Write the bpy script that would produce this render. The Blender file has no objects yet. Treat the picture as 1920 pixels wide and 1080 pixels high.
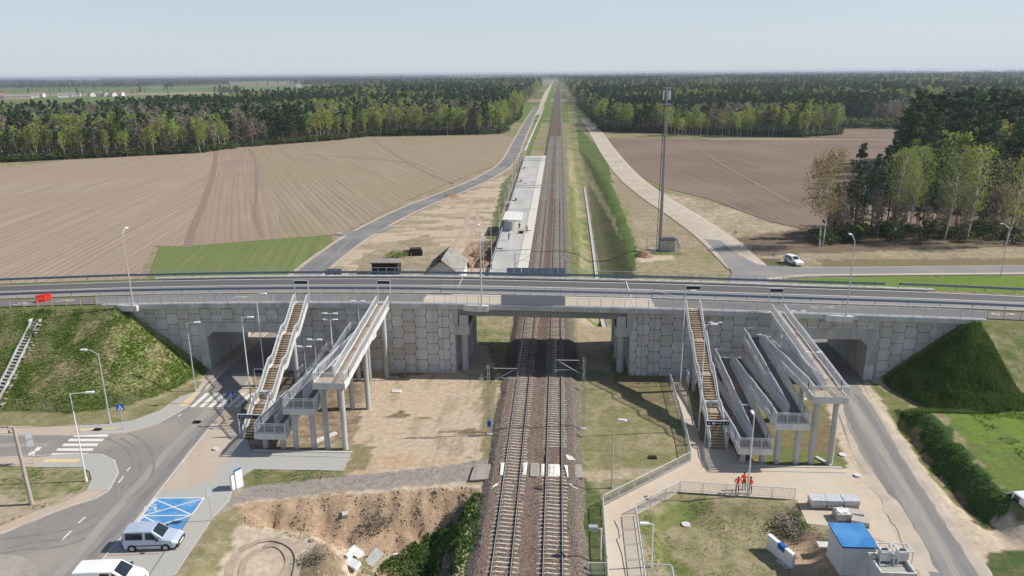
import bpy, math, random
import numpy as np
from mathutils import Vector, Matrix, Euler, noise as mnoise
random.seed(7); np.random.seed(7)
C = bpy.context.scene.collection
SC = bpy.context.scene
PI = math.pi
R = math.radians

# ---------------------------------------------------------------- camera
FPX = 1400.0; RHO = R(0.57); TH = math.atan(403 / 1400.0)
PSI = math.atan(93 * math.cos(TH) / 1400.0); CAMH = 37.0
_c, _s = math.cos, math.sin
FW = Vector((-_s(PSI) * _c(TH), _c(PSI) * _c(TH), -_s(TH)))
RT = Vector((_c(PSI), _s(PSI), 0.0))
UP = Vector((-_s(PSI) * _s(TH), _c(PSI) * _s(TH), _c(TH)))
RC = RT * _c(RHO) - UP * _s(RHO); UC = RT * _s(RHO) + UP * _c(RHO)
cam_d = bpy.data.cameras.new('camera'); cam = bpy.data.objects.new('camera', cam_d); C.objects.link(cam)
cam_d.sensor_width = 36.0; cam_d.lens = FPX / 1920 * 36; cam_d.clip_start = 1.0; cam_d.clip_end = 30000
M = Matrix((RC, UC, -FW)).transposed().to_4x4(); M.translation = (0, 0, CAMH)
cam.matrix_world = M
SC.camera = cam

# ---------------------------------------------------------------- light
SUN_EL = R(41); SUN_AZ = R(8)          # azimuth from +X towards +Y
sd = Vector((_c(SUN_EL) * _c(SUN_AZ), _c(SUN_EL) * _s(SUN_AZ), _s(SUN_EL)))
W = bpy.data.worlds.new('World'); SC.world = W; W.use_nodes = True
nt = W.node_tree; bg = nt.nodes['Background']
sky = nt.nodes.new('ShaderNodeTexSky'); sky.sky_type = 'NISHITA'; sky.sun_disc = False
sky.sun_elevation = SUN_EL; sky.sun_rotation = PI / 2 - SUN_AZ
sky.altitude = 100; sky.air_density = 0.8; sky.dust_density = 0.5; sky.ozone_density = 2.5
# hazy lower atmosphere: the blue sky fades into pale haze towards the horizon, all round
tc = nt.nodes.new('ShaderNodeTexCoord'); sp = nt.nodes.new('ShaderNodeSeparateXYZ'); nt.links.new(tc.outputs['Generated'], sp.inputs[0])
e1 = nt.nodes.new('ShaderNodeMath'); e1.operation = 'MAXIMUM'; e1.inputs[1].default_value = 0.0; nt.links.new(sp.outputs['Z'], e1.inputs[0])
e2 = nt.nodes.new('ShaderNodeMath'); e2.operation = 'MULTIPLY'; e2.inputs[1].default_value = -3.1; nt.links.new(e1.outputs[0], e2.inputs[0])
e3 = nt.nodes.new('ShaderNodeMath'); e3.operation = 'EXPONENT'; nt.links.new(e2.outputs[0], e3.inputs[0])
e4 = nt.nodes.new('ShaderNodeMath'); e4.operation = 'MULTIPLY'; e4.inputs[1].default_value = 0.93; nt.links.new(e3.outputs[0], e4.inputs[0])
smx = nt.nodes.new('ShaderNodeMix'); smx.data_type = 'RGBA'; nt.links.new(e4.outputs[0], smx.inputs[0]); nt.links.new(sky.outputs[0], smx.inputs[6]); smx.inputs[7].default_value = (5.45, 6.0, 6.55, 1)
# faint uneven veil high in the haze
vn_ = nt.nodes.new('ShaderNodeTexNoise'); vn_.inputs['Scale'].default_value = 1.6; vn_.inputs['Detail'].default_value = 5; vm = nt.nodes.new('ShaderNodeMapping'); vm.inputs['Scale'].default_value = (1, 1, 5); nt.links.new(tc.outputs['Generated'], vm.inputs[0]); nt.links.new(vm.outputs[0], vn_.inputs['Vector'])
vr = nt.nodes.new('ShaderNodeMapRange'); vr.inputs[1].default_value = .3; vr.inputs[2].default_value = .7; vr.inputs[3].default_value = .965; vr.inputs[4].default_value = 1.035; nt.links.new(vn_.outputs[0], vr.inputs[0])
vh = nt.nodes.new('ShaderNodeHueSaturation'); nt.links.new(vr.outputs[0], vh.inputs['Value']); nt.links.new(smx.outputs[2], vh.inputs['Color'])
nt.links.new(vh.outputs[0], bg.inputs[0]); bg.inputs[1].default_value = 0.10
sl = bpy.data.lights.new('sun', 'SUN'); sl.energy = 4.7; sl.angle = R(0.6); sl.color = (1.0, 0.95, 0.87)
so = bpy.data.objects.new('sun', sl); C.objects.link(so); so.location = (0, 0, 200)
so.rotation_euler = (-sd).to_track_quat('-Z', 'Y').to_euler()
SC.view_settings.view_transform = 'Standard'; SC.view_settings.look = 'None'
SC.view_settings.gamma = 1.0; SC.view_settings.use_curve_mapping = False
SC.view_settings.exposure = 0.2
HAZE = 0.00012
SC.cycles.max_bounces = 6; SC.cycles.volume_bounces = 0; SC.cycles.transparent_max_bounces = 8
SC.cycles.volume_step_rate = 4.0

# ---------------------------------------------------------------- helpers: where a point of the photograph lies in the place
G = -0.7
def ray(px, py):
    a = px - 960.0; b = 540.0 - py
    return FW * FPX + RC * a + UC * b
def at(px, py, z=G):
    d = ray(px, py); t = (z - CAMH) / d.z
    return (d.x * t, d.y * t)
def atY(px, py, Y):
    d = ray(px, py); t = Y / d.y
    return (d.x * t, CAMH + d.z * t)
def atX(px, py, X):
    d = ray(px, py); t = X / d.x
    return (d.y * t, CAMH + d.z * t)
def proj_y(x, y, z):
    v = Vector((x, y, z - CAMH)); return 540 - v.dot(UC) / v.dot(FW) * FPX
def zat(x, y, py):
    lo, hi = -20, 80
    for _ in range(40):
        m = (lo + hi) / 2
        if proj_y(x, y, m) > py: lo = m
        else: hi = m
    return (lo + hi) / 2
_zx = np.array([-400, -140, -84, -59.5, -38.8, -21, -9.8, 3.6, 15.5, 30, 37, 51, 63, 140, 400.])
_zz = np.array([-0.6, 4.6, 7.35, 8.37, 8.86, 9.0, 8.9, 8.68, 8.5, 8.08, 7.92, 7.6, 7.1, 3.6, -0.6])
_xs = np.arange(-420, 420, 1.0); _zs = np.interp(_xs, _zx, _zz)
_k = np.exp(-0.5 * (np.arange(-18, 19) / 6.0) ** 2); _k /= _k.sum()
_zs = np.convolve(np.pad(_zs, 18, mode='edge'), _k, mode='valid')
def zr(x): return np.interp(x, _xs, _zs)
def zrf(x): return float(np.interp(x, _xs, _zs))

# ---------------------------------------------------------------- mesh builder
class MB:
    def __init__(s): s.v = []; s.f = []; s.m = []
    def face(s, pts, m=0):
        n = len(s.v); s.v.extend([tuple(p) for p in pts]); s.f.append(tuple(range(n, n + len(pts)))); s.m.append(m)
    def hexa(s, p, m=0, skip=()):
        n = len(s.v); s.v.extend([tuple(q) for q in p])
        for i, f in enumerate(((0, 3, 2, 1), (4, 5, 6, 7), (0, 1, 5, 4), (1, 2, 6, 5), (2, 3, 7, 6), (3, 0, 4, 7))):
            if i in skip: continue
            s.f.append(tuple(n + k for k in f)); s.m.append(m)
    def box(s, x0, y0, z0, x1, y1, z1, m=0, skip=()):
        s.hexa([(x0, y0, z0), (x1, y0, z0), (x1, y1, z0), (x0, y1, z0), (x0, y0, z1), (x1, y0, z1), (x1, y1, z1), (x0, y1, z1)], m, skip)
    def bar(s, p, q, w, h=None, m=0, caps=True):
        p = Vector(p); q = Vector(q); h = w if h is None else h
        d = (q - p)
        if d.length < 1e-6: return
        d.normalize()
        a = d.cross(Vector((0, 0, 1)))
        if a.length < 1e-3: a = Vector((1, 0, 0))
        a.normalize(); b = a.cross(d)
        a *= w / 2; b *= h / 2
        s.hexa([p - a - b, p + a - b, p + a + b, p - a + b, q - a - b, q + a - b, q + a + b, q - a + b], m, () if caps else (0, 1))
    def tube(s, p, q, r, r2=None, n=6, m=0, caps=True):
        p = Vector(p); q = Vector(q); r2 = r if r2 is None else r2
        d = (q - p)
        if d.length < 1e-6: return
        d.normalize()
        a = d.cross(Vector((0, 0, 1)))
        if a.length < 1e-3: a = Vector((1, 0, 0))
        a.normalize(); b = a.cross(d); k = len(s.v)
        for c, rr in ((p, r), (q, r2)):
            for i in range(n):
                t = 2 * PI * i / n; s.v.append(tuple(c + (a * math.cos(t) + b * math.sin(t)) * rr))
        for i in range(n):
            j = (i + 1) % n; s.f.append((k + i, k + n + i, k + n + j, k + j)); s.m.append(m)
        if caps:
            s.f.append(tuple(k + i for i in range(n))); s.m.append(m)
            s.f.append(tuple(k + n + i for i in reversed(range(n)))); s.m.append(m)
    def path(s, pts, r, n=6, m=0):
        for i in range(len(pts) - 1):
            rr = r[i] if isinstance(r, (list, tuple)) else r
            r2 = r[i + 1] if isinstance(r, (list, tuple)) else r
            s.tube(pts[i], pts[i + 1], rr, r2, n, m)
    def prism(s, pts, z0, z1, m=0, mtop=None):
        n = len(pts)
        a = sum(pts[i][0] * pts[(i + 1) % n][1] - pts[(i + 1) % n][0] * pts[i][1] for i in range(n))
        if a < 0: pts = list(reversed(pts))
        k = len(s.v); s.v.extend([(p[0], p[1], z0) for p in pts]); s.v.extend([(p[0], p[1], z1) for p in pts])
        for i in range(n):
            j = (i + 1) % n; s.f.append((k + i, k + j, k + n + j, k + n + i)); s.m.append(m)
        s.f.append(tuple(k + i for i in reversed(range(n)))); s.m.append(m)
        s.f.append(tuple(k + n + i for i in range(n))); s.m.append(m if mtop is None else mtop)
    def blob(s, c, r, m=0, n=8, k=5, jit=0.0, sc=(1, 1, 1)):
        b = len(s.v)
        for j in range(k + 1):
            ph = PI * j / k
            for i in range(n):
                t = 2 * PI * i / n; q = 1 + random.uniform(-jit, jit)
                s.v.append((c[0] + r * q * sc[0] * math.sin(ph) * math.cos(t), c[1] + r * q * sc[1] * math.sin(ph) * math.sin(t), c[2] + r * q * sc[2] * math.cos(ph)))
        for j in range(k):
            for i in range(n):
                i2 = (i + 1) % n
                s.f.append((b + j * n + i, b + (j + 1) * n + i, b + (j + 1) * n + i2, b + j * n + i2)); s.m.append(m)
    def mesh(s, name, mats, smooth=False):
        me = bpy.data.meshes.new(name); me.from_pydata(s.v, [], s.f)
        for x in (mats if isinstance(mats, (list, tuple)) else [mats]): me.materials.append(x)
        if len(me.polygons): me.polygons.foreach_set('material_index', s.m)
        if smooth: me.polygons.foreach_set('use_smooth', [True] * len(me.polygons))
        me.update(); return me
    def build(s, name, mats, parent=None, smooth=False, **kw):
        return link(name, s.mesh(name, mats, smooth), parent, **kw)
def link(name, me, parent=None, loc=None, rz=0, label=None, cat=None, group=None, kind=None):
    o = bpy.data.objects.new(name, me); C.objects.link(o)
    if parent is not None: o.parent = parent
    if loc is not None: o.location = loc
    if rz: o.rotation_euler = (0, 0, rz)
    tag(o, label, cat, group, kind); return o
def tag(o, label=None, cat=None, group=None, kind=None):
    if label: o['label'] = label
    if cat: o['category'] = cat
    if group: o['group'] = group
    if kind: o['kind'] = kind
    return o
def empty(name, loc, label, cat, group=None, rz=0):
    o = link(name, None, None, loc, rz, label, cat, group); o.empty_display_size = 0.3; return o
def copy_tree(o, parent=None):
    c = o.copy(); C.objects.link(c); c.parent = parent
    for ch in KIDS(o): copy_tree(ch, c)
    return c
def KIDS(o): return [x for x in list(C.objects) if x.parent == o] if o.name not in _kc else [bpy.data.objects[n] for n in _kc[o.name]]
_kc = {}
def cache(o): _kc[o.name] = [x.name for x in list(C.objects) if x.parent == o]
def sheet(name, px, z, mat, kind='structure', world=False, **kw):
    b = MB(); pts = [(p if world else at(p[0], p[1], G)) for p in px]
    a = sum(pts[i][0] * pts[(i + 1) % len(pts)][1] - pts[(i + 1) % len(pts)][0] * pts[i][1] for i in range(len(pts)))
    if a < 0: pts = pts[::-1]
    b.face([(x, y, z) for x, y in pts])
    if name in ('road', 'pavement'):
        n = len(pts)
        for i in range(n): p, q = pts[i], pts[(i + 1) % n]; b.face([(p[0], p[1], z - .25), (q[0], q[1], z - .25), (q[0], q[1], z), (p[0], p[1], z)])
    return b.build(name, mat, kind=kind, **kw)

# ---------------------------------------------------------------- materials
def new_mat(name):
    m = bpy.data.materials.new(name); m.use_nodes = True; n = m.node_tree; b = n.nodes['Principled BSDF']
    return m, n, b
def pm(name, c1, c2=None, scale=1.0, rough=0.85, metal=0.0, bump=0.0, bscale=None, rnd=0.0, detail=5, c3=None, s3=0.12, stretch=None, spec=0.3):
    """procedural surface: two tones mixed by noise in world space, optional slow third tone, per-object variation, bump"""
    m, n, b = new_mat(name); N = n.nodes.new; L = n.links.new
    geo = N('ShaderNodeNewGeometry'); pos = geo.outputs['Position']
    if stretch:
        mp = N('ShaderNodeMapping'); mp.inputs['Scale'].default_value = stretch; L(pos, mp.inputs[0]); pos = mp.outputs[0]
    no = N('ShaderNodeTexNoise'); no.inputs['Scale'].default_value = scale; no.inputs['Detail'].default_value = detail; no.inputs['Roughness'].default_value = 0.65
    L(pos, no.inputs['Vector'])
    mr = N('ShaderNodeMapRange'); mr.inputs[1].default_value = 0.34; mr.inputs[2].default_value = 0.66; L(no.outputs[0], mr.inputs[0])
    mx = N('ShaderNodeMix'); mx.data_type = 'RGBA'; L(mr.outputs[0], mx.inputs[0])
    mx.inputs[6].default_value = (*c1, 1); mx.inputs[7].default_value = (*(c2 or c1), 1); col = mx.outputs[2]
    if c3:
        n3 = N('ShaderNodeTexNoise'); n3.inputs['Scale'].default_value = s3; n3.inputs['Detail'].default_value = 4; L(pos, n3.inputs['Vector'])
        r3 = N('ShaderNodeMapRange'); r3.inputs[1].default_value = 0.45; r3.inputs[2].default_value = 0.65; r3.inputs[4].default_value = 0.8; L(n3.outputs[0], r3.inputs[0])
        m3 = N('ShaderNodeMix'); m3.data_type = 'RGBA'; L(r3.outputs[0], m3.inputs[0]); L(col, m3.inputs[6]); m3.inputs[7].default_value = (*c3, 1); col = m3.outputs[2]
    if rnd:
        oi = N('ShaderNodeObjectInfo'); hs = N('ShaderNodeHueSaturation')
        r4 = N('ShaderNodeMapRange'); r4.inputs[3].default_value = 1 - rnd; r4.inputs[4].default_value = 1 + rnd; L(oi.outputs['Random'], r4.inputs[0])
        L(r4.outputs[0], hs.inputs['Value']); L(col, hs.inputs['Color']); col = hs.outputs[0]
    L(col, b.inputs['Base Color']); b.inputs['Roughness'].default_value = rough; b.inputs['Metallic'].default_value = metal
    b.inputs['Specular IOR Level'].default_value = spec
    if bump:
        bn = N('ShaderNodeTexNoise'); bn.inputs['Scale'].default_value = bscale or scale * 3; bn.inputs['Detail'].default_value = 4; L(pos, bn.inputs['Vector'])
        bp = N('ShaderNodeBump'); bp.inputs['Strength'].default_value = 1.0; bp.inputs['Distance'].default_value = bump; L(bn.outputs[0], bp.inputs['Height']); L(bp.outputs[0], b.inputs['Normal'])
    return m
def leafmat(name, c1, c2, rnd=0.25, trans=0.35, hue=0.02):
    m, n, b = new_mat(name); N = n.nodes.new; L = n.links.new
    geo = N('ShaderNodeNewGeometry'); oi = N('ShaderNodeObjectInfo')
    no = N('ShaderNodeTexNoise'); no.inputs['Scale'].default_value = 0.55; no.inputs['Detail'].default_value = 3; L(geo.outputs['Position'], no.inputs['Vector'])
    mr = N('ShaderNodeMapRange'); mr.inputs[1].default_value = 0.3; mr.inputs[2].default_value = 0.7; L(no.outputs[0], mr.inputs[0])
    mx = N('ShaderNodeMix'); mx.data_type = 'RGBA'; L(mr.outputs[0], mx.inputs[0]); mx.inputs[6].default_value = (*c1, 1); mx.inputs[7].default_value = (*c2, 1)
    hs = N('ShaderNodeHueSaturation'); L(mx.outputs[2], hs.inputs['Color'])
    rr = N('ShaderNodeMapRange'); rr.inputs[3].default_value = 1 - rnd; rr.inputs[4].default_value = 1 + rnd; L(oi.outputs['Random'], rr.inputs[0]); L(rr.outputs[0], hs.inputs['Value'])
    wn = N('ShaderNodeTexWhiteNoise'); wn.noise_dimensions = '1D'; L(oi.outputs['Random'], wn.inputs['W'])
    rh = N('ShaderNodeMapRange'); rh.inputs[3].default_value = 0.5 - hue; rh.inputs[4].default_value = 0.5 + hue; L(wn.outputs[0], rh.inputs[0]); L(rh.outputs[0], hs.inputs['Hue'])
    L(hs.outputs[0], b.inputs['Base Color']); b.inputs['Roughness'].default_value = 0.7; b.inputs['Specular IOR Level'].default_value = 0.15
    tr = N('ShaderNodeBsdfTranslucent'); L(hs.outputs[0], tr.inputs[0]); ms = N('ShaderNodeMixShader'); ms.inputs[0].default_value = trans
    L(b.outputs[0], ms.inputs[1]); L(tr.outputs[0], ms.inputs[2]); L(ms.outputs[0], n.nodes['Material Output'].inputs[0])
    return m
MT = {}
MT['asphalt'] = pm('asphalt', (.215, .20, .187), (.26, .243, .225), 4, .92, bump=.006, bscale=30, c3=(.33, .295, .255), s3=.13)
MT['asphalt_deck'] = pm('asphalt_deck', (.105, .10, .10), (.125, .12, .12), 5, .9, bump=.004, bscale=30, c3=(.14, .132, .13), s3=.15, stretch=(.15, 1, 1))
MT['asphalt_worn'] = pm('asphalt_worn', (.215, .205, .20), (.255, .245, .235), 3, .92, bump=.005, bscale=25, c3=(.31, .28, .245), s3=.08)
MT['asphalt_new'] = pm('asphalt_new', (.165, .162, .158), (.20, .195, .19), 3, .9, c3=(.27, .25, .225), s3=.1)
MT['path_asphalt'] = pm('path_asphalt', (.15, .14, .135), (.18, .17, .165), 8, .92, c3=(.2, .185, .165), s3=.2)
MT['concrete'] = pm('concrete', (.45, .45, .44), (.53, .525, .51), 1.6, .85, bump=.004, bscale=12, rnd=.05, c3=(.36, .355, .335), s3=.9, stretch=(1, 1, .25))
MT['concrete_light'] = pm('concrete_light', (.60, .59, .57), (.68, .67, .65), 1.0, .8, rnd=.04, c3=(.49, .475, .45), s3=1.2, stretch=(1, 1, .3))
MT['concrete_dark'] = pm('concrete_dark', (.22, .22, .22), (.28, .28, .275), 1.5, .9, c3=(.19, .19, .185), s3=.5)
MT['panel'] = pm('panel_concrete', (.53, .525, .51), (.60, .595, .58), 1.4, .85, rnd=.07, c3=(.43, .42, .395), s3=.8, bump=.004, bscale=10, stretch=(1, 1, .22))
MT['panel_tan'] = pm('panel_concrete_tan', (.49, .465, .415), (.55, .525, .47), 1.4, .85, rnd=.06, c3=(.42, .40, .36), s3=.8, stretch=(1, 1, .22))
MT['joint'] = pm('joint', (.05, .05, .049), (.07, .069, .067), 2, .95)
MT['pavers_grey'] = pm('pavers_grey', (.36, .36, .335), (.41, .405, .375), 3, .9, c3=(.43, .405, .36), s3=.12)
MT['pavers_tan'] = pm('pavers_tan', (.48, .395, .30), (.55, .46, .355), 2, .9, c3=(.56, .49, .40), s3=.11)
MT['pavers_pink'] = pm('pavers_pink', (.42, .33, .26), (.47, .38, .30), 2, .92, c3=(.48, .41, .33), s3=.15)
MT['white_paint'] = pm('road_white_paint', (.66, .64, .58), (.74, .72, .67), 4, .8)
MT['yellow_tile'] = pm('tactile_yellow', (.62, .47, .24), (.68, .53, .30), 2, .85)
MT['blue_paint'] = pm('parking_blue_paint', (.05, .21, .47), (.09, .29, .56), 2.2, .8, c3=(.20, .36, .52), s3=.9)
MT['kerb'] = pm('kerb', (.50, .48, .45), (.56, .54, .51), 2, .9)
MT['red_paver'] = pm('red_paver', (.38, .20, .16), (.44, .24, .2), 3, .9)
MT['gravel_track'] = pm('gravel_track', (.27, .245, .225), (.36, .325, .29), 2.5, .95, bump=.04, bscale=6, c3=(.42, .36, .29), s3=.25)
MT['ballast'] = pm('ballast_stones', (.04, .034, .027), (.25, .215, .17), 5, .95, bump=.06, bscale=7, detail=2, c3=(.11, .095, .085), s3=.6)
MT['ballast_red'] = pm('ballast_red', (.05, .033, .024), (.235, .16, .118), 6, .95, bump=.06, bscale=8, detail=2)
MT['sleeper'] = pm('sleeper_concrete', (.44, .39, .31), (.56, .51, .42), 3, .9, rnd=.12)
MT['rail_side'] = pm('rail_rust', (.045, .03, .022), (.07, .045, .032), 6, .8)
MT['rail_top'] = pm('rail_polished', (.40, .38, .36), (.47, .45, .42), 6, .45, metal=.15)
MT['steel'] = pm('galvanised_steel', (.52, .53, .54), (.60, .61, .62), 3, .5, metal=.35, rnd=.05)
MT['steel_white'] = pm('light_grey_steel', (.66, .67, .68), (.72, .73, .74), 3, .5, metal=.15)
MT['steel_blue'] = pm('blue_grey_steel', (.20, .25, .31), (.26, .31, .37), 3, .5, metal=.3)
MT['pole_white'] = pm('white_pole', (.72, .72, .72), (.78, .78, .78), 3, .5)
MT['yellow_steel'] = pm('yellow_railing', (.60, .36, .08), (.68, .44, .12), 3, .6)
MT['orange_steel'] = pm('orange_railing', (.48, .26, .09), (.55, .32, .12), 3, .6)
MT['screen'] = pm('screen_panel', (.34, .36, .39), (.38, .40, .43), 3, .5, metal=.2)
MT['navy'] = pm('sign_navy', (.012, .016, .05), (.016, .02, .06), 3, .5)
MT['sign_blue'] = pm('sign_blue', (.02, .10, .42), (.03, .12, .46), 3, .5)
MT['sign_back'] = pm('sign_back_grey', (.42, .44, .46), (.48, .5, .52), 3, .5, metal=.3)
MT['white'] = pm('white_face', (.78, .78, .78), (.82, .82, .82), 3, .6)
MT['red'] = pm('red_plastic', (.62, .025, .02), (.72, .04, .03), 2, .5)
MT['black'] = pm('black', (.012, .012, .013), (.02, .02, .02), 3, .6)
MT['rubber'] = pm('rubber', (.02, .02, .02), (.03, .03, .03), 3, .8)
MT['stair_wood'] = pm('step_tan_deck', (.44, .33, .20), (.54, .42, .28), 4, .85, rnd=.12)
MT['stair_rust'] = pm('step_nosing', (.20, .13, .07), (.26, .17, .10), 4, .85, rnd=.1)
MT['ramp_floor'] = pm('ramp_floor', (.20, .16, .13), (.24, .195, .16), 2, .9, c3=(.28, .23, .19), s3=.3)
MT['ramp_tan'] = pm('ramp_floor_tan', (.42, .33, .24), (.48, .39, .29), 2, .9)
MT['wood_pole'] = pm('wood_pole', (.36, .31, .29), (.44, .39, .36), 8, .9, stretch=(1, 1, .15))
MT['wood_dark'] = pm('dark_boards', (.02, .018, .017), (.035, .03, .028), 5, .85)
MT['roof_grey'] = pm('roof_grey', (.24, .23, .21), (.31, .30, .27), 2, .9, c3=(.20, .19, .17), s3=.6)
MT['plaster'] = pm('white_plaster', (.62, .61, .58), (.70, .69, .66), 2, .9)
MT['blue_roof'] = pm('blue_roof', (.03, .17, .42), (.05, .22, .50), 1.5, .6, c3=(.09, .28, .55), s3=.5)
MT['blue_edge'] = pm('blue_roof_edge', (.01, .06, .26), (.015, .07, .30), 3, .5)
MT['container'] = pm('container_wall', (.55, .56, .60), (.60, .61, .65), 2, .7)
MT['foil'] = pm('wrapping_foil', (.40, .41, .43), (.66, .67, .69), 5, .35, spec=.6)
MT['brick_block'] = pm('paver_blocks', (.40, .37, .34), (.47, .44, .41), 5, .9)
MT['pallet'] = pm('pallet_wood', (.30, .22, .14), (.38, .28, .18), 5, .9)
MT['glass'] = pm('dark_glass', (.012, .018, .02), (.02, .028, .03), 1, .08, spec=.9)
MT['orange'] = pm('orange_vest', (.85, .09, .02), (.95, .14, .03), 5, .7)
MT['cloth_dark'] = pm('dark_trousers', (.02, .022, .035), (.03, .032, .05), 5, .9)
MT['skin'] = pm('skin', (.45, .24, .16), (.5, .28, .19), 5, .6)
MT['hair'] = pm('hair', (.05, .03, .02), (.07, .045, .03), 5, .8)
MT['birch_bark'] = pm('birch_bark', (.70, .68, .62), (.58, .56, .50), 1.6, .85, c3=(.16, .14, .12), s3=1.4, stretch=(1, 1, .6))
MT['bark'] = pm('pine_bark', (.11, .075, .055), (.16, .11, .08), 2, .95, c3=(.08, .06, .05), s3=.8)
MT['twig'] = pm('bare_twig', (.17, .14, .12), (.24, .20, .17), 2, .95)
MT['needles'] = leafmat('needles', (.042, .076, .034), (.10, .14, .058), .38, .2)
MT['birch_leaf'] = leafmat('birch_leaf', (.22, .28, .05), (.36, .39, .10), .22, .4, hue=.03)
MT['bare_leaf'] = leafmat('bare_crown', (.22, .185, .14), (.30, .26, .20), .2, .2)
MT['bush_leaf'] = leafmat('bush_leaf', (.06, .09, .03), (.12, .15, .045), .3, .3)
MT['car_white'] = pm('white_car_paint', (.78, .78, .77), (.80, .80, .79), 2, .3, spec=.5)
MT['car_blue'] = pm('pale_blue_paint', (.48, .55, .67), (.50, .57, .69), 2, .25, metal=.25, spec=.5)
MT['plastic'] = pm('dark_bumper', (.04, .042, .05), (.05, .052, .06), 3, .6)
MT['lamp_glass'] = pm('headlight', (.75, .77, .78), (.8, .8, .8), 3, .15, spec=.8)
MT['rim'] = pm('wheel_rim', (.45, .45, .46), (.5, .5, .5), 3, .4, metal=.5)
MT['cable'] = pm('cable', (.10, .10, .10), (.14, .14, .14), 3, .6)
MT['concrete_slabs'] = pm('platform_slabs', (.42, .41, .38), (.50, .485, .45), 1.0, .9, c3=(.36, .35, .325), s3=.25, stretch=(1, .3, 1))
MT['platform_edge'] = pm('platform_edge', (.56, .53, .46), (.63, .60, .52), 1.0, .9)
MT['orange_cloth'] = MT['orange']
def field_mat(name, c1, c2, c3, ang, sc, distort=.5, green=None):
    m, n, b = new_mat(name); N = n.nodes.new; L = n.links.new
    geo = N('ShaderNodeNewGeometry'); mp = N('ShaderNodeMapping'); mp.inputs['Rotation'].default_value = (0, 0, ang); L(geo.outputs['Position'], mp.inputs[0])
    wv = N('ShaderNodeTexWave'); wv.wave_type = 'BANDS'; wv.bands_direction = 'X'; wv.inputs['Scale'].default_value = sc; wv.inputs['Distortion'].default_value = distort; wv.inputs['Detail'].default_value = 3; wv.inputs['Detail Scale'].default_value = .15
    L(mp.outputs[0], wv.inputs['Vector'])
    m2 = N('ShaderNodeMapping'); m2.inputs['Scale'].default_value = (.55, .012, .2); L(mp.outputs[0], m2.inputs[0])
    n1 = N('ShaderNodeTexNoise'); n1.inputs['Scale'].default_value = 1.0; n1.inputs['Detail'].default_value = 6; n1.inputs['Roughness'].default_value = .7; L(m2.outputs[0], n1.inputs['Vector'])
    n2 = N('ShaderNodeTexNoise'); n2.inputs['Scale'].default_value = .022; n2.inputs['Detail'].default_value = 5; L(geo.outputs['Position'], n2.inputs['Vector'])
    n4 = N('ShaderNodeTexNoise'); n4.inputs['Scale'].default_value = .9; n4.inputs['Detail'].default_value = 3; L(geo.outputs['Position'], n4.inputs['Vector'])
    a1 = N('ShaderNodeMath'); a1.operation = 'MULTIPLY_ADD'; a1.inputs[1].default_value = .2; L(wv.outputs['Fac'], a1.inputs[0])
    r1 = N('ShaderNodeMapRange'); r1.inputs[1].default_value = .33; r1.inputs[2].default_value = .67; r1.inputs[4].default_value = .6; L(n1.outputs[0], r1.inputs[0]); L(r1.outputs[0], a1.inputs[2])
    a2 = N('ShaderNodeMath'); a2.operation = 'MULTIPLY_ADD'; a2.inputs[1].default_value = .3; L(n4.outputs[0], a2.inputs[0]); L(a1.outputs[0], a2.inputs[2])
    mx = N('ShaderNodeMix'); mx.data_type = 'RGBA'; L(a2.outputs[0], mx.inputs[0]); mx.inputs[6].default_value = (*c1, 1); mx.inputs[7].default_value = (*c2, 1)
    r2 = N('ShaderNodeMapRange'); r2.inputs[1].default_value = .42; r2.inputs[2].default_value = .62; r2.inputs[4].default_value = .75; L(n2.outputs[0], r2.inputs[0])
    m3 = N('ShaderNodeMix'); m3.data_type = 'RGBA'; L(r2.outputs[0], m3.inputs[0]); L(mx.outputs[2], m3.inputs[6]); m3.inputs[7].default_value = (*c3, 1)
    L(m3.outputs[2], b.inputs['Base Color']); b.inputs['Roughness'].default_value = .95; b.inputs['Specular IOR Level'].default_value = .1
    bp = N('ShaderNodeBump'); bp.inputs['Distance'].default_value = .12; L(a2.outputs[0], bp.inputs['Height']); L(bp.outputs[0], b.inputs['Normal'])
    return m
# ---------------------------------------------------------------- terrain height
def W2(px): return np.array([at(*p) for p in px])
def inside(X, Y, poly):
    r = np.zeros(X.shape, bool); n = len(poly); j = n - 1
    x0, y0 = poly.min(0); x1, y1 = poly.max(0); bb = (X >= x0) & (X <= x1) & (Y >= y0) & (Y <= y1)
    xb = X[bb]; yb = Y[bb]; rb = np.zeros(xb.shape, bool)
    for i in range(n):
        xi, yi = poly[i]; xj, yj = poly[j]
        if yi != yj:
            c = ((yi > yb) != (yj > yb)) & (xb < (xj - xi) * (yb - yi) / (yj - yi) + xi); rb ^= c
        j = i
    r[bb] = rb; return r
def edge_dist(X, Y, poly):
    d = np.full(X.shape, 1e9); n = len(poly)
    for i in range(n):
        a = poly[i]; b = poly[(i + 1) % n]; ab = b - a; L2 = (ab ** 2).sum() + 1e-9
        t = np.clip(((X - a[0]) * ab[0] + (Y - a[1]) * ab[1]) / L2, 0, 1)
        d = np.minimum(d, np.hypot(X - a[0] - t * ab[0], Y - a[1] - t * ab[1]))
    return d
_rs = np.random.RandomState(3)
_tab = _rs.rand(256, 256)
def vn(X, Y, s, o=0):
    x = X / s + 17.3 * o; y = Y / s + 9.1 * o
    xi = np.floor(x).astype(int); yi = np.floor(y).astype(int); fx = x - xi; fy = y - yi
    fx = fx * fx * (3 - 2 * fx); fy = fy * fy * (3 - 2 * fy)
    g = lambda a, b: _tab[(a + 31 * o) & 255, (b + 57 * o) & 255]
    return (g(xi, yi) * (1 - fx) * (1 - fy) + g(xi + 1, yi) * fx * (1 - fy) + g(xi, yi + 1) * (1 - fx) * fy + g(xi + 1, yi + 1) * fx * fy)
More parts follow.
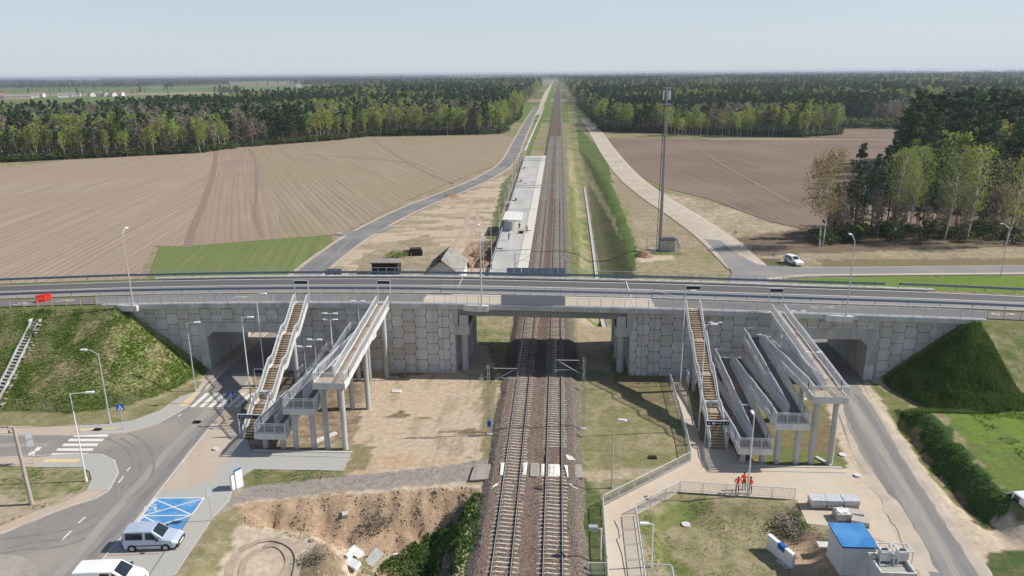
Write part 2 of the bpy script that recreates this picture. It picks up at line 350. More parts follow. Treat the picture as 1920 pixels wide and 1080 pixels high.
def fbm(X, Y, s, o=0, n=4):
    r = 0; a = .5; t = 0
    for k in range(n): r = r + a * vn(X, Y, s / 2 ** k, o + k); t += a; a *= .55
    return r / t
def sstep(t): t = np.clip(t, 0, 1); return t * t * (3 - 2 * t)
PIT = W2([(455, 950), (560, 934), (700, 922), (860, 910), (905, 918), (895, 960), (868, 1085), (850, 1250), (560, 1250), (590, 1085), (600, 1030), (530, 1000), (450, 985)])
LAWN = W2([(1199, 972), (1278, 930), (1494, 944), (1512, 984), (1560, 996), (1580, 1100), (1225, 1100)])
PITL = W2([(415, 1000), (520, 985), (600, 1030), (590, 1085), (560, 1250), (250, 1250), (330, 1085)])
DITCH_R = [at(1668, 770), at(1735, 860), at(1800, 935), at(1858, 985)]       # foot of the hedge bank
ST = [(7.4, 110), (7.9, 142), (8.4, 178), (8.95, 224), (9.25, 257), (9.57, 284), (9.6, 400)]  # concrete channel of the station drain
def linex(Y, pts):
    return np.interp(Y, [p[1] for p in pts], [p[0] for p in pts])
def height(X, Y):
    X = np.asarray(X, float); Y = np.asarray(Y, float)
    Z = np.full(X.shape, G) + (fbm(X, Y, 7, 1) - .5) * .03 * ((Y > 40) & (Y < 400))
    # approach embankments with conical ends
    for s, x0, k in ((-1, -57.5, 1.24), (1, 50.5, 1.24)):
        ex = np.maximum(0, (X - x0) * -s) / k
        ey = np.maximum(0, np.maximum(89.3 - Y, Y - 103.7)) / 1.48
        h = zr(np.where(s * (X - x0) > 0, X, x0)) - .13 - np.hypot(ex, ey)
        rough = (fbm(X, Y, 1.6, 4) - .5) * .45 * sstep((np.hypot(ex, ey)) / .8)
        h = h + rough
        Z = np.where((s * (X - x0) > -13.5) | (h > Z), np.maximum(Z, h), Z)
    # pit left of the tracks
    near = (Y < 72) & (Y > 30)
    if near.any():
        xn = X[near]; yn = Y[near]; z = Z[near]
        ins = inside(xn, yn, PIT); d = edge_dist(xn, yn, PIT)
        gul = np.abs(fbm(xn * 1.0, yn * .45, 2.2, 6) - .5) * 2
        prof = sstep((d + (fbm(xn, yn, 2.5, 8) - .5) * 1.2) / 4.2)
        z = z - ins * (prof * 2.7 + (gul * 1.5 - .3) * sstep(d / .6) * (1 - sstep((d - 3.2) / 2)) + (fbm(xn, yn, 1.5, 9, 3) - .5) * .9 * sstep(d / 2))
        ins = inside(xn, yn, PITL); d = edge_dist(xn, yn, PITL)
        z = z - ins * sstep(d / 3) * (.45 + (fbm(xn, yn, 2.0, 5) - .5) * .35)
        ins = inside(xn, yn, LAWN); d = edge_dist(xn, yn, LAWN)
        z = z - ins * (sstep(d / 2.0) * 1.0 + (fbm(xn, yn, 1.5, 7) - .5) * .25 * sstep(d / 1))
        Z[near] = z
    # ditch and raised meadow right of the right road
    fx = np.interp(Y, [p[1] for p in DITCH_R[::-1]], [p[0] for p in DITCH_R[::-1]])
    m = (Y < 82) & (Y > 30) & (X > 25)
    w = sstep((82 - Y) / 5) * sstep((Y - 53.5) / 6)
    dx = X - fx + (fbm(X, Y, 2, 3) - .5) * .7
    Z = np.where(m, Z - w * .55 * np.exp(-(dx / .9) ** 2) + w * 1.35 * sstep((dx - .3) / 2.6), Z)
    # station ditch
    m = (Y > 110) & (Y < 420) & (X > 3) & (X < 40)
    foot = np.interp(Y, [110, 147, 206, 270, 340, 420], [9.6, 10.1, 10.6, 11.2, 9.6, 8.6]); crest = np.interp(Y, [110, 145, 172, 215, 270, 338, 416], [14.8, 15.7, 16.6, 17.3, 17.6, 14.8, 10.8])
    D = 2.0 * sstep((Y - 108) / 8) * (1 - sstep((Y - 300) / 110))
    wob = (fbm(X, Y, 3, 45) - .5) * .8
    Z = np.where(m, Z - D * sstep((X - 3.2) / 4.0) + D * sstep((X + wob - foot) / (crest - foot)), Z)
    # excavation beside the platform
    m = (Y > 140) & (Y < 175) & (X < -12) & (X > -26)
    Z = np.where(m, Z - 4.2 * np.exp(-((X + 17.2) / 2.6) ** 4 - ((Y - 158) / 9.0) ** 4), Z)
    return Z
def gz(x, y): return float(height(np.array([x]), np.array([y]))[0])
def hit(px, py, z0=G):
    zs = np.arange(12, -6, -.08); pq = np.array([at(px, py, z) for z in zs]); h = height(pq[:, 0], pq[:, 1]); k = np.argmax(h >= zs)
    return (float(pq[k, 0]), float(pq[k, 1]), float(h[k]))

# ---------------------------------------------------------------- ground sheet
def spaced(start, end, s0, g):
    r = [start]; sgn = 1 if end > start else -1
    while abs(r[-1] - start) < abs(end - start): r.append(r[-1] + sgn * (s0 + g * abs(r[-1] - start)))
    return r[1:]
xs = np.array(spaced(-80, -9000, .42, .035)[::-1] + list(np.arange(-80, 66, .42)) + spaced(65.8, 9000, .42, .035))
ys = np.array(spaced(40, -500, .5, .2)[::-1] + list(np.arange(40, 92, .42)) + spaced(91.7, 14000, .42, .013))
GX, GY = np.meshgrid(xs, ys); nx, ny = len(xs), len(ys)
X = GX.ravel(); Y = GY.ravel(); Z = height(X, Y)
Z = Z - np.maximum(0, Y - 3000) * .0006
colA = np.zeros((len(X), 4), np.float32); colB = colA.copy(); thr = np.zeros(len(X), np.float32)
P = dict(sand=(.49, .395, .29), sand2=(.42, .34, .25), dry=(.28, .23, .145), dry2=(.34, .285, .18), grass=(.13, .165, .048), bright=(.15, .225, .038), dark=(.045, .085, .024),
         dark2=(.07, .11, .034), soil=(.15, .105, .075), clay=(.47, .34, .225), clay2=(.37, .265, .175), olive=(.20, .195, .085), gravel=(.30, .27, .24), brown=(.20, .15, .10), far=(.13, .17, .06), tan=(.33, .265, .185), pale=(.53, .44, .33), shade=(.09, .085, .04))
def zone(mask, a, b, t):
    colA[mask, :3] = P[a]; colB[mask, :3] = P[b]; thr[mask] = t
def zpoly(px, a, b, t, warp=.5, ws=1.6, world=False):
    poly = np.array(px, float) if world else W2(px)
    m = inside(X + (fbm(X, Y, ws, 11) - .5) * 2 * warp, Y + (fbm(X, Y, ws, 12) - .5) * 2 * warp, poly); zone(m, a, b, t); return m
zone(np.ones(len(X), bool), 'dry2', 'olive', .5)
# far plain: strips of fields
m = Y > 600
st = fbm(X * .12 + Y * .05, Y, 260, 14, 2); st2 = vn(X * .15, Y, 130, 15)
zone(m, 'far', 'grass', .5); zone(m & (st > .52), 'tan', 'dry', .45); zone(m & (st2 > .62), 'bright', 'far', .5); zone(m & (st2 < .3), 'tan', 'brown', .5)
near = (Y < 92)
zone(near & (X < -8), 'sand2', 'dry', .55); zone(near & (X >= 2), 'dry2', 'olive', .5)
# bands by the railway beyond the bridge
zpoly([(-14, 104), (-6.4, 104), (-6.4, 143), (-13, 143)], 'sand2', 'olive', .5, .8, 3, True)
zpoly([(-100, 104), (-13, 104), (-13.5, 190), (-16, 350), (-60, 200)], 'sand2', 'dry', .6, .8, 3, True)
zpoly([(560, 512), (652, 445), (720, 425), (850, 358), (955, 328), (948, 360), (935, 440), (918, 505), (900, 520)], 'sand', 'sand2', .35, .8, 4)
zpoly([(560, 512), (600, 480), (640, 440), (690, 425), (850, 350), (860, 362), (720, 430), (660, 470), (620, 512)], 'sand2', 'dry', .45, .5, 3)
zpoly([(700, 470), (790, 440), (830, 460), (880, 520), (640, 520)], 'sand2', 'dry', .6, 2.5, 5)
lot = (X > -50) & (X < -14) & (Y > 125) & (Y < 300) & (colA[:, 0] > .4); zone(lot & (fbm(X * .3, Y, 2.4, 26) > .58), 'sand2', 'dry', .5); zone(lot & (fbm(X * .35, Y, 4.5, 27) > .64), 'dry', 'sand2', .45)
zpoly([(962, 325), (946, 380), (934, 430), (925, 470), (908, 460), (925, 410), (940, 345)], 'dark2', 'olive', .5, 1, 3)
zpoly([(965, 322), (985, 290), (1030, 175), (1040, 150), (1046, 150), (1028, 200), (1000, 270), (985, 330)], 'grass', 'bright', .45, .5, 3)
zpoly([(1020, 175), (1038, 150), (1030, 172), (1012, 215), (1004, 215)], 'pale', 'sand2', .4, 1, 6)
zpoly([(1062, 160), (1070, 160), (1100, 300), (1112, 350), (1120, 515), (1075, 515), (1075, 330)], 'dry2', 'grass', .5, .4, 2)
zpoly([(1068, 345), (1076, 345), (1092, 515), (1070, 515)], 'grass', 'olive', .5, .2, 2)
zpoly([(1100, 330), (1112, 345), (1195, 505), (1198, 520), (1128, 520)], 'soil', 'dark2', .5, .6, 3)  # ditch bank facing away from the sun, its shade put into darker colours
zpoly([(1082, 240), (1110, 262), (1150, 350), (1200, 480), (1205, 515), (1188, 515), (1150, 400), (1105, 310), (1085, 280)], 'dark2', 'grass', .5, .8, 3)
zpoly([(1085, 220), (1105, 220), (1140, 300), (1190, 350), (1215, 400), (1215, 470), (1195, 440), (1150, 350), (1110, 265)], 'dry2', 'olive', .5, 1, 5)
zpoly([(1110, 265), (1130, 265), (1165, 320), (1160, 345), (1125, 340)], 'grass', 'dark2', .45, 1, 4)
zpoly([(1140, 300), (1200, 365), (1330, 455), (1360, 505), (1200, 510), (1205, 470), (1180, 400), (1150, 350)], 'sand2', 'dry', .55, 1, 4)
zpoly([(1195, 475), (1340, 470), (1370, 515), (1190, 515)], 'dry2', 'olive', .45, 1, 3)
zpoly([(1195, 480), (1260, 476), (1265, 486), (1200, 492)], 'pale', 'clay', .4, .6, 2)
zpoly([(1210, 470), (1270, 470), (1280, 478), (1205, 478)], 'dark2', 'olive', .5, .6, 2)
zpoly([(1140, 262), (1152, 262), (1180, 320), (1250, 360), (1330, 380), (1300, 392), (1235, 372), (1170, 330)], 'grass', 'olive', .5, 1, 5)
zpoly([(1240, 360), (1330, 378), (1480, 425), (1500, 440), (1500, 480), (1400, 485), (1330, 450), (1280, 400)], 'sand', 'dry', .5, 1.5, 5)
zpoly([(1380, 445), (1500, 430), (1700, 440), (1925, 430), (1925, 470), (1500, 478), (1410, 478)], 'soil', 'brown', .5, 1.5, 4)
zpoly([(1380, 480), (1925, 462), (1925, 487), (1640, 487), (1500, 500), (1400, 500)], 'sand2', 'dry', .55, 1.5, 4)
zpoly([(1530, 487), (1925, 484), (1925, 500), (1545, 502)], 'olive', 'brown', .5, .8, 3)
zpoly([(1420, 485), (1462, 486), (1466, 500), (1430, 500)], 'brown', 'dark2', .5, .6, 2)
zpoly([(1490, 525), (1560, 519), (1925, 516), (1925, 560), (1500, 560)], 'bright', 'grass', .35, .6, 4)
zpoly([(1440, 150), (1925, 150), (1925, 262), (1690, 262), (1690, 245), (1520, 240)], 'olive', 'dark2', .5, 3, 20)
zpoly([(1685, 205), (1760, 205), (1760, 222), (1700, 222)], 'grass', 'bright', .3, 1, 9)
zpoly([(1690, 222), (1750, 222), (1745, 236), (1700, 240)], 'sand2', 'tan', .5, 1, 9)
# forest floors
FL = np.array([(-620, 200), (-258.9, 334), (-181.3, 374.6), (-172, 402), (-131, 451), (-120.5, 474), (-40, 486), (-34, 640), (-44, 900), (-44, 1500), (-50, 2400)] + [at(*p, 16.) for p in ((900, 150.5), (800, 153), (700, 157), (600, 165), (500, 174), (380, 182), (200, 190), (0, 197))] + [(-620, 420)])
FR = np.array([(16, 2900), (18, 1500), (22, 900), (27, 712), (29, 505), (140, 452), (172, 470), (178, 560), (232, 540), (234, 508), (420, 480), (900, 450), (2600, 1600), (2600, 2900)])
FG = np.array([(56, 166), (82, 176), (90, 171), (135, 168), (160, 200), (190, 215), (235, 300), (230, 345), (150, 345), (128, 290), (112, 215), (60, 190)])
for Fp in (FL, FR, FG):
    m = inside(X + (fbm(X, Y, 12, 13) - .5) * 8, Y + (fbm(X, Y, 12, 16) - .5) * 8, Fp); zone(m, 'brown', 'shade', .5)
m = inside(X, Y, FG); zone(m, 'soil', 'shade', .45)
# near side of the bridge
zpoly([(640, 695), (905, 640), (935, 700), (940, 880), (640, 885)], 'sand', 'sand2', .25, .5)
sm = (X > -22) & (X < -7) & (Y > 66) & (Y < 90); zone(sm & (fbm(X, Y * .25, 1.3, 24) > .6), 'sand2', 'dry2', .45); zone(sm & (fbm(X * .4, Y, 2.6, 25) > .66), 'sand2', 'brown', .6)
zpoly([(430, 690), (700, 690), (660, 850), (430, 850)], 'sand2', 'brown', .5, .5)
zpoly([(880, 590), (975, 590), (960, 640), (900, 650)], 'dry2', 'grass', .5, .6)
zpoly([(905, 690), (930, 690), (930, 870), (905, 860)], 'olive', 'dry', .5, .5)
zpoly([(640, 860), (760, 850), (900, 862), (930, 862), (930, 880), (800, 900), (650, 892)], 'pale', 'clay', .55, .5)
zpoly([(590, 840), (700, 835), (690, 880), (640, 886), (660, 848)], 'olive', 'dry', .5, .6)
zpoly([(442, 900), (478, 880), (640, 882), (650, 892), (560, 905), (455, 915)], 'grass', 'dry', .48, .3)
zpoly([(400, 960), (450, 915), (560, 900), (760, 882), (935, 858), (935, 895), (800, 912), (600, 925), (440, 950)], 'gravel', 'sand2', .42, .35)
zpoly([(330, 1090), (400, 975), (440, 945), (560, 930), (860, 905), (925, 912), (925, 1090)], 'pale', 'sand', .4, .4)
zpoly([(448, 948), (560, 932), (900, 912), (905, 935), (800, 985), (640, 990), (450, 985)], 'clay', 'clay2', .55, .4)
zpoly([(330, 1090), (405, 970), (445, 945), (455, 975), (420, 1040), (400, 1090)], 'dry2', 'olive', .5, .5)
zpoly([(560, 1040), (610, 1015), (640, 1040), (640, 1090), (560, 1090)], 'brown', 'dry', .5, .6)
zpoly([(720, 1000), (800, 955), (905, 925), (895, 1090), (690, 1090), (680, 1040)], 'dark', 'dark2', .5, .5)
zpoly([(715, 1010), (765, 1005), (760, 1050), (730, 1090), (700, 1060)], 'clay', 'clay2', .5, .4)
zpoly([(640, 1000), (705, 985), (700, 1020), (670, 1030)], 'clay2', 'dark2', .5, .4)
zpoly([(1085, 690), (1245, 700), (1290, 790), (1295, 860), (1135, 940), (1085, 960)], 'dry2', 'olive', .5, .4)
zpoly([(1085, 885), (1300, 872), (1290, 895), (1085, 900)], 'sand', 'dry2', .5, .4)
zpoly([(1095, 895), (1130, 930), (1140, 1090), (1085, 1090)], 'olive', 'dark2', .55, .4)
zpoly([(1192, 965), (1280, 925), (1560, 945), (1600, 1090), (1210, 1090)], 'dry2', 'olive', .45, .5)
zpoly([(1195, 980), (1275, 938), (1340, 940), (1290, 960), (1230, 985), (1250, 1010), (1330, 1080), (1290, 1085), (1215, 1020)], 'olive', 'grass', .45, .5)
zpoly([(1450, 965), (1500, 955), (1520, 1000), (1490, 1015), (1460, 1000)], 'dark2', 'brown', .5, .3)
zpoly([(1470, 990), (1530, 995), (1600, 1060), (1480, 1060)], 'sand2', 'clay2', .6, .4)
zpoly([(1080, 588), (1145, 588), (1145, 700), (1085, 690)], 'dry2', 'sand2', .5, .4)
zpoly([(1095, 588), (1138, 588), (1140, 615)], 'bright', 'grass', .5, .4)
zpoly([(1145, 690), (1250, 700), (1260, 760), (1200, 750), (1150, 720)], 'olive', 'brown', .5, .4)
zpoly([(1290, 700), (1560, 700), (1600, 880), (1380, 862), (1310, 790)], 'brown', 'olive', .5, .4)
zpoly([(1430, 830), (1560, 850), (1600, 880), (1440, 872)], 'olive', 'grass', .5, .4)
zpoly([(1530, 700), (1655, 700), (1700, 800), (1790, 930), (1925, 1000), (1925, 1100), (1640, 1100), (1590, 880)], 'pale', 'sand2', .35, .3)
zpoly([(1625, 710), (1700, 755), (1700, 790), (1760, 880), (1860, 985), (1845, 985), (1760, 910), (1700, 820)], 'olive', 'grass', .5, .3)
zpoly([(1705, 800), (1755, 870), (1845, 965), (1870, 985), (1840, 985), (1760, 900)], 'clay2', 'soil', .5, .25)
zpoly([(1688, 768), (1712, 770), (1790, 842), (1886, 955), (1882, 976), (1858, 985), (1760, 885)], 'dark', 'dark2', .4, 1.3, 1.8)
zpoly([(1755, 768), (1930, 790), (1930, 985), (1900, 975), (1830, 890), (1780, 820)], 'bright', 'grass', .5, .5)
zpoly([(1850, 1040), (1925, 1030), (1925, 1100), (1840, 1100)], 'brown', 'dark2', .5, .4)
# left roadside
zpoly([(-5, 768), (100, 776), (200, 769), (280, 753), (350, 724), (390, 690), (370, 740), (300, 778), (240, 798), (-5, 806)], 'dry2', 'olive', .5, .4)
zpoly([(-5, 870), (60, 876), (165, 877), (172, 900), (130, 935), (60, 960), (-5, 990)], 'dry2', 'grass', .45, .4)
zpoly([(-5, 925), (60, 940), (150, 920), (160, 935), (60, 965), (-5, 985)], 'dry2', 'sand2', .5, .3)
zpoly([(-5, 1045), (40, 1045), (60, 1065), (50, 1090), (-5, 1090)], 'sand2', 'brown', .5, .3)
zpoly([(-21, 145), (-14, 145), (-14.2, 170), (-21, 170)], 'clay2', 'soil', .5, .8, 2, True)
# embankments (world coordinates)
lf = (X < -46) & (Y > 76) & (Y < 90.2); ridge = -60.5 - (89.5 - Y) * .45
zone(lf & (Z > G + .15), 'olive', 'bright', .5)
zone(lf & (Z > G + .15) & (X > ridge + 1), 'dry2', 'bright', .5)
zone(lf & (np.abs(X - ridge + (fbm(X, Y, 1.5, 20) - .5) * 1.5) < 1.3), 'grass', 'bright', .4)
zone(lf & (Z > G + .1) & (Z < G + 1.2 + (fbm(X, Y, 3, 21) - .5) * 1.2), 'dark2', 'grass', .5)
zone((X < -56) & (Y > 88.2) & (Y < 90.6), 'olive', 'grass', .5)
zone((X < -56) & (Y > 102) & (Y < 106), 'grass', 'olive', .5)
rf = (X > 39) & (Y > 78) & (Y < 90.2) & (Z > G + .15)
zone(rf, 'grass', 'dark2', .5); zone(rf & (X > 50.9 + (89.5 - Y) * .1 + (fbm(X, Y, 2, 22) - .5)), 'dry2', 'grass', .5)  # light put into colour: cone's shaded face dark, sunlit slope past ridge pale
zone((X > 49) & (Y > 88.4) & (Y < 90.6), 'grass', 'olive', .5)
# foreground left outside
idx = np.arange(nx * ny).reshape(ny, nx)
F = np.stack([idx[:-1, :-1], idx[:-1, 1:], idx[1:, 1:], idx[1:, :-1]], -1).reshape(-1, 4)
me = bpy.data.meshes.new('ground'); me.vertices.add(len(X)); me.vertices.foreach_set('co', np.stack([X, Y, Z], 1).ravel().astype(np.float32))
me.loops.add(F.size); me.loops.foreach_set('vertex_index', F.ravel().astype(np.int32)); me.polygons.add(len(F))
me.polygons.foreach_set('loop_start', np.arange(0, F.size, 4).astype(np.int32)); me.polygons.foreach_set('loop_total', np.full(len(F), 4, np.int32))
me.polygons.foreach_set('use_smooth', np.ones(len(F), bool)); me.update()
colA[:, 3] = 1; colB[:, 3] = 1
for nm, arr in (('colA', colA), ('colB', colB)):
    a = me.attributes.new(nm, 'FLOAT_COLOR', 'POINT'); a.data.foreach_set('color', arr.ravel())
a = me.attributes.new('thr', 'FLOAT', 'POINT'); a.data.foreach_set('value', thr)
def ground_mat():
    m, n, b = new_mat('ground_mix'); N = n.nodes.new; L = n.links.new
    A = N('ShaderNodeAttribute'); A.attribute_name = 'colA'; B = N('ShaderNodeAttribute'); B.attribute_name = 'colB'; T = N('ShaderNodeAttribute'); T.attribute_name = 'thr'
    geo = N('ShaderNodeNewGeometry'); pos = geo.outputs['Position']
    n1 = N('ShaderNodeTexNoise'); n1.inputs['Scale'].default_value = .55; n1.inputs['Detail'].default_value = 8; n1.inputs['Roughness'].default_value = .72; L(pos, n1.inputs['Vector'])
    n2 = N('ShaderNodeTexNoise'); n2.inputs['Scale'].default_value = .06; n2.inputs['Detail'].default_value = 3; L(pos, n2.inputs['Vector'])
    ad = N('ShaderNodeMath'); ad.operation = 'MULTIPLY_ADD'; ad.inputs[1].default_value = .45; L(n2.outputs[0], ad.inputs[0]); L(n1.outputs[0], ad.inputs[2])
    sb = N('ShaderNodeMath'); sb.operation = 'SUBTRACT'; L(ad.outputs[0], sb.inputs[0]); L(T.outputs['Fac'], sb.inputs[1])
    mr = N('ShaderNodeMapRange'); mr.inputs[1].default_value = .12; mr.inputs[2].default_value = .36; L(sb.outputs[0], mr.inputs[0])
    mx = N('ShaderNodeMix'); mx.data_type = 'RGBA'; L(mr.outputs[0], mx.inputs[0]); L(B.outputs['Color'], mx.inputs[6]); L(A.outputs['Color'], mx.inputs[7])
    n3 = N('ShaderNodeTexNoise'); n3.inputs['Scale'].default_value = 1.5; n3.inputs['Detail'].default_value = 7; n3.inputs['Roughness'].default_value = .72; L(pos, n3.inputs['Vector'])
    r3 = N('ShaderNodeMapRange'); r3.inputs[1].default_value = .3; r3.inputs[2].default_value = .7; r3.inputs[3].default_value = .70; r3.inputs[4].default_value = 1.2; L(n3.outputs[0], r3.inputs[0])
    hs = N('ShaderNodeHueSaturation'); L(mx.outputs[2], hs.inputs['Color']); L(r3.outputs[0], hs.inputs['Value'])
    L(hs.outputs[0], b.inputs['Base Color']); b.inputs['Roughness'].default_value = .95; b.inputs['Specular IOR Level'].default_value = .1
    bp = N('ShaderNodeBump'); bp.inputs['Distance'].default_value = .09; L(n3.outputs[0], bp.inputs['Height']); L(bp.outputs[0], b.inputs['Normal'])
    return m
me.materials.append(ground_mat())
link('ground', me, kind='structure')

# ---------------------------------------------------------------- grass tufts
def tufts(name, mask_f, count, hgt, c1, c2, seed, bounds):
    rs = np.random.RandomState(seed); x0, x1, y0, y1 = bounds
    x = rs.uniform(x0, x1, count); y = rs.uniform(y0, y1, count); k = mask_f(x, y) ; x = x[k]; y = y[k]
    z = height(x, y); n = len(x); h = hgt * rs.uniform(.5, 1.4, n); a0 = rs.uniform(0, 2 * PI, n)
    V = []; 
    for q in range(4):
        a = a0 + q * 1.57 + rs.uniform(-.4, .4, n); w = h * .28; lean = h * rs.uniform(.2, .8, n)
        bx = x + np.cos(a) * h * .15; by = y + np.sin(a) * h * .15
        V.append(np.stack([np.stack([bx - np.sin(a) * w, by + np.cos(a) * w, z - .05], 1), np.stack([bx + np.sin(a) * w, by - np.cos(a) * w, z - .05], 1), np.stack([bx + np.cos(a) * lean, by + np.sin(a) * lean, z + h], 1)], 1))
    V = np.concatenate(V, 0).reshape(-1, 3).astype(np.float32); nf = len(V) // 3
    me = bpy.data.meshes.new(name); me.vertices.add(len(V)); me.vertices.foreach_set('co', V.ravel()); me.loops.add(len(V)); me.loops.foreach_set('vertex_index', np.arange(len(V), dtype=np.int32))
    me.polygons.add(nf); me.polygons.foreach_set('loop_start', np.arange(0, len(V), 3, dtype=np.int32)); me.polygons.foreach_set('loop_total', np.full(nf, 3, np.int32)); me.update()
    me.materials.append(leafmat(name + '_blades', c1, c2, 0, .3)); link(name, me, kind='stuff'); return n
HB = W2([(1688, 770), (1700, 770), (1778, 842), (1880, 955), (1878, 974), (1858, 984), (1762, 885)])
GP = [W2([(442, 900), (478, 880), (640, 882), (650, 892), (560, 905), (455, 915)]), W2([(-5, 870), (60, 876), (165, 877), (172, 900), (130, 935), (60, 960), (-5, 990)])]
RN = np.random.RandomState(99)
tufts('embankment_grass', lambda x, y: ((fbm(x, y, 2.2, 31) + RN.uniform(-.16, .16, len(x)) > .52) & (height(x, y) > G + .2)) & (y < 89.2), 42000, .18, (.14, .23, .04), (.25, .33, .08), 5, (-82, -46, 75, 90))
tufts('embankment_dry_grass', lambda x, y: ((fbm(x, y, 2.2, 31) + RN.uniform(-.16, .16, len(x)) <= .50) & (height(x, y) > G + .2)) & (y < 89.2), 30000, .15, (.38, .34, .20), (.50, .45, .29), 15, (-82, -46, 75, 90))
tufts('bank_grass', lambda x, y: (height(x, y) > G + .15) & (y < 89.2) & (x < 51.2 + (89.5 - y) * .1), 30000, .26, (.08, .17, .04), (.15, .24, .065), 6, (39, 60, 78, 90))  # tufts kept to the painted shaded face, leaving the sunlit slope pale
tufts('bank_light_grass', lambda x, y: (height(x, y) > G + .15) & (y < 89.2) & (x < 51.2 + (89.5 - y) * .1) & (fbm(x, y, 1.6, 37) + RN.uniform(-.1, .1, len(x)) > .52), 22000, .22, (.22, .28, .09), (.34, .36, .16), 16, (39, 60, 78, 90))
tufts('hedge_growth', lambda x, y: inside(x + (fbm(x, y, 1.8, 11) - .5) * 2.6, y + (fbm(x, y, 1.8, 12) - .5) * 2.6, HB) & (fbm(x, y, 1.2, 38) > .38), 16000, .17, (.08, .16, .035), (.15, .22, .06), 8, (34, 56, 55, 82))
tufts('meadow_grass', lambda x, y: (fbm(x, y, 4, 33) > .5), 16000, .12, (.14, .20, .045), (.20, .26, .07), 9, (45, 62, 58, 82))
tufts('pit_growth', lambda x, y: inside(x, y, W2([(720, 1000), (800, 955), (905, 925), (895, 1090), (690, 1090), (680, 1040)])) & (fbm(x, y, 2.5, 34) > .42), 8000, .26, (.07, .13, .03), (.16, .22, .06), 10, (-18, -6, 45, 66))
tufts('verge_grass', lambda x, y: (inside(x, y, GP[0]) | inside(x, y, GP[1])) & (fbm(x, y, 2, 35) > .5), 40000, .11, (.18, .24, .06), (.32, .34, .14), 11, (-75, -15, 50, 72))
tufts('lawn_grass', lambda x, y: inside(x, y, LAWN) & (fbm(x, y, 2.5, 36) + RN.uniform(-.15, .15, len(x)) > .55), 16000, .10, (.22, .26, .08), (.36, .36, .18), 12, (4, 30, 44, 66))
# ---------------------------------------------------------------- fields beyond the bridge
FM1 = field_mat('ploughed_tan', (.24, .18, .135), (.40, .32, .24), (.315, .235, .175), R(-10), .17)
FM2 = field_mat('ploughed_tan_steep', (.235, .175, .13), (.38, .30, .225), (.285, .215, .16), R(-23), .17)
FM3 = field_mat('ploughed_tan_right', (.21, .165, .115), (.36, .295, .21), (.28, .235, .15), R(-26), .16)
FM4 = field_mat('ploughed_brown', (.14, .10, .078), (.235, .175, .135), (.25, .19, .14), R(-7), .15)
FM5 = field_mat('field_green', (.11, .15, .045), (.24, .25, .10), (.14, .175, .06), R(-12), .12)
def fsheet(name, px, z, mat): return sheet(name, px, z, mat, kind='structure')
fsheet('field', [(-400, 330), (-30, 318), (60, 308), (130, 300), (380, 287), (398, 280), (372, 400), (352, 462), (290, 462), (250, 540), (-500, 640)], G + .11, FM1)
fsheet('field', [(398, 280), (470, 272), (520, 400), (530, 448), (352, 462), (372, 400)], G + .115, FM2)
fsheet('field', [(470, 272), (640, 264), (655, 260), (700, 258), (945, 254), (962, 258), (950, 285), (925, 312), (850, 340), (745, 385), (690, 416), (640, 440), (530, 448), (520, 400)], G + .12, FM3)
fsheet('field', [(1142, 259), (1240, 260), (1500, 262), (1700, 264), (1712, 300), (1745, 330), (1760, 425), (1600, 434), (1500, 428), (1440, 415), (1330, 374), (1250, 354), (1190, 325), (1160, 290)], G + .1, FM4)
fsheet('field', [(1500, 259), (1525, 238), (1700, 244), (1712, 262)], G + .09, FM4)
fsheet('field', [(270, 540), (300, 462), (480, 450), (618, 442), (634, 466), (585, 515), (560, 545)], G + .1, FM5)
trk = pm('track_soil', (.17, .12, .09), (.30, .23, .17), 1.6, .95)
def ribbon(name, px, w, z, mat, kind='structure', parent=None, world=False, zf=None):
    pts = [Vector((*(p if world else at(*p)), 0)) for p in px]; b = MB(); L = []; Rr = []
    for i, p in enumerate(pts):
        d = (pts[min(i + 1, len(pts) - 1)] - pts[max(i - 1, 0)]).normalized(); nn = Vector((-d.y, d.x, 0)); ww = w[i] if isinstance(w, (list, tuple)) else w
        zz = z if zf is None else zf(p.x, p.y) + z
        L.append(p + nn * ww / 2 + Vector((0, 0, zz))); Rr.append(p - nn * ww / 2 + Vector((0, 0, zz)))
    for i in range(len(pts) - 1): b.face([Rr[i], Rr[i + 1], L[i + 1], L[i]])
    return b.build(name, mat, parent, kind=kind)
def smooth(px, n=6):
    r = []; P_ = [px[0]] + list(px) + [px[-1]]
    for i in range(1, len(P_) - 2):
        p0, p1, p2, p3 = [np.array(P_[i + k], float) for k in (-1, 0, 1, 2)]
        for t in np.linspace(0, 1, n, endpoint=False): r.append(tuple(.5 * ((2 * p1) + (-p0 + p2) * t + (2 * p0 - 5 * p1 + 4 * p2 - p3) * t * t + (-p0 + 3 * p1 - 3 * p2 + p3) * t ** 3)))
    r.append(tuple(px[-1])); return r
def wsm(px, n=6): return smooth([at(*p) for p in px], n)
for k, (pp, w) in enumerate([([(405, 285), (402, 320), (386, 370), (362, 430), (352, 465)], 2.0), ([(463, 274), (478, 300), (482, 350), (478, 400), (492, 445)], 1.0), ([(700, 262), (740, 290), (790, 320), (850, 345)], 1.1), ([(570, 290), (700, 298), (780, 308)], 1.1), ([(1290, 262), (1340, 300), (1400, 335), (1480, 380)], 1.2)]):
    ribbon('field_track', wsm(pp), w, G + .145 + k * .004, trk, world=True)
pth = pm('field_path', (.40, .33, .25), (.46, .39, .30), .5, .95)
ribbon('field_path', wsm([(1330, 262), (1500, 262), (1600, 262), (1705, 264)]), 3.0, G + .15, pth, world=True)
ribbon('field_path', wsm([(650, 258), (760, 254), (940, 252), (968, 252)]), 2.6, G + .15, pth, world=True)
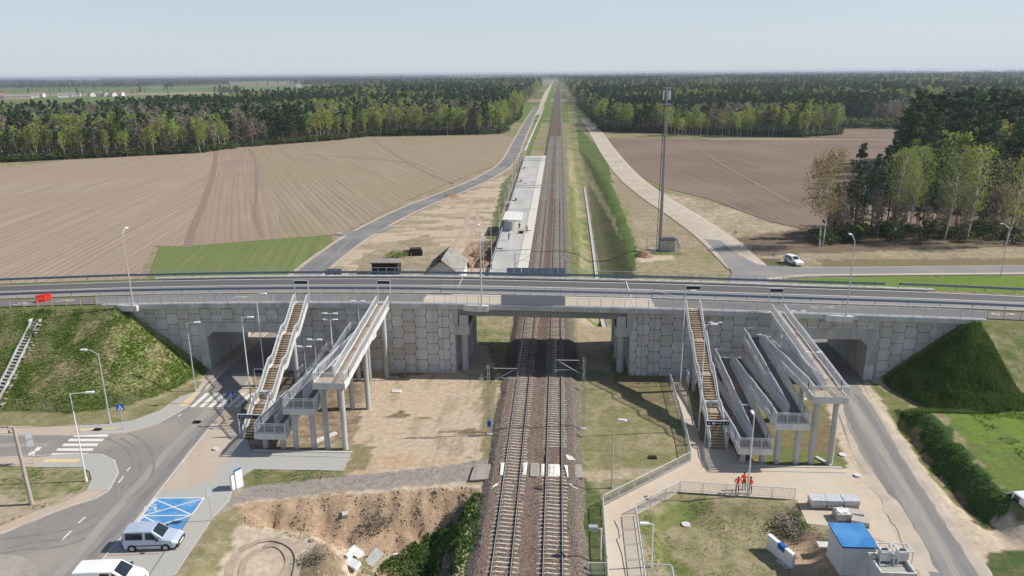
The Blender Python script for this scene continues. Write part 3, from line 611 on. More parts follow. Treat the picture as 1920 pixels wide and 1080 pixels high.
# roads beyond the bridge
RL = wsm([(470, 600), (560, 530), (620, 480), (690, 433), (780, 388), (870, 352), (925, 325), (955, 300), (975, 260), (998, 215), (1008, 200)], 8)
ribbon('road_verge', RL, [7.6] * len(RL), G + .13, MT['pavers_pink'], world=True)
ribbon('road', RL, [5.6] * len(RL), G + .16, MT['asphalt_new'], world=True)
ribbon('road', wsm([(640, 442), (665, 436), (700, 436), (730, 425)]), 4.0, G + .145, MT['asphalt_worn'], world=True)
ribbon('ditch_kerb', wsm([(560, 540), (600, 505), (640, 466), (666, 444), (664, 440)]), .5, G + .17, MT['concrete_dark'], world=True)
ribbon('road', wsm([(968, 252), (1002, 252)]), 3, G + .165, pth, world=True)
dirt = pm('dirt_road', (.44, .38, .30), (.53, .46, .37), .3, .95, c3=(.38, .32, .25), s3=.08)
RRp = wsm([(1098, 222), (1118, 250), (1145, 290), (1178, 330), (1225, 368), (1290, 410), (1345, 450), (1378, 480), (1405, 505)], 8)
ribbon('dirt_road', RRp, [8.5] * len(RRp), G + .13, dirt, world=True)
sheet('road', [(1320, 449), (1352, 452), (1378, 475), (1420, 497), (1480, 503), (1550, 503), (1925, 500), (2100, 499), (2100, 514), (1925, 516), (1560, 519), (1480, 523), (1440, 530), (1420, 560), (1360, 560), (1372, 512), (1350, 480)], G + .15, MT['asphalt_worn'])
ribbon('road_edge', wsm([(1440, 524), (1500, 518), (1560, 516.5), (1925, 513.5), (2100, 512)]), .9, G + .156, MT['pavers_tan'], world=True)
ribbon('road_edge', wsm([(1480, 502.5), (1560, 502.5), (1925, 499), (2100, 498)]), .25, G + .158, MT['kerb'], world=True)
# drain channel of the station
b = MB(); yy = list(range(112, 270, 6))
for i in range(len(yy) - 1):
    x0, x1 = float(linex(yy[i], ST)), float(linex(yy[i + 1], ST)); z0, z1 = gz(x0, yy[i]) + .06, gz(x1, yy[i + 1]) + .06
    for (a, c, za, zc) in ((-.42, -.22, .15, 0), (-.22, .22, 0, 0), (.22, .42, 0, .15)):
        b.face([(x0 + a, yy[i], z0 + za), (x0 + c, yy[i], z0 + zc), (x1 + c, yy[i + 1], z1 + zc), (x1 + a, yy[i + 1], z1 + za)])
b.build('drain_channel', MT['pavers_grey'], kind='structure')
b = MB(); yy = list(range(380, 900, 20))
for i in range(len(yy) - 1): b.face([(-17.5, yy[i], G + .2), (-16.6, yy[i], G + .2), (-16.6, yy[i + 1], G + .2), (-17.5, yy[i + 1], G + .2)])
b.build('drain_channel', MT['concrete_light'], kind='structure')

# ---------------------------------------------------------------- near roads and pavements
Z1 = G + .035
sheet('road', [(455, 630), (530, 630), (505, 660), (470, 705), (436, 752), (400, 793), (345, 862), (290, 933), (251, 982), (192, 1050), (150, 1105), (90, 1180), (-200, 1400), (-200, 1040), (-5, 1002), (100, 962), (180, 935), (205, 920), (222, 888), (215, 865), (190, 853), (140, 852), (80, 857), (-5, 859), (-200, 862), (-200, 806), (-5, 813), (150, 815), (233, 811), (300, 793), (330, 777), (353, 763), (375, 732), (405, 696), (430, 664)], Z1, MT['asphalt'])
sheet('pavement', [(192, 1050), (251, 982), (290, 933), (300, 921), (345, 918), (395, 903), (425, 862), (440, 815), (445, 790), (452, 784), (470, 845), (659, 847), (643, 883), (475, 880), (442, 900), (430, 940), (398, 972), (327, 1080), (290, 1140), (100, 1180), (150, 1105)], Z1 + .004, MT['pavers_grey'])
sheet('pavement', [(399, 795), (436, 752), (470, 705), (475, 720), (452, 760), (450, 784), (440, 815), (425, 862), (395, 903), (345, 918), (300, 921), (345, 862)], Z1 + .008, MT['pavers_pink'])
sheet('pavement', [(353, 763), (330, 777), (300, 793), (233, 811), (150, 815), (148, 796), (200, 796), (250, 789), (300, 770), (337, 745), (367, 735), (376, 731)], Z1 + .03, MT['pavers_grey'])
sheet('pavement', [(-200, 806), (-5, 813), (150, 815), (148, 796), (80, 800), (-5, 799), (-200, 795)], Z1 + .02, MT['pavers_pink'])
sheet('pavement', [(376, 731), (367, 735), (395, 690), (420, 655), (437, 655), (405, 696)], Z1 + .025, MT['pavers_pink'])
sheet('pavement', [(140, 852), (190, 853), (215, 865), (222, 888), (205, 920), (162, 920), (172, 900), (168, 885), (155, 877), (65, 877), (94, 856)], Z1 + .03, MT['pavers_grey'])
sheet('pavement', [(-5, 859), (80, 857), (94, 856), (65, 877), (40, 875), (-5, 873), (-200, 875), (-200, 862)], Z1 + .02, MT['pavers_pink'])
sheet('pavement', [(162, 920), (205, 920), (180, 935), (100, 962), (-5, 1002), (-5, 990), (60, 962), (130, 938)], Z1 + .012, MT['pavers_pink'])
def strip_line(name, pts, w, z, mat): return ribbon(name, [at(*p) for p in pts], w, z, mat, world=True)
for pts in ([(353, 763), (330, 777), (300, 793), (233, 811), (150, 815), (-5, 813)], [(222, 888), (215, 865), (190, 853), (140, 852), (-5, 859)], [(222, 888), (205, 920), (180, 935)], [(399, 795), (345, 862), (290, 933), (251, 982), (192, 1050)], [(405, 696), (376, 731), (353, 763)], [(414, 699), (385, 733)]):
    strip_line('kerb', pts, .16, Z1 + .045, MT['kerb'])
MK = Z1 + .012
def mark(pts, mat='white_paint', z=MK, name='road_marking'): return sheet(name, pts, z, MT[mat])
for k in range(6):
    x0 = 356 + k * 16.5; mark([(x0, 764), (x0 + 9, 764), (x0 + 38, 737.5), (x0 + 30, 737.5)])
for k, (a, c, y) in enumerate([(137, 204, 817), (127, 195, 825.5), (116, 185, 834.5), (105, 176, 843.5), (94, 166, 852.5)]):
    mark([(a, y + 2.6), (c - 3, y + 2.6), (c, y - 2.2), (a + 4, y - 2.2)])
mark([(52, 854), (63, 854), (68, 847), (58, 847)]); mark([(63, 846), (72, 846), (79, 839), (70, 839)])
for a, c in [((334, 782), (340, 777)), ((222, 906), (232, 894)), ((147, 982), (160, 970)), ((117, 1013), (134, 996)), ((238, 884), (245, 876))]:
    strip_line('road_marking', [a, c], .14, MK, MT['white_paint'])
mark([(335, 762.5), (349, 762.5), (376, 736.5), (366, 736.5)], 'yellow_tile', Z1 + .035, 'tactile_paving')
mark([(80, 868), (145, 868), (152, 861.5), (88, 861.5)], 'yellow_tile', Z1 + .036, 'tactile_paving')
mark([(150, 808.5), (218, 807), (220, 803.5), (150, 805)], 'yellow_tile', Z1 + .036, 'tactile_paving')
mark([(70, 854 + 0), (70.5, 854), (70.5, 853.5)], 'white_paint')
arc = pm('tyre_arc_marks', (.185, .172, .16), (.24, .222, .205), 2.0, .92, c3=(.26, .24, .215), s3=.5)
for k, pp in enumerate(([(240, 812), (268, 828), (285, 850), (288, 880), (270, 910), (235, 940)], [(225, 822), (250, 836), (262, 856), (264, 880), (250, 905), (215, 932)], [(200, 822), (232, 838), (246, 858), (246, 885), (228, 915)], [(10, 1030), (60, 1018), (120, 1010), (180, 985)], [(0, 1012), (60, 1004), (130, 992), (190, 960)], [(-5, 1040), (50, 1030), (110, 1026), (160, 1010)])):
    ribbon('tyre_mark', wsm(pp, 6), .28, Z1 + .007 + k * .0006, arc, world=True)
sheet('sand_patch', [(-60, 1040), (-5, 1040), (40, 1043), (62, 1055), (72, 1072), (60, 1100), (-60, 1100)], Z1 + .013, MT['gravel_track'])
# blue bays
mark([(291, 935), (383, 934), (335, 1002), (318, 1026), (222, 1026), (250, 990)], 'blue_paint', MK)
def wl(a, c, w=.13): strip_line('road_marking', [a, c], w, MK + .004 + .0005 * (hash((a, c)) % 5), MT['white_paint'])
wl((291, 935), (383, 934)); wl((383, 934), (335, 1002)); wl((335, 1002), (318, 1026)); wl((291, 935), (230, 1016))
for p in (((291, 937), (360, 966)), ((267, 968), (383, 935)), ((267, 968), (360, 967)), ((267, 968), (337, 1001)), ((301, 985), (360, 967))): wl(*p)
def ring(bb, cx, cy, r, w, z, a0=0, a1=2 * PI, n=14):
    for i in range(n):
        t0 = a0 + (a1 - a0) * i / n; t1 = a0 + (a1 - a0) * (i + 1) / n
        bb.face([(cx + (r - w) * math.cos(t0), cy + (r - w) * math.sin(t0), z), (cx + r * math.cos(t0), cy + r * math.sin(t0), z), (cx + r * math.cos(t1), cy + r * math.sin(t1), z), (cx + (r - w) * math.cos(t1), cy + (r - w) * math.sin(t1), z)])
def seg2(bb, p, q, w, z):
    d = Vector((q[0] - p[0], q[1] - p[1], 0)).normalized(); nn = Vector((-d.y, d.x, 0)) * w / 2
    P0 = Vector((*p, z)); Q0 = Vector((*q, z)); bb.face([P0 - nn, Q0 - nn, Q0 + nn, P0 + nn])
for px in ((281, 952), (257, 985)):
    cx, cy = at(*px); bb = MB(); z = MK + .009
    ring(bb, cx, cy, .5, .08, z, R(120), R(400)); seg2(bb, (cx - .15, cy + .15), (cx + .5, cy + .15), .11, z); seg2(bb, (cx + .5, cy + .15), (cx + .75, cy - .5), .11, z); seg2(bb, (cx + .75, cy - .5), (cx + 1.0, cy - .5), .11, z); seg2(bb, (cx - .15, cy + .15), (cx - .1, cy + .85), .12, z); ring(bb, cx - .1, cy + 1.02, .13, .13, z); seg2(bb, (cx - .13, cy + .5), (cx + .4, cy + .5), .1, z)
    bb.build('road_marking', MT['white_paint'], kind='structure')
strip_line('kerb', [(360, 966), (335, 1003), (310, 1034), (285, 1072), (270, 1095)], .12, Z1 + .03, MT['concrete_dark'])
strip_line('road_marking', [(200, 1042), (300, 1039)], .13, MK + .002, MT['red_paver'])
strip_line('kerb', [(437, 917), (427, 940), (400, 970), (327, 1080)], .1, Z1 + .03, MT['kerb'])
strip_line('kerb', [(659, 847), (643, 883), (475, 880)], .1, Z1 + .03, MT['kerb'])
# right side
sheet('pavement', [(1130, 950), (1295, 865), (1289, 830), (1254, 708), (1285, 706), (1300, 780), (1312, 828), (1368, 830), (1387, 861), (1440, 872), (1600, 880), (1640, 905), (1668, 985), (1690, 1030), (1640, 1010), (1556, 987), (1513, 982), (1494, 938), (1274, 923), (1191, 966), (1207, 1080), (1225, 1300), (1150, 1300), (1139, 1080)], Z1, MT['pavers_tan'])
sheet('road', [(1545, 690), (1602, 690), (1640, 760), (1672, 810), (1752, 930), (1850, 1072), (1960, 1250), (1850, 1250), (1727, 1080), (1657, 935), (1600, 850), (1580, 800), (1560, 740)], Z1 + .006, MT['asphalt_worn'])
sheet('road', [(1480, 628), (1545, 628), (1602, 690), (1545, 690)], Z1 + .006, MT['asphalt'])
cable_pts = [at(*p) for p in [(1152, 977), (1160, 995), (1162, 1010), (1156, 1012), (1166, 1040), (1172, 1075), (1178, 1110)]]

tyre = pm('tyre_track_soil', (.36, .28, .21), (.44, .35, .265), 1.5, .95)
for pp, w in (([(428, 1085), (438, 1045), (468, 1022), (508, 1011), (545, 1020), (562, 1045), (556, 1085)], .75), ([(452, 1085), (461, 1052), (488, 1031), (514, 1022), (535, 1034), (541, 1055), (528, 1082)], .55)):
    P_ = smooth([hit(*p)[:2] for p in pp], 8); ribbon('tyre_track', P_, w, .035, tyre, world=True, zf=gz)
for pp in ([(851, 459), (862, 442), (872, 425), (880, 400), (884, 375)], [(875, 458), (883, 445), (888, 433), (894, 415), (899, 392)]):
    P_ = wsm(pp, 6); ribbon('tyre_track', P_, 1.1, .05, tyre, world=True, zf=gz)

# dust and sand drifted over the road edges: irregular thin sheets
def drift(px, w0, w1, z, mat, seed, side=0.0, world=False, out=0):
    rs = random.Random(seed); pts = [Vector((*(p if world else at(*p)), 0)) for p in px]; d = [pts[0]]
    for i in range(len(pts) - 1):
        n = max(1, int((pts[i + 1] - pts[i]).length / .8)); d += [pts[i].lerp(pts[i + 1], (k + 1) / n) for k in range(n)]
    b = MB(); L = []; Rr = []; Cc = []; a = c = .5
    for i, p in enumerate(d):
        t = (d[min(i + 1, len(d) - 1)] - d[max(i - 1, 0)]).normalized(); nn = Vector((-t.y, t.x, 0)); a = min(1, max(0, a + rs.uniform(-.35, .35))); c = min(1, max(0, c + rs.uniform(-.35, .35)))
        L.append(p + nn * (w0 + (w1 - w0) * a + side) + Vector((0, 0, z if out <= 0 else G - .05))); Rr.append(p - nn * (w0 + (w1 - w0) * c - side) + Vector((0, 0, z if out >= 0 else G - .05)))
        Cc.append(p + nn * side + Vector((0, 0, z)))
    for i in range(len(d) - 1): b.face([Rr[i], Rr[i + 1], Cc[i + 1], Cc[i]]); b.face([Cc[i], Cc[i + 1], L[i + 1], L[i]])
    return b.build('road_edge', mat, kind='structure')
DUST = pm('road_dust', (.44, .375, .295), (.52, .45, .36), .8, .95, c3=(.37, .32, .26), s3=.3)
drift([(1602, 700), (1640, 760), (1672, 810), (1752, 930), (1850, 1072), (1900, 1150)], .35, .85, Z1 + .0101, DUST, 1, out=1)
drift([(1552, 712), (1566, 750), (1582, 800), (1600, 850), (1657, 935), (1727, 1080), (1780, 1180)], .3, .7, Z1 + .0102, DUST, 2, out=-1)
drift([(1610, 890), (1650, 940), (1690, 1010), (1720, 1070)], .3, 1.1, Z1 + .0105, DUST, 22, .5)
drift([(0, 1001), (100, 961), (180, 934), (204, 921)], .05, .5, Z1 + .0145, DUST, 3)
drift([(399, 797), (345, 864), (292, 930)], .0, .28, Z1 + .0122, DUST, 4)
drift([(-5, 812), (150, 814), (233, 810), (300, 792)], .05, .3, Z1 + .0123, DUST, 5, -.3)
drift([(-5, 861), (60, 860)], .1, .5, Z1 + .0124, DUST, 6)
RS_ = Z1 + .0127
worn = pm('tyre_polished_asphalt', (.185, .178, .172), (.225, .215, .205), 1.2, .85, stretch=(1, .2, 1))
pale = pm('dusty_asphalt', (.29, .268, .24), (.33, .305, .27), 1.2, .92, stretch=(1, .2, 1))
for k, (a, c) in enumerate((((1572, 740), (1770, 1100)), ((1606, 740), (1850, 1120)))):
    drift([a, ((a[0] + c[0]) / 2 - 2, (a[1] + c[1]) / 2), c], .3, .5, Z1 + .0075 + k * .0003, worn, 30 + k)
drift([(1590, 745), (1690, 900), (1810, 1110)], .25, .5, Z1 + .0078, pale, 33)
for k, pp in enumerate(([(440, 745), (345, 845), (250, 960), (140, 1085)], [(420, 740), (320, 842), (225, 950), (110, 1080)])):
    drift(pp, .3, .55, Z1 + .002 + k * .0003, pale if k else worn, 40 + k)
drift([(-60, 836), (60, 835), (90, 835)], .4, .7, Z1 + .0025, pale, 44)
for k, off in enumerate((-3.9, 3.9)): drift([(p[0] + off * .92, p[1]) for p in RRp], .1, .6, G + .136, MT['pavers_tan'] if k else DUST, 50 + k, 0, True)
for k, off in enumerate((-1.3, 1.3)): drift([(p[0] + off, p[1]) for p in RRp], .25, .5, G + .137, pm('wheel_rut', (.41, .35, .275), (.49, .42, .335), .6, .95), 55 + k, 0, True)
# ---------------------------------------------------------------- ballast bed
def grid_mesh(name, xs_, ys_, zf, mats, mi=None, kind='structure'):
    XX, YY = np.meshgrid(np.array(xs_), np.array(ys_)); x = XX.ravel(); y = YY.ravel(); z = zf(x, y); nx_, ny_ = len(xs_), len(ys_)
    idx = np.arange(nx_ * ny_).reshape(ny_, nx_); F = np.stack([idx[:-1, :-1], idx[:-1, 1:], idx[1:, 1:], idx[1:, :-1]], -1).reshape(-1, 4)
    me = bpy.data.meshes.new(name); me.vertices.add(len(x)); me.vertices.foreach_set('co', np.stack([x, y, z], 1).ravel().astype(np.float32))
    me.loops.add(F.size); me.loops.foreach_set('vertex_index', F.ravel().astype(np.int32)); me.polygons.add(len(F))
    me.polygons.foreach_set('loop_start', np.arange(0, F.size, 4).astype(np.int32)); me.polygons.foreach_set('loop_total', np.full(len(F), 4, np.int32))
    for q in mats: me.materials.append(q)
    if mi is not None: me.polygons.foreach_set('material_index', mi((x[F].mean(1)), (y[F].mean(1))).astype(np.int32))
    me.update(); return link(name, me, kind=kind)
TX = (-4.22, -0.22)
def ball_z(x, y):
    d = np.maximum(np.maximum(-6.15 - x, x - 1.75), 0)
    w = 1 + (vn(x, y, 3.0, 41) - .5) * .5
    z = -.20 - d * .62 / w - .05 * np.exp(-((x + 2.2) / .5) ** 2)
    z = z + (vn(x, y, .33, 42) - .5) * .07 + (vn(x, y, 1.3, 43) - .5) * .05
    return np.maximum(z, height(x, y) - .15 - .12 * (d > 1.5))
ysn = list(np.arange(40, 150, .22)) + list(np.arange(150, 360, 1.0)) + list(np.arange(360, 3000, 20.))
xsb = list(np.arange(-9.4, 4.4, .22))
grid_mesh('track_bed', xsb, ysn, ball_z, [MT['ballast'], MT['ballast_red']], lambda x, y: ((x > -6.0) & (x < 1.1) & (vn(x, y, 1.2, 44) > .22)))
# loose stones on the ballast and clods of soil in the pit
def stones(name, n, bounds, dens, size, mat, seed, zfun=None):
    rs = np.random.RandomState(seed); x = rs.uniform(bounds[0], bounds[1], n); y = rs.uniform(bounds[2], bounds[3], n); k = dens(x, y, rs.rand(n)); x = x[k]; y = y[k]; n = len(x)
    z = (zfun or ball_z)(x, y); s = size * rs.uniform(.5, 1.3, n); base = np.array([(1, 0, 0), (-.5, .87, 0), (-.5, -.87, 0), (0, 0, 1.)])
    a = rs.uniform(0, 6.28, n); V = []
    for p in base:
        jx = p * rs.uniform(.7, 1.3, (n, 1)); V.append(np.stack([x + s * (jx[:, 0] * np.cos(a) - jx[:, 1] * np.sin(a)), y + s * (jx[:, 0] * np.sin(a) + jx[:, 1] * np.cos(a)), z - .01 + s * jx[:, 2] * .9], 1))
    V = np.stack(V, 1).reshape(-1, 3).astype(np.float32); b0 = np.arange(n) * 4
    F = np.concatenate([np.stack([b0 + i, b0 + j, b0 + 3], 1) for i, j in ((0, 1), (1, 2), (2, 0))], 0)
    me = bpy.data.meshes.new(name); me.vertices.add(len(V)); me.vertices.foreach_set('co', V.ravel()); me.loops.add(F.size); me.loops.foreach_set('vertex_index', F.ravel().astype(np.int32))
    me.polygons.add(len(F)); me.polygons.foreach_set('loop_start', np.arange(0, F.size, 3, dtype=np.int32)); me.polygons.foreach_set('loop_total', np.full(len(F), 3, np.int32)); me.update(); me.materials.append(mat)
    link(name, me, kind='stuff')
stones('ballast_stones', 90000, (-8.2, 3.4, 42, 90), lambda x, y, r: (r < .95), .055, pm('stone_mix', (.10, .075, .065), (.40, .32, .27), 9, .95, detail=1), 4)

CLOD = pm('soil_clod', (.30, .21, .135), (.52, .40, .28), 2, .95, detail=2)
stones('soil_clods', 26000, (-40, -6, 46, 72), lambda x, y, r: inside(x, y, PIT) & (r < .25 + .7 * (fbm(x, y, 1.5, 81) > .52)), .11, CLOD, 14, height)
stones('gravel', 9000, (-42, -7, 60, 74), lambda x, y, r: inside(x, y, W2([(400, 960), (450, 915), (560, 900), (760, 882), (935, 858), (935, 895), (800, 912), (600, 925), (440, 950)])), .05, MT['ballast'], 15, height)
stones('soil_clods', 9000, (-32, -7, 66, 92), lambda x, y, r: (fbm(x, y, 4, 82) > .5) & (r < .25) & (x > -21), .05, CLOD, 16, height)
stones('soil_clods', 7000, (4, 40, 44, 90), lambda x, y, r: (fbm(x, y, 3, 83) > .55) & (r < .6) & ((x < 14) | (y < 62)), .05, CLOD, 17, height)

# ---------------------------------------------------------------- tracks
def sleeper_mesh(hw=1.3):
    b = MB()
    for s0, s1, z0, z1 in ((-hw, -.95, .06, .0), (-.95, -.5, .0, .0), (-.5, .5, -.045, -.045), (.5, .95, .0, .0), (.95, hw, .0, .06)):
        za = -.0 - abs(s0 if s0 < 0 else 0) * 0
        b.hexa([(s0, -.10, -.18), (s1, -.10, -.18), (s1, .10, -.18), (s0, .10, -.18), (s0, -.075, -z0 if s0 < 0 else z0 * 0 + (-.045 if abs(s0) < .51 and abs(s1) < .51 else 0)), (s1, -.075, (-.045 if abs(s0) < .51 and abs(s1) < .51 else 0) if s1 <= .95 else -.06), (s1, .075, (-.045 if abs(s0) < .51 and abs(s1) < .51 else 0) if s1 <= .95 else -.06), (s0, .075, -z0 if s0 < 0 else (-.045 if abs(s0) < .51 and abs(s1) < .51 else 0))])
    return b.mesh('sleeper', MT['sleeper'])
slm = sleeper_mesh()
tr_lab = ['left railway track with pale concrete sleepers running past the platform edge', 'right railway track with pale concrete sleepers beside the right catenary mast']
for ti, x0 in enumerate(TX):
    t = empty('railway_track', (x0, 60, 0), tr_lab[ti], 'railway track', 'the two tracks of the line')
    for s in (-.755, .755):
        b = MB(); ys_ = [-22, 30, 90, 300, 2940]
        for i in range(len(ys_) - 1):
            b.box(s - .036, ys_[i], -.125, s + .036, ys_[i + 1], -.004, 0); b.box(s - .028, ys_[i], -.003, s + .028, ys_[i + 1], .004, 1)
            b.box(s - .075, ys_[i], -.155, s + .075, ys_[i + 1], -.128, 0)
        b.build('rail', [MT['rail_side'], MT['rail_top']], t)
    n = 0; st = MB(); y = 44.0; rest = 0
    while y < 460:
        covered = 66.0 < y < 69.6
        if covered and ti == 0 and (int(y * 10) % 3): covered = False
        if not covered:
            if n < 300:
                o = link('sleeper', slm, t, (random.uniform(-.015, .015), y - 60 + random.uniform(-.02, .02), -.15)); o.rotation_euler = (0, 0, random.uniform(-.008, .008))
            else: st.box(-1.3, y - 60 - .11, -.3, 1.3, y - 60 + .11, -.13)
            n += 1
        y += .6
    if st.v: st.build('sleepers_far', MT['sleeper'], t, kind='stuff')
# removed level crossing: white sheets, ballast heaps, asphalt islands
def rag(name, pts, z, mat, label, cat, th=.05, seed=0, grp=None):
    rs = random.Random(seed); b = MB(); n = len(pts); cx = sum(p[0] for p in pts) / n; cy = sum(p[1] for p in pts) / n
    top = [(x, y, z + rs.uniform(0, th)) for x, y in pts]; mid = [(cx + (x - cx) * .55, cy + (y - cy) * .55, z + th + rs.uniform(0, th * 2)) for x, y in pts]
    bot = [(x, y, z - .12) for x, y in pts]
    for i in range(n):
        j = (i + 1) % n; b.face([bot[i], bot[j], top[j], top[i]]); b.face([top[i], top[j], mid[j], mid[i]])
    b.face(mid); return b.build(name, mat, label=label, cat=cat, group=grp)
GEO = pm('white_geotextile', (.74, .70, .62), (.80, .77, .71), 5, .8, bump=.03, bscale=4, c3=(.60, .55, .48), s3=2.5)
def wp(l): return [at(px, py, -.15) for px, py in l]
rag('membrane_sheet', wp([(1028, 870), (1049, 871), (1050, 893), (1027, 894)]), -.15, GEO, 'wide white membrane sheet laid between the rails of the right track', 'sheet', .04, 1)
rag('membrane_sheet', wp([(1014, 871), (1021, 870), (1020, 893), (1013, 890)]), -.15, GEO, 'narrow white sheet just left of the right track by the asphalt island', 'sheet', .04, 2)
rag('membrane_sheet', wp([(1057, 872), (1064, 872), (1066, 895), (1063, 894)]), -.15, GEO, 'narrow torn white sheet just right of the right track', 'sheet', .04, 3)
rag('membrane_sheet', wp([(980, 868), (989, 866), (986, 891), (979, 890)]), -.15, GEO, 'white sheet strip just right of the left track', 'sheet', .04, 4)
rag('membrane_sheet', wp([(938, 868), (946, 867), (944, 892), (937, 891)]), -.15, GEO, 'white sheet strip just left of the left track', 'sheet', .04, 5)
rag('membrane_sheet', wp([(1056, 850), (1072, 854), (1079, 861), (1066, 864), (1058, 858)]), -.3, GEO, 'pale pointed sheet on the ballast behind the crossing, right side', 'sheet', .1, 6)
rag('membrane_sheet', wp([(1060, 905), (1072, 904), (1084, 914), (1076, 915)]), -.35, GEO, 'pale pointed sheet on the ballast in front of the crossing, right side', 'sheet', .1, 7)
rag('membrane_sheet', wp([(923, 902), (939, 904), (938, 913), (920, 915), (914, 916)]), -.4, GEO, 'pale pointed sheet on the ballast in front of the crossing, left side', 'sheet', .1, 8)
rag('crossing_slab', wp([(995, 868), (1012, 868), (1011, 893), (994, 893)]), -.14, MT['gravel_track'], 'grey asphalt island between the two tracks at the removed crossing', 'asphalt slab', .02, 9)
rag('crossing_slab', wp([(1069, 868), (1090, 868), (1094, 893), (1069, 893)]), -.3, MT['gravel_track'], 'grey asphalt end of the removed crossing right of the tracks', 'asphalt slab', .02, 10)
rag('crossing_slab', wp([(890, 866), (934, 864), (933, 892), (880, 895)]), -.45, MT['gravel_track'], 'grey asphalt end of the removed crossing left of the tracks', 'asphalt slab', .02, 11)

# ---------------------------------------------------------------- catenary
def insul(b, p, q): b.tube(p, q, .045, n=6, m=1)
def mast(x, y, z0, ztop, side, name_label, lattice=True, grp='catenary masts beside the tracks', cab=None):
    t = empty('catenary_mast', (x, y, z0), name_label, 'catenary mast', grp); h = ztop - z0; b = MB()
    for sx in (-.13, .13):
        for sy in (-.07, .07): b.bar((sx, sy, 0), (sx * .75, sy, h), .05, .05)
    zz = .3; k = 0
    while zz < h - .5:
        for sy in (-.07, .07): b.bar((-.12 if k % 2 else .12, sy, zz), (.12 if k % 2 else -.12, sy, zz + .55), .03, .03)
        zz += .55; k += 1
    b.build('mast_post', MT['steel_white' if y > 300 else 'steel'], t)
    b = MB(); b.box(-.32, -.25, -.3, .32, .25, .12); b.build('footing', MT['concrete'], t)
    b = MB(); tx = (side * 3.0); b.tube((0, 0, h - .35), (tx, 0, h - .35), .035); b.tube((0, 0, h - 2.1), (tx * .9, 0, h - .5), .03)
    b.tube((tx * .45, 0, h - 1.45), (tx * 1.05, 0, h - 1.5), .025); b.tube((tx * 1.05, 0, h - 1.5), (tx * .98, 0, h - 1.75), .018)
    insul(b, (side * .15, 0, h - .35), (side * .55, 0, h - .35)); insul(b, (side * .12, 0, h - 2.03), (side * .45, 0, h - 1.8))
    b.build('cantilever', [MT['steel'], MT['plastic']], t)
    if cab:
        b = MB(); b.box(-.2, -.3, 1.1, .2, -.1, 1.75); b.build('switch_box', MT['sign_blue'], t)
        b = MB(); b.bar((-.1, 0, h - 1.3), (-.9, 0, h - 1.5), .05); b.tube((-.75, 0, h - 1.5), (-.75, 0, h - 1.05), .05); b.box(-1.0, -.08, h - 1.75, -.6, .08, h - 1.5); b.tube((-.1, 0, h), (-.6, 0, h - 1.2), .012); b.build('surge_bracket', MT['steel'], t)
    return t
mast(-7.27, 73.18, G, 7.4, 1, 'lattice catenary mast left of the tracks with blue switch box near its foot', cab=1)
mast(2.88, 74.87, G, 7.76, -1, 'lattice catenary mast right of the tracks in front of the bridge')
for k, y in enumerate((124, 380, 435, 490, 545, 600, 660, 720, 790, 860, 940)):
    mast(3.3 if y != 124 else 3.2, y, G, 7.6, -1, 'distant catenary mast on the right side of the far line' if k else 'catenary mast right of the tracks just behind the bridge barrier', grp='far catenary masts')
    mast(-7.6 if y != 124 else -7.4, y, G, 7.6, 1, 'distant catenary mast on the left side of the far line' if k else 'catenary mast left of the tracks just behind the bridge barrier', grp='far catenary masts')
def gantry(y, xl, xr, zt, label):
    t = empty('gantry', (xr, y, G), label, 'gantry', 'catenary gantries over platform and tracks'); w = xl - xr; h = zt - G
    for xx in (0, w):
        b = MB()
        for sx in (-.18, .18):
            for sy in (-.18, .18): b.bar((xx + sx, sy, 0), (xx + sx, sy, h), .07)
        z = .4; k = 0
        while z < h - .5:
            for sy in (-.18, .18): b.bar((xx + (-.18 if k % 2 else .18), sy, z), (xx + (.18 if k % 2 else -.18), sy, z + .7), .04)
            z += .7; k += 1
        b.build('gantry_post', MT['steel'], t)
    b = MB()
    for zz in (h, h - .7):
        for sy in (-.2, .2): b.bar((0, sy, zz), (w, sy, zz), .09)
    n = int(abs(w) / .9)
    for i in range(n):
        x0 = w * i / n; x1 = w * (i + 1) / n
        for sy in (-.2, .2): b.bar((x0, sy, h if i % 2 else h - .7), (x1, sy, h - .7 if i % 2 else h), .05)
    b.build('gantry_beam', MT['steel'], t)
    for tx in (-3.2, -7.4):
        b = MB(); b.tube((tx, 0, h - .7), (tx, 0, h - 2.2), .04); b.tube((tx, 0, h - 2.0), (tx + 1.2, 0, h - 2.0), .025); b.tube((tx, 0, h - 1.2), (tx + 1.2, 0, h - 2.0), .02); b.build('dropper', MT['steel'], t)
x, y = at(1066, 400); zt = 7.2
gantry(208, -14.6, 3.1, zat(3.1, 208, 347), 'nearest steel lattice gantry spanning platform and both tracks')
gantry(262, -15.6, 3.1, zat(3.1, 262, 297), 'middle steel lattice gantry spanning platform and both tracks')
gantry(322, -16.4, 3.1, zat(3.1, 322, 268), 'farthest steel lattice gantry at the far platform end')
for tx, lab in ((TX[0], 'left track'), (TX[1], 'right track')):
    b = MB(); ys_ = [20, 74, 124, 166, 208, 262, 322, 400, 460, 520, 580, 650, 730]
    for i in range(len(ys_) - 1):
        y0, y1 = ys_[i], ys_[i + 1]; b.tube((tx, y0, 5.3), (tx, y1, 5.3), .012, n=4, caps=False)
        ym = (y0 + y1) / 2; b.tube((tx, y0, 6.6), (tx, ym, 5.7), .012, n=4, caps=False); b.tube((tx, ym, 5.7), (tx, y1, 6.6), .012, n=4, caps=False)
    b.build('overhead_wire', MT['cable'], label='overhead contact and carrying wire above the ' + lab, cat='overhead wire', group='overhead wires')

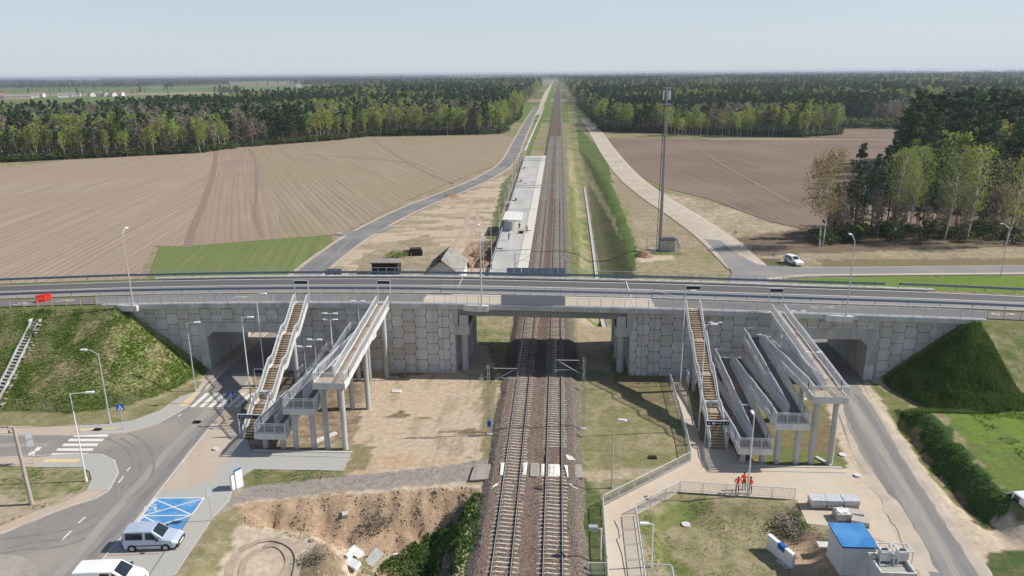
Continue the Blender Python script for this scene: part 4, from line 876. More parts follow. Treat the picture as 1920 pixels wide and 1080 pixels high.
# ---------------------------------------------------------------- platform
PX0 = lambda yy: -13.2 - yy * .0108 + 9.5
PF = empty('station_platform', (-9.5, 143, G), 'long pale concrete station platform left of the tracks beyond the bridge', 'platform')
b = MB(); b.hexa([(-13.2, 138, G), (-5.9, 138, G), (-5.9, 347, G), (-15.4, 347, G), (-13.2, 138, .28), (-5.9, 138, .28), (-5.9, 347, .28), (-15.4, 347, .28)])
b.v = [(v[0] + 9.5, v[1] - 143, v[2] - G) for v in b.v]; b.build('platform_body', MT['concrete_slabs'], PF)
b = MB(); b.box(-7.9 + 9.5, 138 - 143, .28 - G + .004, -5.85 + 9.5, 347 - 143, .28 - G + .06); b.build('platform_edge', MT['platform_edge'], PF)
b = MB()
for k in range(17): yy = k * 12.0; b.box(PX0(yy) + .2, yy, .28 - G + .004, 1.55, yy + .12, .28 - G + .01)
b.build('joint_row', MT['pavers_grey'], PF, kind='stuff')
b = MB(); b.box(-8.35 + 9.5, -5, .28 - G + .004, -8.0 + 9.5, 204, .28 - G + .012); b.build('guide_strip', MT['pavers_grey'], PF)
def fence(name, pts, hgt, label, cat, mat='steel_white', post=2.0, bars=.12, parent=None, mid=False, grp=None, zoff=None, thin=.02, stuffname='bars', top=.05):
    """railing along pts (x,y,z of the foot): posts, rails, vertical bars"""
    o = pts[0]
    t = empty(name, o, label, cat, grp) if parent is None else link(name, None, parent)
    O = Vector(o) if parent is None else Vector((0, 0, 0))
    pb = MB(); rb = MB(); bb = MB()
    for i in range(len(pts) - 1):
        p = Vector(pts[i]) - O; q = Vector(pts[i + 1]) - O; L = (q - p).length; n = max(1, round(L / post)); up = Vector((0, 0, 1))
        for k in range(n + 1):
            if k == 0 and i > 0: continue
            a = p.lerp(q, k / n); pb.bar(a, a + up * hgt, .055)
        rb.bar(p + up * hgt, q + up * hgt, top, .05, caps=True); rb.bar(p + up * .12, q + up * .12, .035, .03, caps=False); 
        if mid: rb.bar(p + up * (hgt - .15), q + up * (hgt - .15), .03, .03, caps=False)
        if bars:
            m = int(L / bars)
            for k in range(1, m): a = p.lerp(q, k / m); bb.bar(a + up * .12, a + up * (hgt - (.15 if mid else 0)), thin, caps=False)
    pb.build('post_row', MT[mat], t, kind='stuff'); rb.build('handrail', MT[mat], t)
    if bars: bb.build(stuffname, MT[mat], t, kind='stuff')
    return t
def PX(y): return -13.2 - (y - 143) * .0108
fence('platform_fence', [(PX(140) + .1, 140, .28), (PX(346) + .1, 346, .28)], 1.1, 'steel fence along the back edge of the platform', 'fence', bars=0, mid=True)
# shelter
sx, sy = -13.1, 181
S = empty('platform_shelter', (sx, sy, .28), 'grey flat-roofed waiting shelter on the platform', 'shelter')
b = MB(); b.hexa([(-.3, -4.5, 2.7), (4.2, -4.5, 2.45), (4.2, 6.5, 2.45), (-.3, 6.5, 2.7), (-.3, -4.5, 2.95), (4.2, -4.5, 2.7), (4.2, 6.5, 2.7), (-.3, 6.5, 2.95)]); b.build('roof', MT['concrete_light'], S)
b = MB()
for yy in (-4.2, -1.5, 1.5, 4.2, 6.2): b.bar((.1, yy, 0), (.1, yy, 2.7), .1); b.bar((2.0, yy, 0), (2.0, yy, 2.6), .08)
b.build('frame', MT['steel'], S)
b = MB(); b.box(.05, -4.2, .2, .08, 6.2, 2.4); b.box(.1, -4.25, .2, 1.9, -4.22, 2.4); b.build('back_glazing', MT['screen'], S)
b = MB(); b.box(.5, -2, .4, .95, 2, .48); b.box(.6, -1.8, 0, .7, -1.7, .4); b.box(.6, 1.7, 0, .7, 1.8, .4); b.build('bench_seat', MT['pallet'], S)
for k, y in enumerate((222, 262, 300)):
    x = PX(y) + 1.4; t = empty('platform_bench', (x, y, .28), ['small dark bench on the platform near the first gantry', 'small bench on the platform between the gantries', 'small bench at the far platform end'][k], 'bench', 'platform benches'); b = MB(); b.box(-.3, -1, .4, .2, 1, .46); b.build('seat', MT['wood_dark'], t); b = MB(); b.box(-.35, -1, .46, -.3, 1, .9); b.build('backrest', MT['wood_dark'], t)
    for s in (-.8, .8): b = MB(); b.box(-.25, s - .04, 0, .15, s + .04, .4); b.build('leg', MT['steel'], t)
for px, lab in (((943, 379), 'square yellow tactile plate on the platform, nearer of the two'), ((987, 324), 'square yellow tactile plate on the platform, farther of the two')):
    x, y = at(*px, .3); x += 2.0; b = MB(); b.box(x - 1.1, y - 1.2, .285, x + 1.1, y + 1.2, .292); b.box(x - .6, y - .7, .293, x + .6, y + .7, .297, 1); tag(b.build('tactile_plate', [MT['yellow_tile'], MT['pavers_grey']]), lab, 'tactile plate', 'tactile plates')
for px, lab in (((936, 466), 'black drain cover on the platform near the bridge'), ((985, 344), 'black drain cover on the platform beyond the first gantry')):
    x, y = at(*px, .3); b = MB(); b.box(x - .7, y - .45, .285, x + .7, y + .45, .30); tag(b.build('drain_cover', MT['black']), lab, 'drain cover', 'drain covers on the platform')
x, y = at(977, 437, .3); b = MB(); b.box(x - .5, y - .6, .285, x + .5, y + .6, .7); b.bar((x - .8, y, .75), (x + 2.4, y + .4, .85), .12); tag(b.build('tool_trestle', MT['wood_dark']), 'dark work trestle with a long board standing on the platform', 'work trestle')
# ---------------------------------------------------------------- retaining walls with cruciform panels
YW = 90.5
TL = (-46.2, -36.0, 4.62); TR = (29.0, 38.75, 4.6)
def clip(poly, a, b, c):
    """keep a*x+b*z<=c"""
    r = []; n = len(poly)
    for i in range(n):
        p = poly[i]; q = poly[(i + 1) % n]; dp = a * p[0] + b * p[1] - c; dq = a * q[0] + b * q[1] - c
        if dp <= 0: r.append(p)
        if (dp < 0 < dq) or (dq < 0 < dp): t = dp / (dp - dq); r.append((p[0] + (q[0] - p[0]) * t, p[1] + (q[1] - p[1]) * t))
    return r
def area(p): return abs(sum(p[i][0] * p[(i + 1) % len(p)][1] - p[(i + 1) % len(p)][0] * p[i][1] for i in range(len(p)))) / 2
def panel_poly():
    w, v = .637, .79; r = [(w, 0), (w, .3), (w + .08, .3), (w + .08, .42), (v, .42), (v, 1.08), (w + .08, 1.08), (w + .08, 1.2), (w, 1.2), (w, 1.44), (-w, 1.44), (-w, 1.2), (-w - .08, 1.2), (-w - .08, 1.08), (-v, 1.08), (-v, .42), (-w - .08, .42), (-w - .08, .3), (-w, .3), (-w, 0)]
    return r
PPOLY = panel_poly()
def panel_mesh(poly, mat, cx=0, cz=0, d=.09):
    b = MB(); n = len(poly)
    sa = sum(poly[i][0] * poly[(i + 1) % n][1] - poly[(i + 1) % n][0] * poly[i][1] for i in range(n))
    if sa < 0: poly = poly[::-1]
    f = [(x - cx, 0, z - cz) for x, z in poly]; g = [(x - cx, d, z - cz) for x, z in poly]
    b.face(f)
    for i in range(n): j = (i + 1) % n; b.face([f[j], f[i], g[i], g[j]])
    return b.mesh('panel', mat)
full = [panel_mesh(PPOLY, MT['panel']), panel_mesh(PPOLY, MT['panel_tan'])]
def wall(x0, x1, regions, label):
    xm = (x0 + x1) / 2; t = empty('retaining_wall', (xm, YW, G), label, 'retaining wall', 'retaining walls of the bridge approaches')
    n = 0
    k0 = math.floor(x0 / 1.5) - 1
    for k in range(k0, int(x1 / 1.5) + 2):
        for j in range(-2, 8):
            cx = k * 1.5 + .35; cz = G + j * 1.5 + (.75 if k % 2 else 0) + .3
            base = [(x + cx, z + cz) for x, z in PPOLY]; A0 = area(base)
            for reg in regions:
                p = base
                for (a, b_, c) in reg:
                    if len(p) >= 3: p = clip(p, a, b_, c)
                if len(p) < 3 or area(p) < .06: continue
                tan = random.random() < .16; n += 1
                dy = -.09 + random.uniform(-.008, .008)
                if area(p) > A0 * .999: link('panel', full[tan], t, (cx - xm, dy, cz - G))
                else: link('panel', panel_mesh(p, MT['panel_tan' if tan else 'panel'], cx, cz), t, (cx - xm, dy, cz - G))
    return t, n
def capz(x0, x1):
    z0, z1 = zrf(x0) - .62, zrf(x1) - .62; s = (z1 - z0) / (x1 - x0); return (-s, 1, z0 - s * x0)
def piece_caps(x0, x1): return [capz(x0, (x0 + x1) / 2), capz((x0 + x1) / 2, x1), (-1, 0, -x0 - .02), (1, 0, x1 - .02), (0, -1, -(G - .15))]
slL = (-1 / 1.24 * 1.0, -1, -(zrf(-57.5) - .35) - 57.5 / 1.24)   # z >= zr-.35-(x+57.5)/1.24
slL = (-1 / 1.24, -1, -(zrf(-57.5) - .45 - 57.5 / 1.24))
slR = (1 / 1.24, -1, -(zrf(50.5) - .45 - 50.5 / 1.24))
wl_, n1 = wall(-57.6, -13.2, [piece_caps(-57.6, -47.38) + [slL], piece_caps(-47.38, -34.8) + [(0, -1, -6.0)], piece_caps(-34.8, -24) , piece_caps(-24, -14.75), piece_caps(-14.75, -13.2)], 'left retaining wall of interlocking concrete panels with the left underpass')
wr_, n2 = wall(9.25, 50.6, [piece_caps(9.25, 10.75), piece_caps(10.75, 12.3), piece_caps(12.3, 27.8), piece_caps(27.8, 39.9) + [(0, -1, -5.95)], piece_caps(39.9, 50.6) + [slR]], 'right retaining wall of interlocking concrete panels with the right underpass')
# backing masses of the walls
def block(t, x0, x1, z0, ztf, name='wall_core', y0=YW, y1=103.4, step=3.0, mat='joint', tunnel=False):
    xm, ym, zm = t.location; b = MB(); n = max(1, int((x1 - x0) / step))
    for i in range(n):
        a = x0 + (x1 - x0) * i / n; c = x0 + (x1 - x0) * (i + 1) / n
        b.hexa([(a - xm, y0 - ym, z0 - zm), (c - xm, y0 - ym, z0 - zm), (c - xm, y1 - ym, z0 - zm), (a - xm, y1 - ym, z0 - zm), (a - xm, y0 - ym, ztf(a) - zm), (c - xm, y0 - ym, ztf(c) - zm), (c - xm, y1 - ym, ztf(c) - zm), (a - xm, y1 - ym, ztf(a) - zm)], 0)
    return b.build(name, MT[mat], t)
zc = lambda x: zrf(x) - .58
block(wl_, -57.6, TL[0] - 1.3, G - .4, zc); block(wl_, TL[0] - 1.3, TL[1] + 1.2, 5.9, zc); block(wl_, TL[1] + 1.2, -13.25, G - .4, zc)
block(wr_, 9.3, TR[0] - 1.2, G - .4, zc); block(wr_, TR[0] - 1.2, TR[1] + 1.15, 5.85, zc); block(wr_, TR[1] + 1.15, 50.6, G - .4, zc)
for t, xx, w in ((wl_, -13.25, .06), (wr_, 9.3, -.06)):
    xm, ym, zm = t.location
    for k in range(8):
        for j in range(5):
            b = MB(); y0 = YW + .02 + k * 1.6; z0 = G + j * 1.8; z1 = min(z0 + 1.77, 8.2); b.box(min(xx, xx + w) - xm, y0 - ym, z0 - zm, max(xx, xx + w) - xm, y0 + 1.57 - ym, z1 - zm); b.build('side_panel', MT['panel'], t)
def tunnel(T, t, label):
    x0, x1, zt = T; u = empty('underpass', ((x0 + x1) / 2, YW, G), label, 'underpass', 'road underpasses through the embankment'); xm = (x0 + x1) / 2
    oz = 5.95 - G; b = MB(); a, c = x0 - xm, x1 - xm; h = zt - G; y0, y1 = -.16, 13.2; ch = .9
    o = 1.15
    outer = [(a - o, -.3), (a - o, oz), (c + o, oz), (c + o, -.3)]
    inner = [(a, -.3), (a, h - ch), (a + ch, h), (c - ch, h), (c, h - ch), (c, -.3)]
    # faces of the concrete frame
    for y, flip in ((y0, False), (y1, True)):
        for q in ([(a - o, -.3), (a, -.3), (a, h - ch), (a - o, h - ch)], [(a - o, h - ch), (a, h - ch), (a + ch, h), (a - o, h)], [(a - o, h), (c + o, h), (c + o, oz), (a - o, oz)], [(c, -.3), (c + o, -.3), (c + o, h - ch), (c, h - ch)], [(c, h - ch), (c + o, h - ch), (c + o, h), (c - ch, h)]):
            pts = [(p[0], y, p[1]) for p in q]; b.face(pts if not flip else pts[::-1], 0)
    for i in range(len(inner) - 1):
        p, q = inner[i], inner[i + 1]; b.face([(p[0], y0, p[1]), (q[0], y0, q[1]), (q[0], y1, q[1]), (p[0], y1, p[1])], 1)
    for i in range(len(outer) - 1):
        p, q = outer[i], outer[i + 1]; b.face([(q[0], y0, q[1]), (p[0], y0, p[1]), (p[0], y1, p[1]), (q[0], y1, q[1])], 0)
    b.build('frame', [MT['concrete'], MT['concrete']], u)
    b = MB(); e = a - .9 if x0 < 0 else c + .05
    b.box(e - .15, y0 - .09, -.3, e + 1.0, y0 - .004, 1.9); b.build('lit_plinth', MT['concrete_light'], u)  # sunlit white at the underpass foot put into paler concrete
    return u
tunnel(TL, wl_, 'left road underpass through the embankment beside the zebra crossing')
tunnel(TR, wr_, 'right road underpass through the embankment beside the right road')
sheet('road', [(TL[0] + .2, 88), (TL[1] - .2, 88), (TL[1] - .2, 112), (TL[0] + .2, 112)], Z1 + .012, MT['asphalt'], world=True)
sheet('road', [(TR[0] + .2, 89), (TR[1] - .2, 89), (TR[1] - .2, 125), (TR[0] + .2, 125)], Z1 + .012, MT['asphalt'], world=True)
sheet('pavement', [(TL[0] + .2, 86), (TL[0] + 2.1, 86), (TL[0] + 2.1, 112), (TL[0] + .2, 112)], Z1 + .04, MT['pavers_pink'], world=True)
b = MB(); b.box(TL[0] + 2.1, 84, G, TL[0] + 2.25, 112, Z1 + .06); b.build('kerb', MT['kerb'], kind='structure')

# ---------------------------------------------------------------- bridge
BR = empty('road_bridge', (-2, 96.5, G), 'grey concrete road bridge carrying the raised road across both railway tracks', 'bridge')
bx, by, bz = BR.location
def prof_strip(b, x0, x1, y0, y1, dz0, dz1, m=0, step=3.0, off=(0, 0, 0), bottom=True):
    n = max(1, int(abs(x1 - x0) / step))
    for i in range(n):
        a = x0 + (x1 - x0) * i / n; c = x0 + (x1 - x0) * (i + 1) / n; za, zb = zrf(a), zrf(c)
        P_ = [(a, y0, za + dz0), (c, y0, zb + dz0), (c, y1, zb + dz0), (a, y1, za + dz0), (a, y0, za + dz1), (c, y0, zb + dz1), (c, y1, zb + dz1), (a, y1, za + dz1)]
        b.hexa([(p[0] - off[0], p[1] - off[1], p[2] - off[2]) for p in P_], m, () if i in (0, n - 1) else (3, 5))
OB = (bx, by, bz)
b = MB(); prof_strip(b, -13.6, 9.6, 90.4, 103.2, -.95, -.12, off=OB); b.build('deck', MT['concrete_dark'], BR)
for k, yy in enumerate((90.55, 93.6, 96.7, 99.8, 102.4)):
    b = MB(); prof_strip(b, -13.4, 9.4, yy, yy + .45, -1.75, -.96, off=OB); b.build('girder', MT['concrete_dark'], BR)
# coping along the walls and span, with lamp corbels
b = MB(); prof_strip(b, -59.6, -13.85, 89.62, 90.44, -.58, .02, off=OB); b.build('coping', MT['concrete'], BR)
b = MB(); prof_strip(b, -13.83, 9.6, 89.62, 90.39, -.62, .02, off=OB); b.build('coping', MT['concrete'], BR)
b = MB(); prof_strip(b, 9.63, 52.3, 89.62, 90.44, -.58, .02, off=OB); b.build('coping', MT['concrete'], BR)
b = MB(); prof_strip(b, -59.6, 52.3, 102.75, 103.6, -.58, .03, off=OB); b.build('coping', MT['concrete'], BR)
LAMPX = [-55.0, -9.3, 35.6]
for lx in LAMPX:
    z = zrf(lx); b = MB(); P_ = [(-2.6, 0), (-1.1, -.55), (.55, -.55), (.55, 0)]
    for (za, zb) in ((-.72, .03),):
        pl = [(lx + p[0] - bx, 89.61 + p[1] - by) for p in P_]; b.prism(pl, z + za - bz, z + zb - bz)
    b.build('lamp_corbel', MT['concrete_light'], BR)
for xx, s in ((-13.2, 1), (9.25, -1)):
    b = MB(); x0, x1 = sorted((xx - s * .1, xx + s * 1.9)); b.box(x0 - bx, 90.35 - by, 4.6 - bz, x1 - bx, 103.2 - by, 5.85 - bz); b.build('pier_cap', MT['concrete'], BR)
    b = MB(); x0, x1 = sorted((xx - s * .3, xx + s * .45)); b.box(x0 - bx, 90.38 - by, 5.86 - bz, x1 - bx, 103.2 - by, 8.0 - bz); b.build('back_wall', MT['concrete'], BR)
    b = MB(); x0, x1 = sorted((xx + s * .6, xx + s * 1.75)); b.box(x0 - bx, 90.3 - by, 5.9 - bz, x1 - bx, 91.0 - by, 7.3 - bz); b.build('end_block', MT['concrete'], BR)
    for yy in (92.2, 97.2, 102.2):
        b = MB(); b.tube((xx + s * 1.05 - bx, yy - by - .4, -.2), (xx + s * 1.05 - bx, yy - by - .4, 4.62 - bz), .48, n=18); b.build('pillar', MT['concrete'], BR, smooth=False)
# paved surfaces on top
def deck_sheet(name, x0, x1, y0, y1, dz, mat):
    b = MB(); n = max(1, int((x1 - x0) / 4))
    for i in range(n):
        a = x0 + (x1 - x0) * i / n; c = x0 + (x1 - x0) * (i + 1) / n; b.face([(a, y0, zrf(a) + dz), (c, y0, zrf(c) + dz), (c, y1, zrf(c) + dz), (a, y1, zrf(a) + dz)])
    return b.build(name, MT[mat], kind='structure')
deck_sheet('road_base', -58, 51, 90.35, 103.3, -.115, 'joint')
deck_sheet('road', -250, 220, 94.75, 102.0, -.05, 'asphalt_deck')
deck_sheet('road', -250, 220, 94.75, 98.0, -.046, 'asphalt_worn')
deck_sheet('cycle_path', -250, 220, 90.45, 93.9, -.01, 'path_asphalt')
deck_sheet('cycle_path', -17.3, -7.2, 90.45, 94.3, -.005, 'pavers_tan'); deck_sheet('cycle_path', 0.9, 12.2, 90.45, 94.3, -.005, 'pavers_tan'); deck_sheet('cycle_path', -7.2, .9, 90.45, 94.3, -.005, 'pavers_grey')
deck_sheet('road_marking', -250, 220, 98.3, 98.5, -.04, 'white_paint'); deck_sheet('road_marking', -250, 220, 101.55, 101.72, -.04, 'white_paint')
deck_sheet('gutter', -58, 51, 102.3, 102.7, -.03, 'asphalt_deck')
b = MB(); prof_strip(b, -250, 220, 94.35, 94.6, -.1, .08); b.build('kerb', MT['kerb'], kind='structure')
deck_sheet('grass_verge', -58, -14, 93.9, 94.35, .0, 'path_asphalt'); deck_sheet('grass_verge', 12.2, 51, 93.9, 94.35, .0, 'path_asphalt')
def vt(x, y): return fbm(x, y, 2, 51) > .42
rs = np.random.RandomState(2)
gv = MB()
for k in range(2600):
    x = rs.uniform(-110, 75); y = rs.uniform(93.95, 94.33)
    if -14 < x < 12: continue
    z = zrf(x); h = rs.uniform(.05, .14); a = rs.uniform(0, 6.28); gv.face([(x - .08 * math.cos(a), y - .08 * math.sin(a), z), (x + .08 * math.cos(a), y + .08 * math.sin(a), z), (x + rs.uniform(-.08, .08), y + rs.uniform(-.05, .05), z + h)])
gv.build('verge_grass', leafmat('verge_blades', (.12, .15, .03), (.24, .22, .08), 0, .3), kind='stuff')
def bar_dk(p, q, w, dz=.0, mat='kerb'):
    b = MB(); (x0, y0), (x1, y1) = p, q; n = 6
    for i in range(n):
        a = i / n; c = (i + 1) / n; xa, ya = x0 + (x1 - x0) * a, y0 + (y1 - y0) * a; xb, yb = x0 + (x1 - x0) * c, y0 + (y1 - y0) * c
        b.face([(xa - w / 2, ya, zrf(xa) + dz), (xa + w / 2, ya, zrf(xa) + dz), (xb + w / 2, yb, zrf(xb) + dz), (xb - w / 2, yb, zrf(xb) + dz)])
    b.build('expansion_joint', MT[mat], kind='structure')
bar_dk((-13.6, 90.5), (-13.6, 102.3), .14, .03, 'concrete'); bar_dk((9.6, 90.5), (9.6, 102.3), .14, .03, 'concrete_light')
# cycle path pictograms
for px in ((462, 557), (820, 557), (1190, 565), (1530, 576), (1868, 588), (133, 563), (48, 571)):
    x, y = at(*px, 8.4); z0 = zrf(x); x, y = at(*px, z0); y = min(max(y, 91.6), 92.9); b = MB(); z = .006
    zz = zrf(x) + z; f = 1
    for cxx in (-1.0, .0): ring(b, x + cxx, y, .42, .1, zz)
    seg2(b, (x - 1.0, y), (x - .6, y + .35), .1, zz); seg2(b, (x - .6, y + .35), (x - .1, y + .35), .1, zz); seg2(b, (x - .1, y + .35), (x, y), .1, zz); seg2(b, (x - .6, y + .35), (x - .5, y), .1, zz)
    seg2(b, (x + .8, y), (x + 2.2, y), .16, zz); seg2(b, (x + 1.7, y + .3), (x + 2.3, y), .16, zz); seg2(b, (x + 1.7, y - .3), (x + 2.3, y), .16, zz)
    seg2(b, (x - 1.9, y - .5), (x - 1.2, y - .55), .14, zz)
    b.build('cycle_marking', MT['white_paint'], kind='structure')

# ---------------------------------------------------------------- barriers and railings on the bridge
def rail_run(name, x0, x1, y, hgt, label, cat, mat, post, bars=0, mids=(), parts=None, beam=None, dy=0, end_slope=False, step=None, thin=.022, grp=None, postw=.06):
    t = empty(name, (x0, y, zrf(x0)), label, cat, grp); z00 = zrf(x0)
    n = max(1, round((x1 - x0) / post)); pb = MB()
    for k in range(n + 1):
        x = x0 + (x1 - x0) * k / n; z = zrf(x) - z00; pb.bar((x - x0, 0, z - .05), (x - x0, 0, z + hgt), postw)
    pb.build('post_row', MT[mat], t, kind='stuff'); rb = MB(); m = max(1, int((x1 - x0) / 3))
    for i in range(m):
        a = x0 + (x1 - x0) * i / m; c = x0 + (x1 - x0) * (i + 1) / m; za, zb = zrf(a) - z00, zrf(c) - z00
        rb.bar((a - x0, 0, za + hgt), (c - x0, 0, zb + hgt), .06, .05, caps=False)
        for mh in mids: rb.bar((a - x0, 0, za + mh), (c - x0, 0, zb + mh), .04, .035, caps=False)
    rb.build('handrail', MT[mat], t)
    if beam:
        gb = MB()
        for i in range(m):
            a = x0 + (x1 - x0) * i / m; c = x0 + (x1 - x0) * (i + 1) / m; za, zb = zrf(a) - z00 + beam, zrf(c) - z00 + beam
            for (h0, h1, d) in ((.0, .1, -.07), (.1, .2, -.03), (.2, .31, -.07)):
                gb.hexa([(a - x0, d - .04 + dy, za + h0), (c - x0, d - .04 + dy, zb + h0), (c - x0, d + .02 + dy, zb + h0), (a - x0, d + .02 + dy, za + h0), (a - x0, d - .04 + dy, za + h1), (c - x0, d - .04 + dy, zb + h1), (c - x0, d + .02 + dy, zb + h1), (a - x0, d + .02 + dy, za + h1)], 0, (3, 5))
        gb.build('guard_beam', MT['steel_blue'], t)
    if bars:
        bb = MB(); nb = int((x1 - x0) / bars)
        for k in range(1, nb): x = x0 + (x1 - x0) * k / nb; z = zrf(x) - z00; bb.bar((x - x0, 0, z + .1), (x - x0, 0, z + hgt), thin, caps=False)
        bb.build('bars', MT[mat], t, kind='stuff')
    return t
YF = 89.92
rail_run('pedestrian_railing', -60.3, -33.75, YF, 1.12, 'light grey barred railing on the bridge edge left of the left stairs', 'railing', 'steel_white', 1.45, .125, (.1,))
rail_run('pedestrian_railing', -31.9, -23.2, YF, 1.12, 'light grey barred railing on the bridge edge between left stairs and left ramp', 'railing', 'steel_white', 1.45, .125, (.1,))
rail_run('pedestrian_railing', -21.3, -7.2, YF, 1.12, 'light grey barred railing on the bridge edge between left ramp and the screens', 'railing', 'steel_white', 1.45, .125, (.1,))
rail_run('pedestrian_railing', .95, 15.8, YF, 1.12, 'light grey barred railing on the bridge edge between the screens and the right stairs', 'railing', 'steel_white', 1.45, .125, (.1,))
rail_run('pedestrian_railing', 17.7, 26.1, YF, 1.12, 'light grey barred railing on the bridge edge between right stairs and right ramp', 'railing', 'steel_white', 1.45, .125, (.1,))
rail_run('pedestrian_railing', 27.9, 52.0, YF, 1.12, 'light grey barred railing on the bridge edge right of the right ramp', 'railing', 'steel_white', 1.45, .125, (.1,))
rail_run('yellow_railing', -84, -60.5, 89.9, 1.1, 'yellow tube railing beside the cycle path at the left edge', 'railing', 'yellow_steel', 2.0)
rail_run('yellow_railing', 52.3, 66, 89.9, 1.1, 'orange-yellow tube railing beside the cycle path at the right edge', 'railing', 'orange_steel', 2.0)
t = empty('safety_screen', (-7.1, YF, zrf(-3)), 'row of solid grey screen panels on the near bridge edge above the tracks', 'safety screen', 'safety screens above the tracks')
for k in range(8):
    b = MB(); b.box(k * 1.0, -.03, .02, k * 1.0 + .97, .02, 1.35); b.build('screen_panel', MT['screen'], t)
b = MB()
for k in range(9): b.bar((k * 1.0 - .015, .05, 0), (k * 1.0 - .015, .05, 1.4), .04)
b.build('post_row', MT['steel'], t, kind='stuff')
t = empty('safety_screen', (-7.3, 103.25, zrf(-3)), 'row of solid blue-grey screen panels on the far bridge edge above the tracks', 'safety screen', 'safety screens above the tracks')
for k in range(8):
    b = MB(); b.box(k * 1.05, -.03, .35, k * 1.05 + 1.0, .02, 1.45); b.build('screen_panel', MT['steel_blue'], t)
rail_run('barrier_railing', -15.5, 12.3, 94.5, 1.15, 'grey post and rail barrier between roadway and cycle path over the bridge span', 'barrier', 'steel', 2.0, 0, (.55, .85), beam=.45)
t = empty('barrier_railing', (12.3, 94.5, zrf(12.3)), 'single sloping end rail running down from the barrier railing at its right end', 'barrier'); b = MB(); b.bar((0, 0, 1.15), (4.2, -.3, -.02), .06); b.build('end_rail', MT['steel_white'], t)
def guard(x0, x1, y, label, post=4.0): return rail_run('guardrail', x0, x1, y, .72, label, 'guardrail', 'steel_blue', post, 0, (), beam=.42, grp='steel guardrails along the roadway', postw=.07)
guard(-130, -15.6, 94.75, 'long steel guardrail between roadway and cycle path left of the bridge'); guard(12.4, 110, 94.75, 'long steel guardrail between roadway and cycle path right of the bridge')
guard(-130, -62, 103.3, 'far side steel guardrail at the left end of the approach'); guard(47.5, 110, 103.3, 'far side steel guardrail at the right end of the approach')
rail_run('barrier_railing', -62, -7.4, 103.2, 1.18, 'far side bridge barrier with upper rail and steel beam left of the far screens', 'barrier', 'steel', 1.25, 0, (), beam=.4, grp='far bridge barriers')
rail_run('barrier_railing', -7.3, 1.1, 103.2, .7, 'far side steel beam in front of the far blue-grey screens', 'barrier', 'steel', 2.0, 0, (), beam=.3, grp='far bridge barriers')
rail_run('barrier_railing', 1.2, 45.5, 103.2, 1.18, 'far side bridge barrier with upper rail and steel beam right of the far screens', 'barrier', 'steel', 1.25, 0, (), beam=.4, grp='far bridge barriers')
t = empty('barrier_railing', (45.5, 103.2, zrf(45.5)), 'sloping end rail at the right end of the far bridge barrier', 'barrier'); b = MB(); b.bar((0, 0, 1.18), (2.6, 0, -.02), .06); b.build('end_rail', MT['steel_white'], t)
# ---------------------------------------------------------------- stairs and ramps: side = 0 left, 1 right (same design)
def poly_rail(t, pts, hgt=1.1, mat='steel_white', post=1.9, bars=.13, mid=True, name='railing', wide=True):
    """a railing part with a posts, rails and bars sub-part; pts relative to t"""
    rb = MB(); bb = MB(); up = Vector((0, 0, 1))
    for i in range(len(pts) - 1):
        p = Vector(pts[i]); q = Vector(pts[i + 1]); L = (q - p).length; n = max(1, round(L / post))
        for k in range(n + 1):
            if k == 0 and i > 0: continue
            a = p.lerp(q, k / n); rb.bar(a - up * .25, a + up * hgt, .06)
        rb.bar(p + up * hgt, q + up * hgt, .07, .05)
        rb.bar(p + up * .08, q + up * .08, .04, .035, caps=False)
        if mid: rb.bar(p + up * .92, q + up * .92, .045, .045, caps=False)
        m = max(2, int(L / bars))
        for k in range(1, m): a = p.lerp(q, k / m); bb.bar(a + up * .08, a + up * (hgt - .05), .024, caps=False)
    o = rb.build(name, MT[mat], t)
    bb.build('bars', MT[mat], o, kind='stuff'); return o
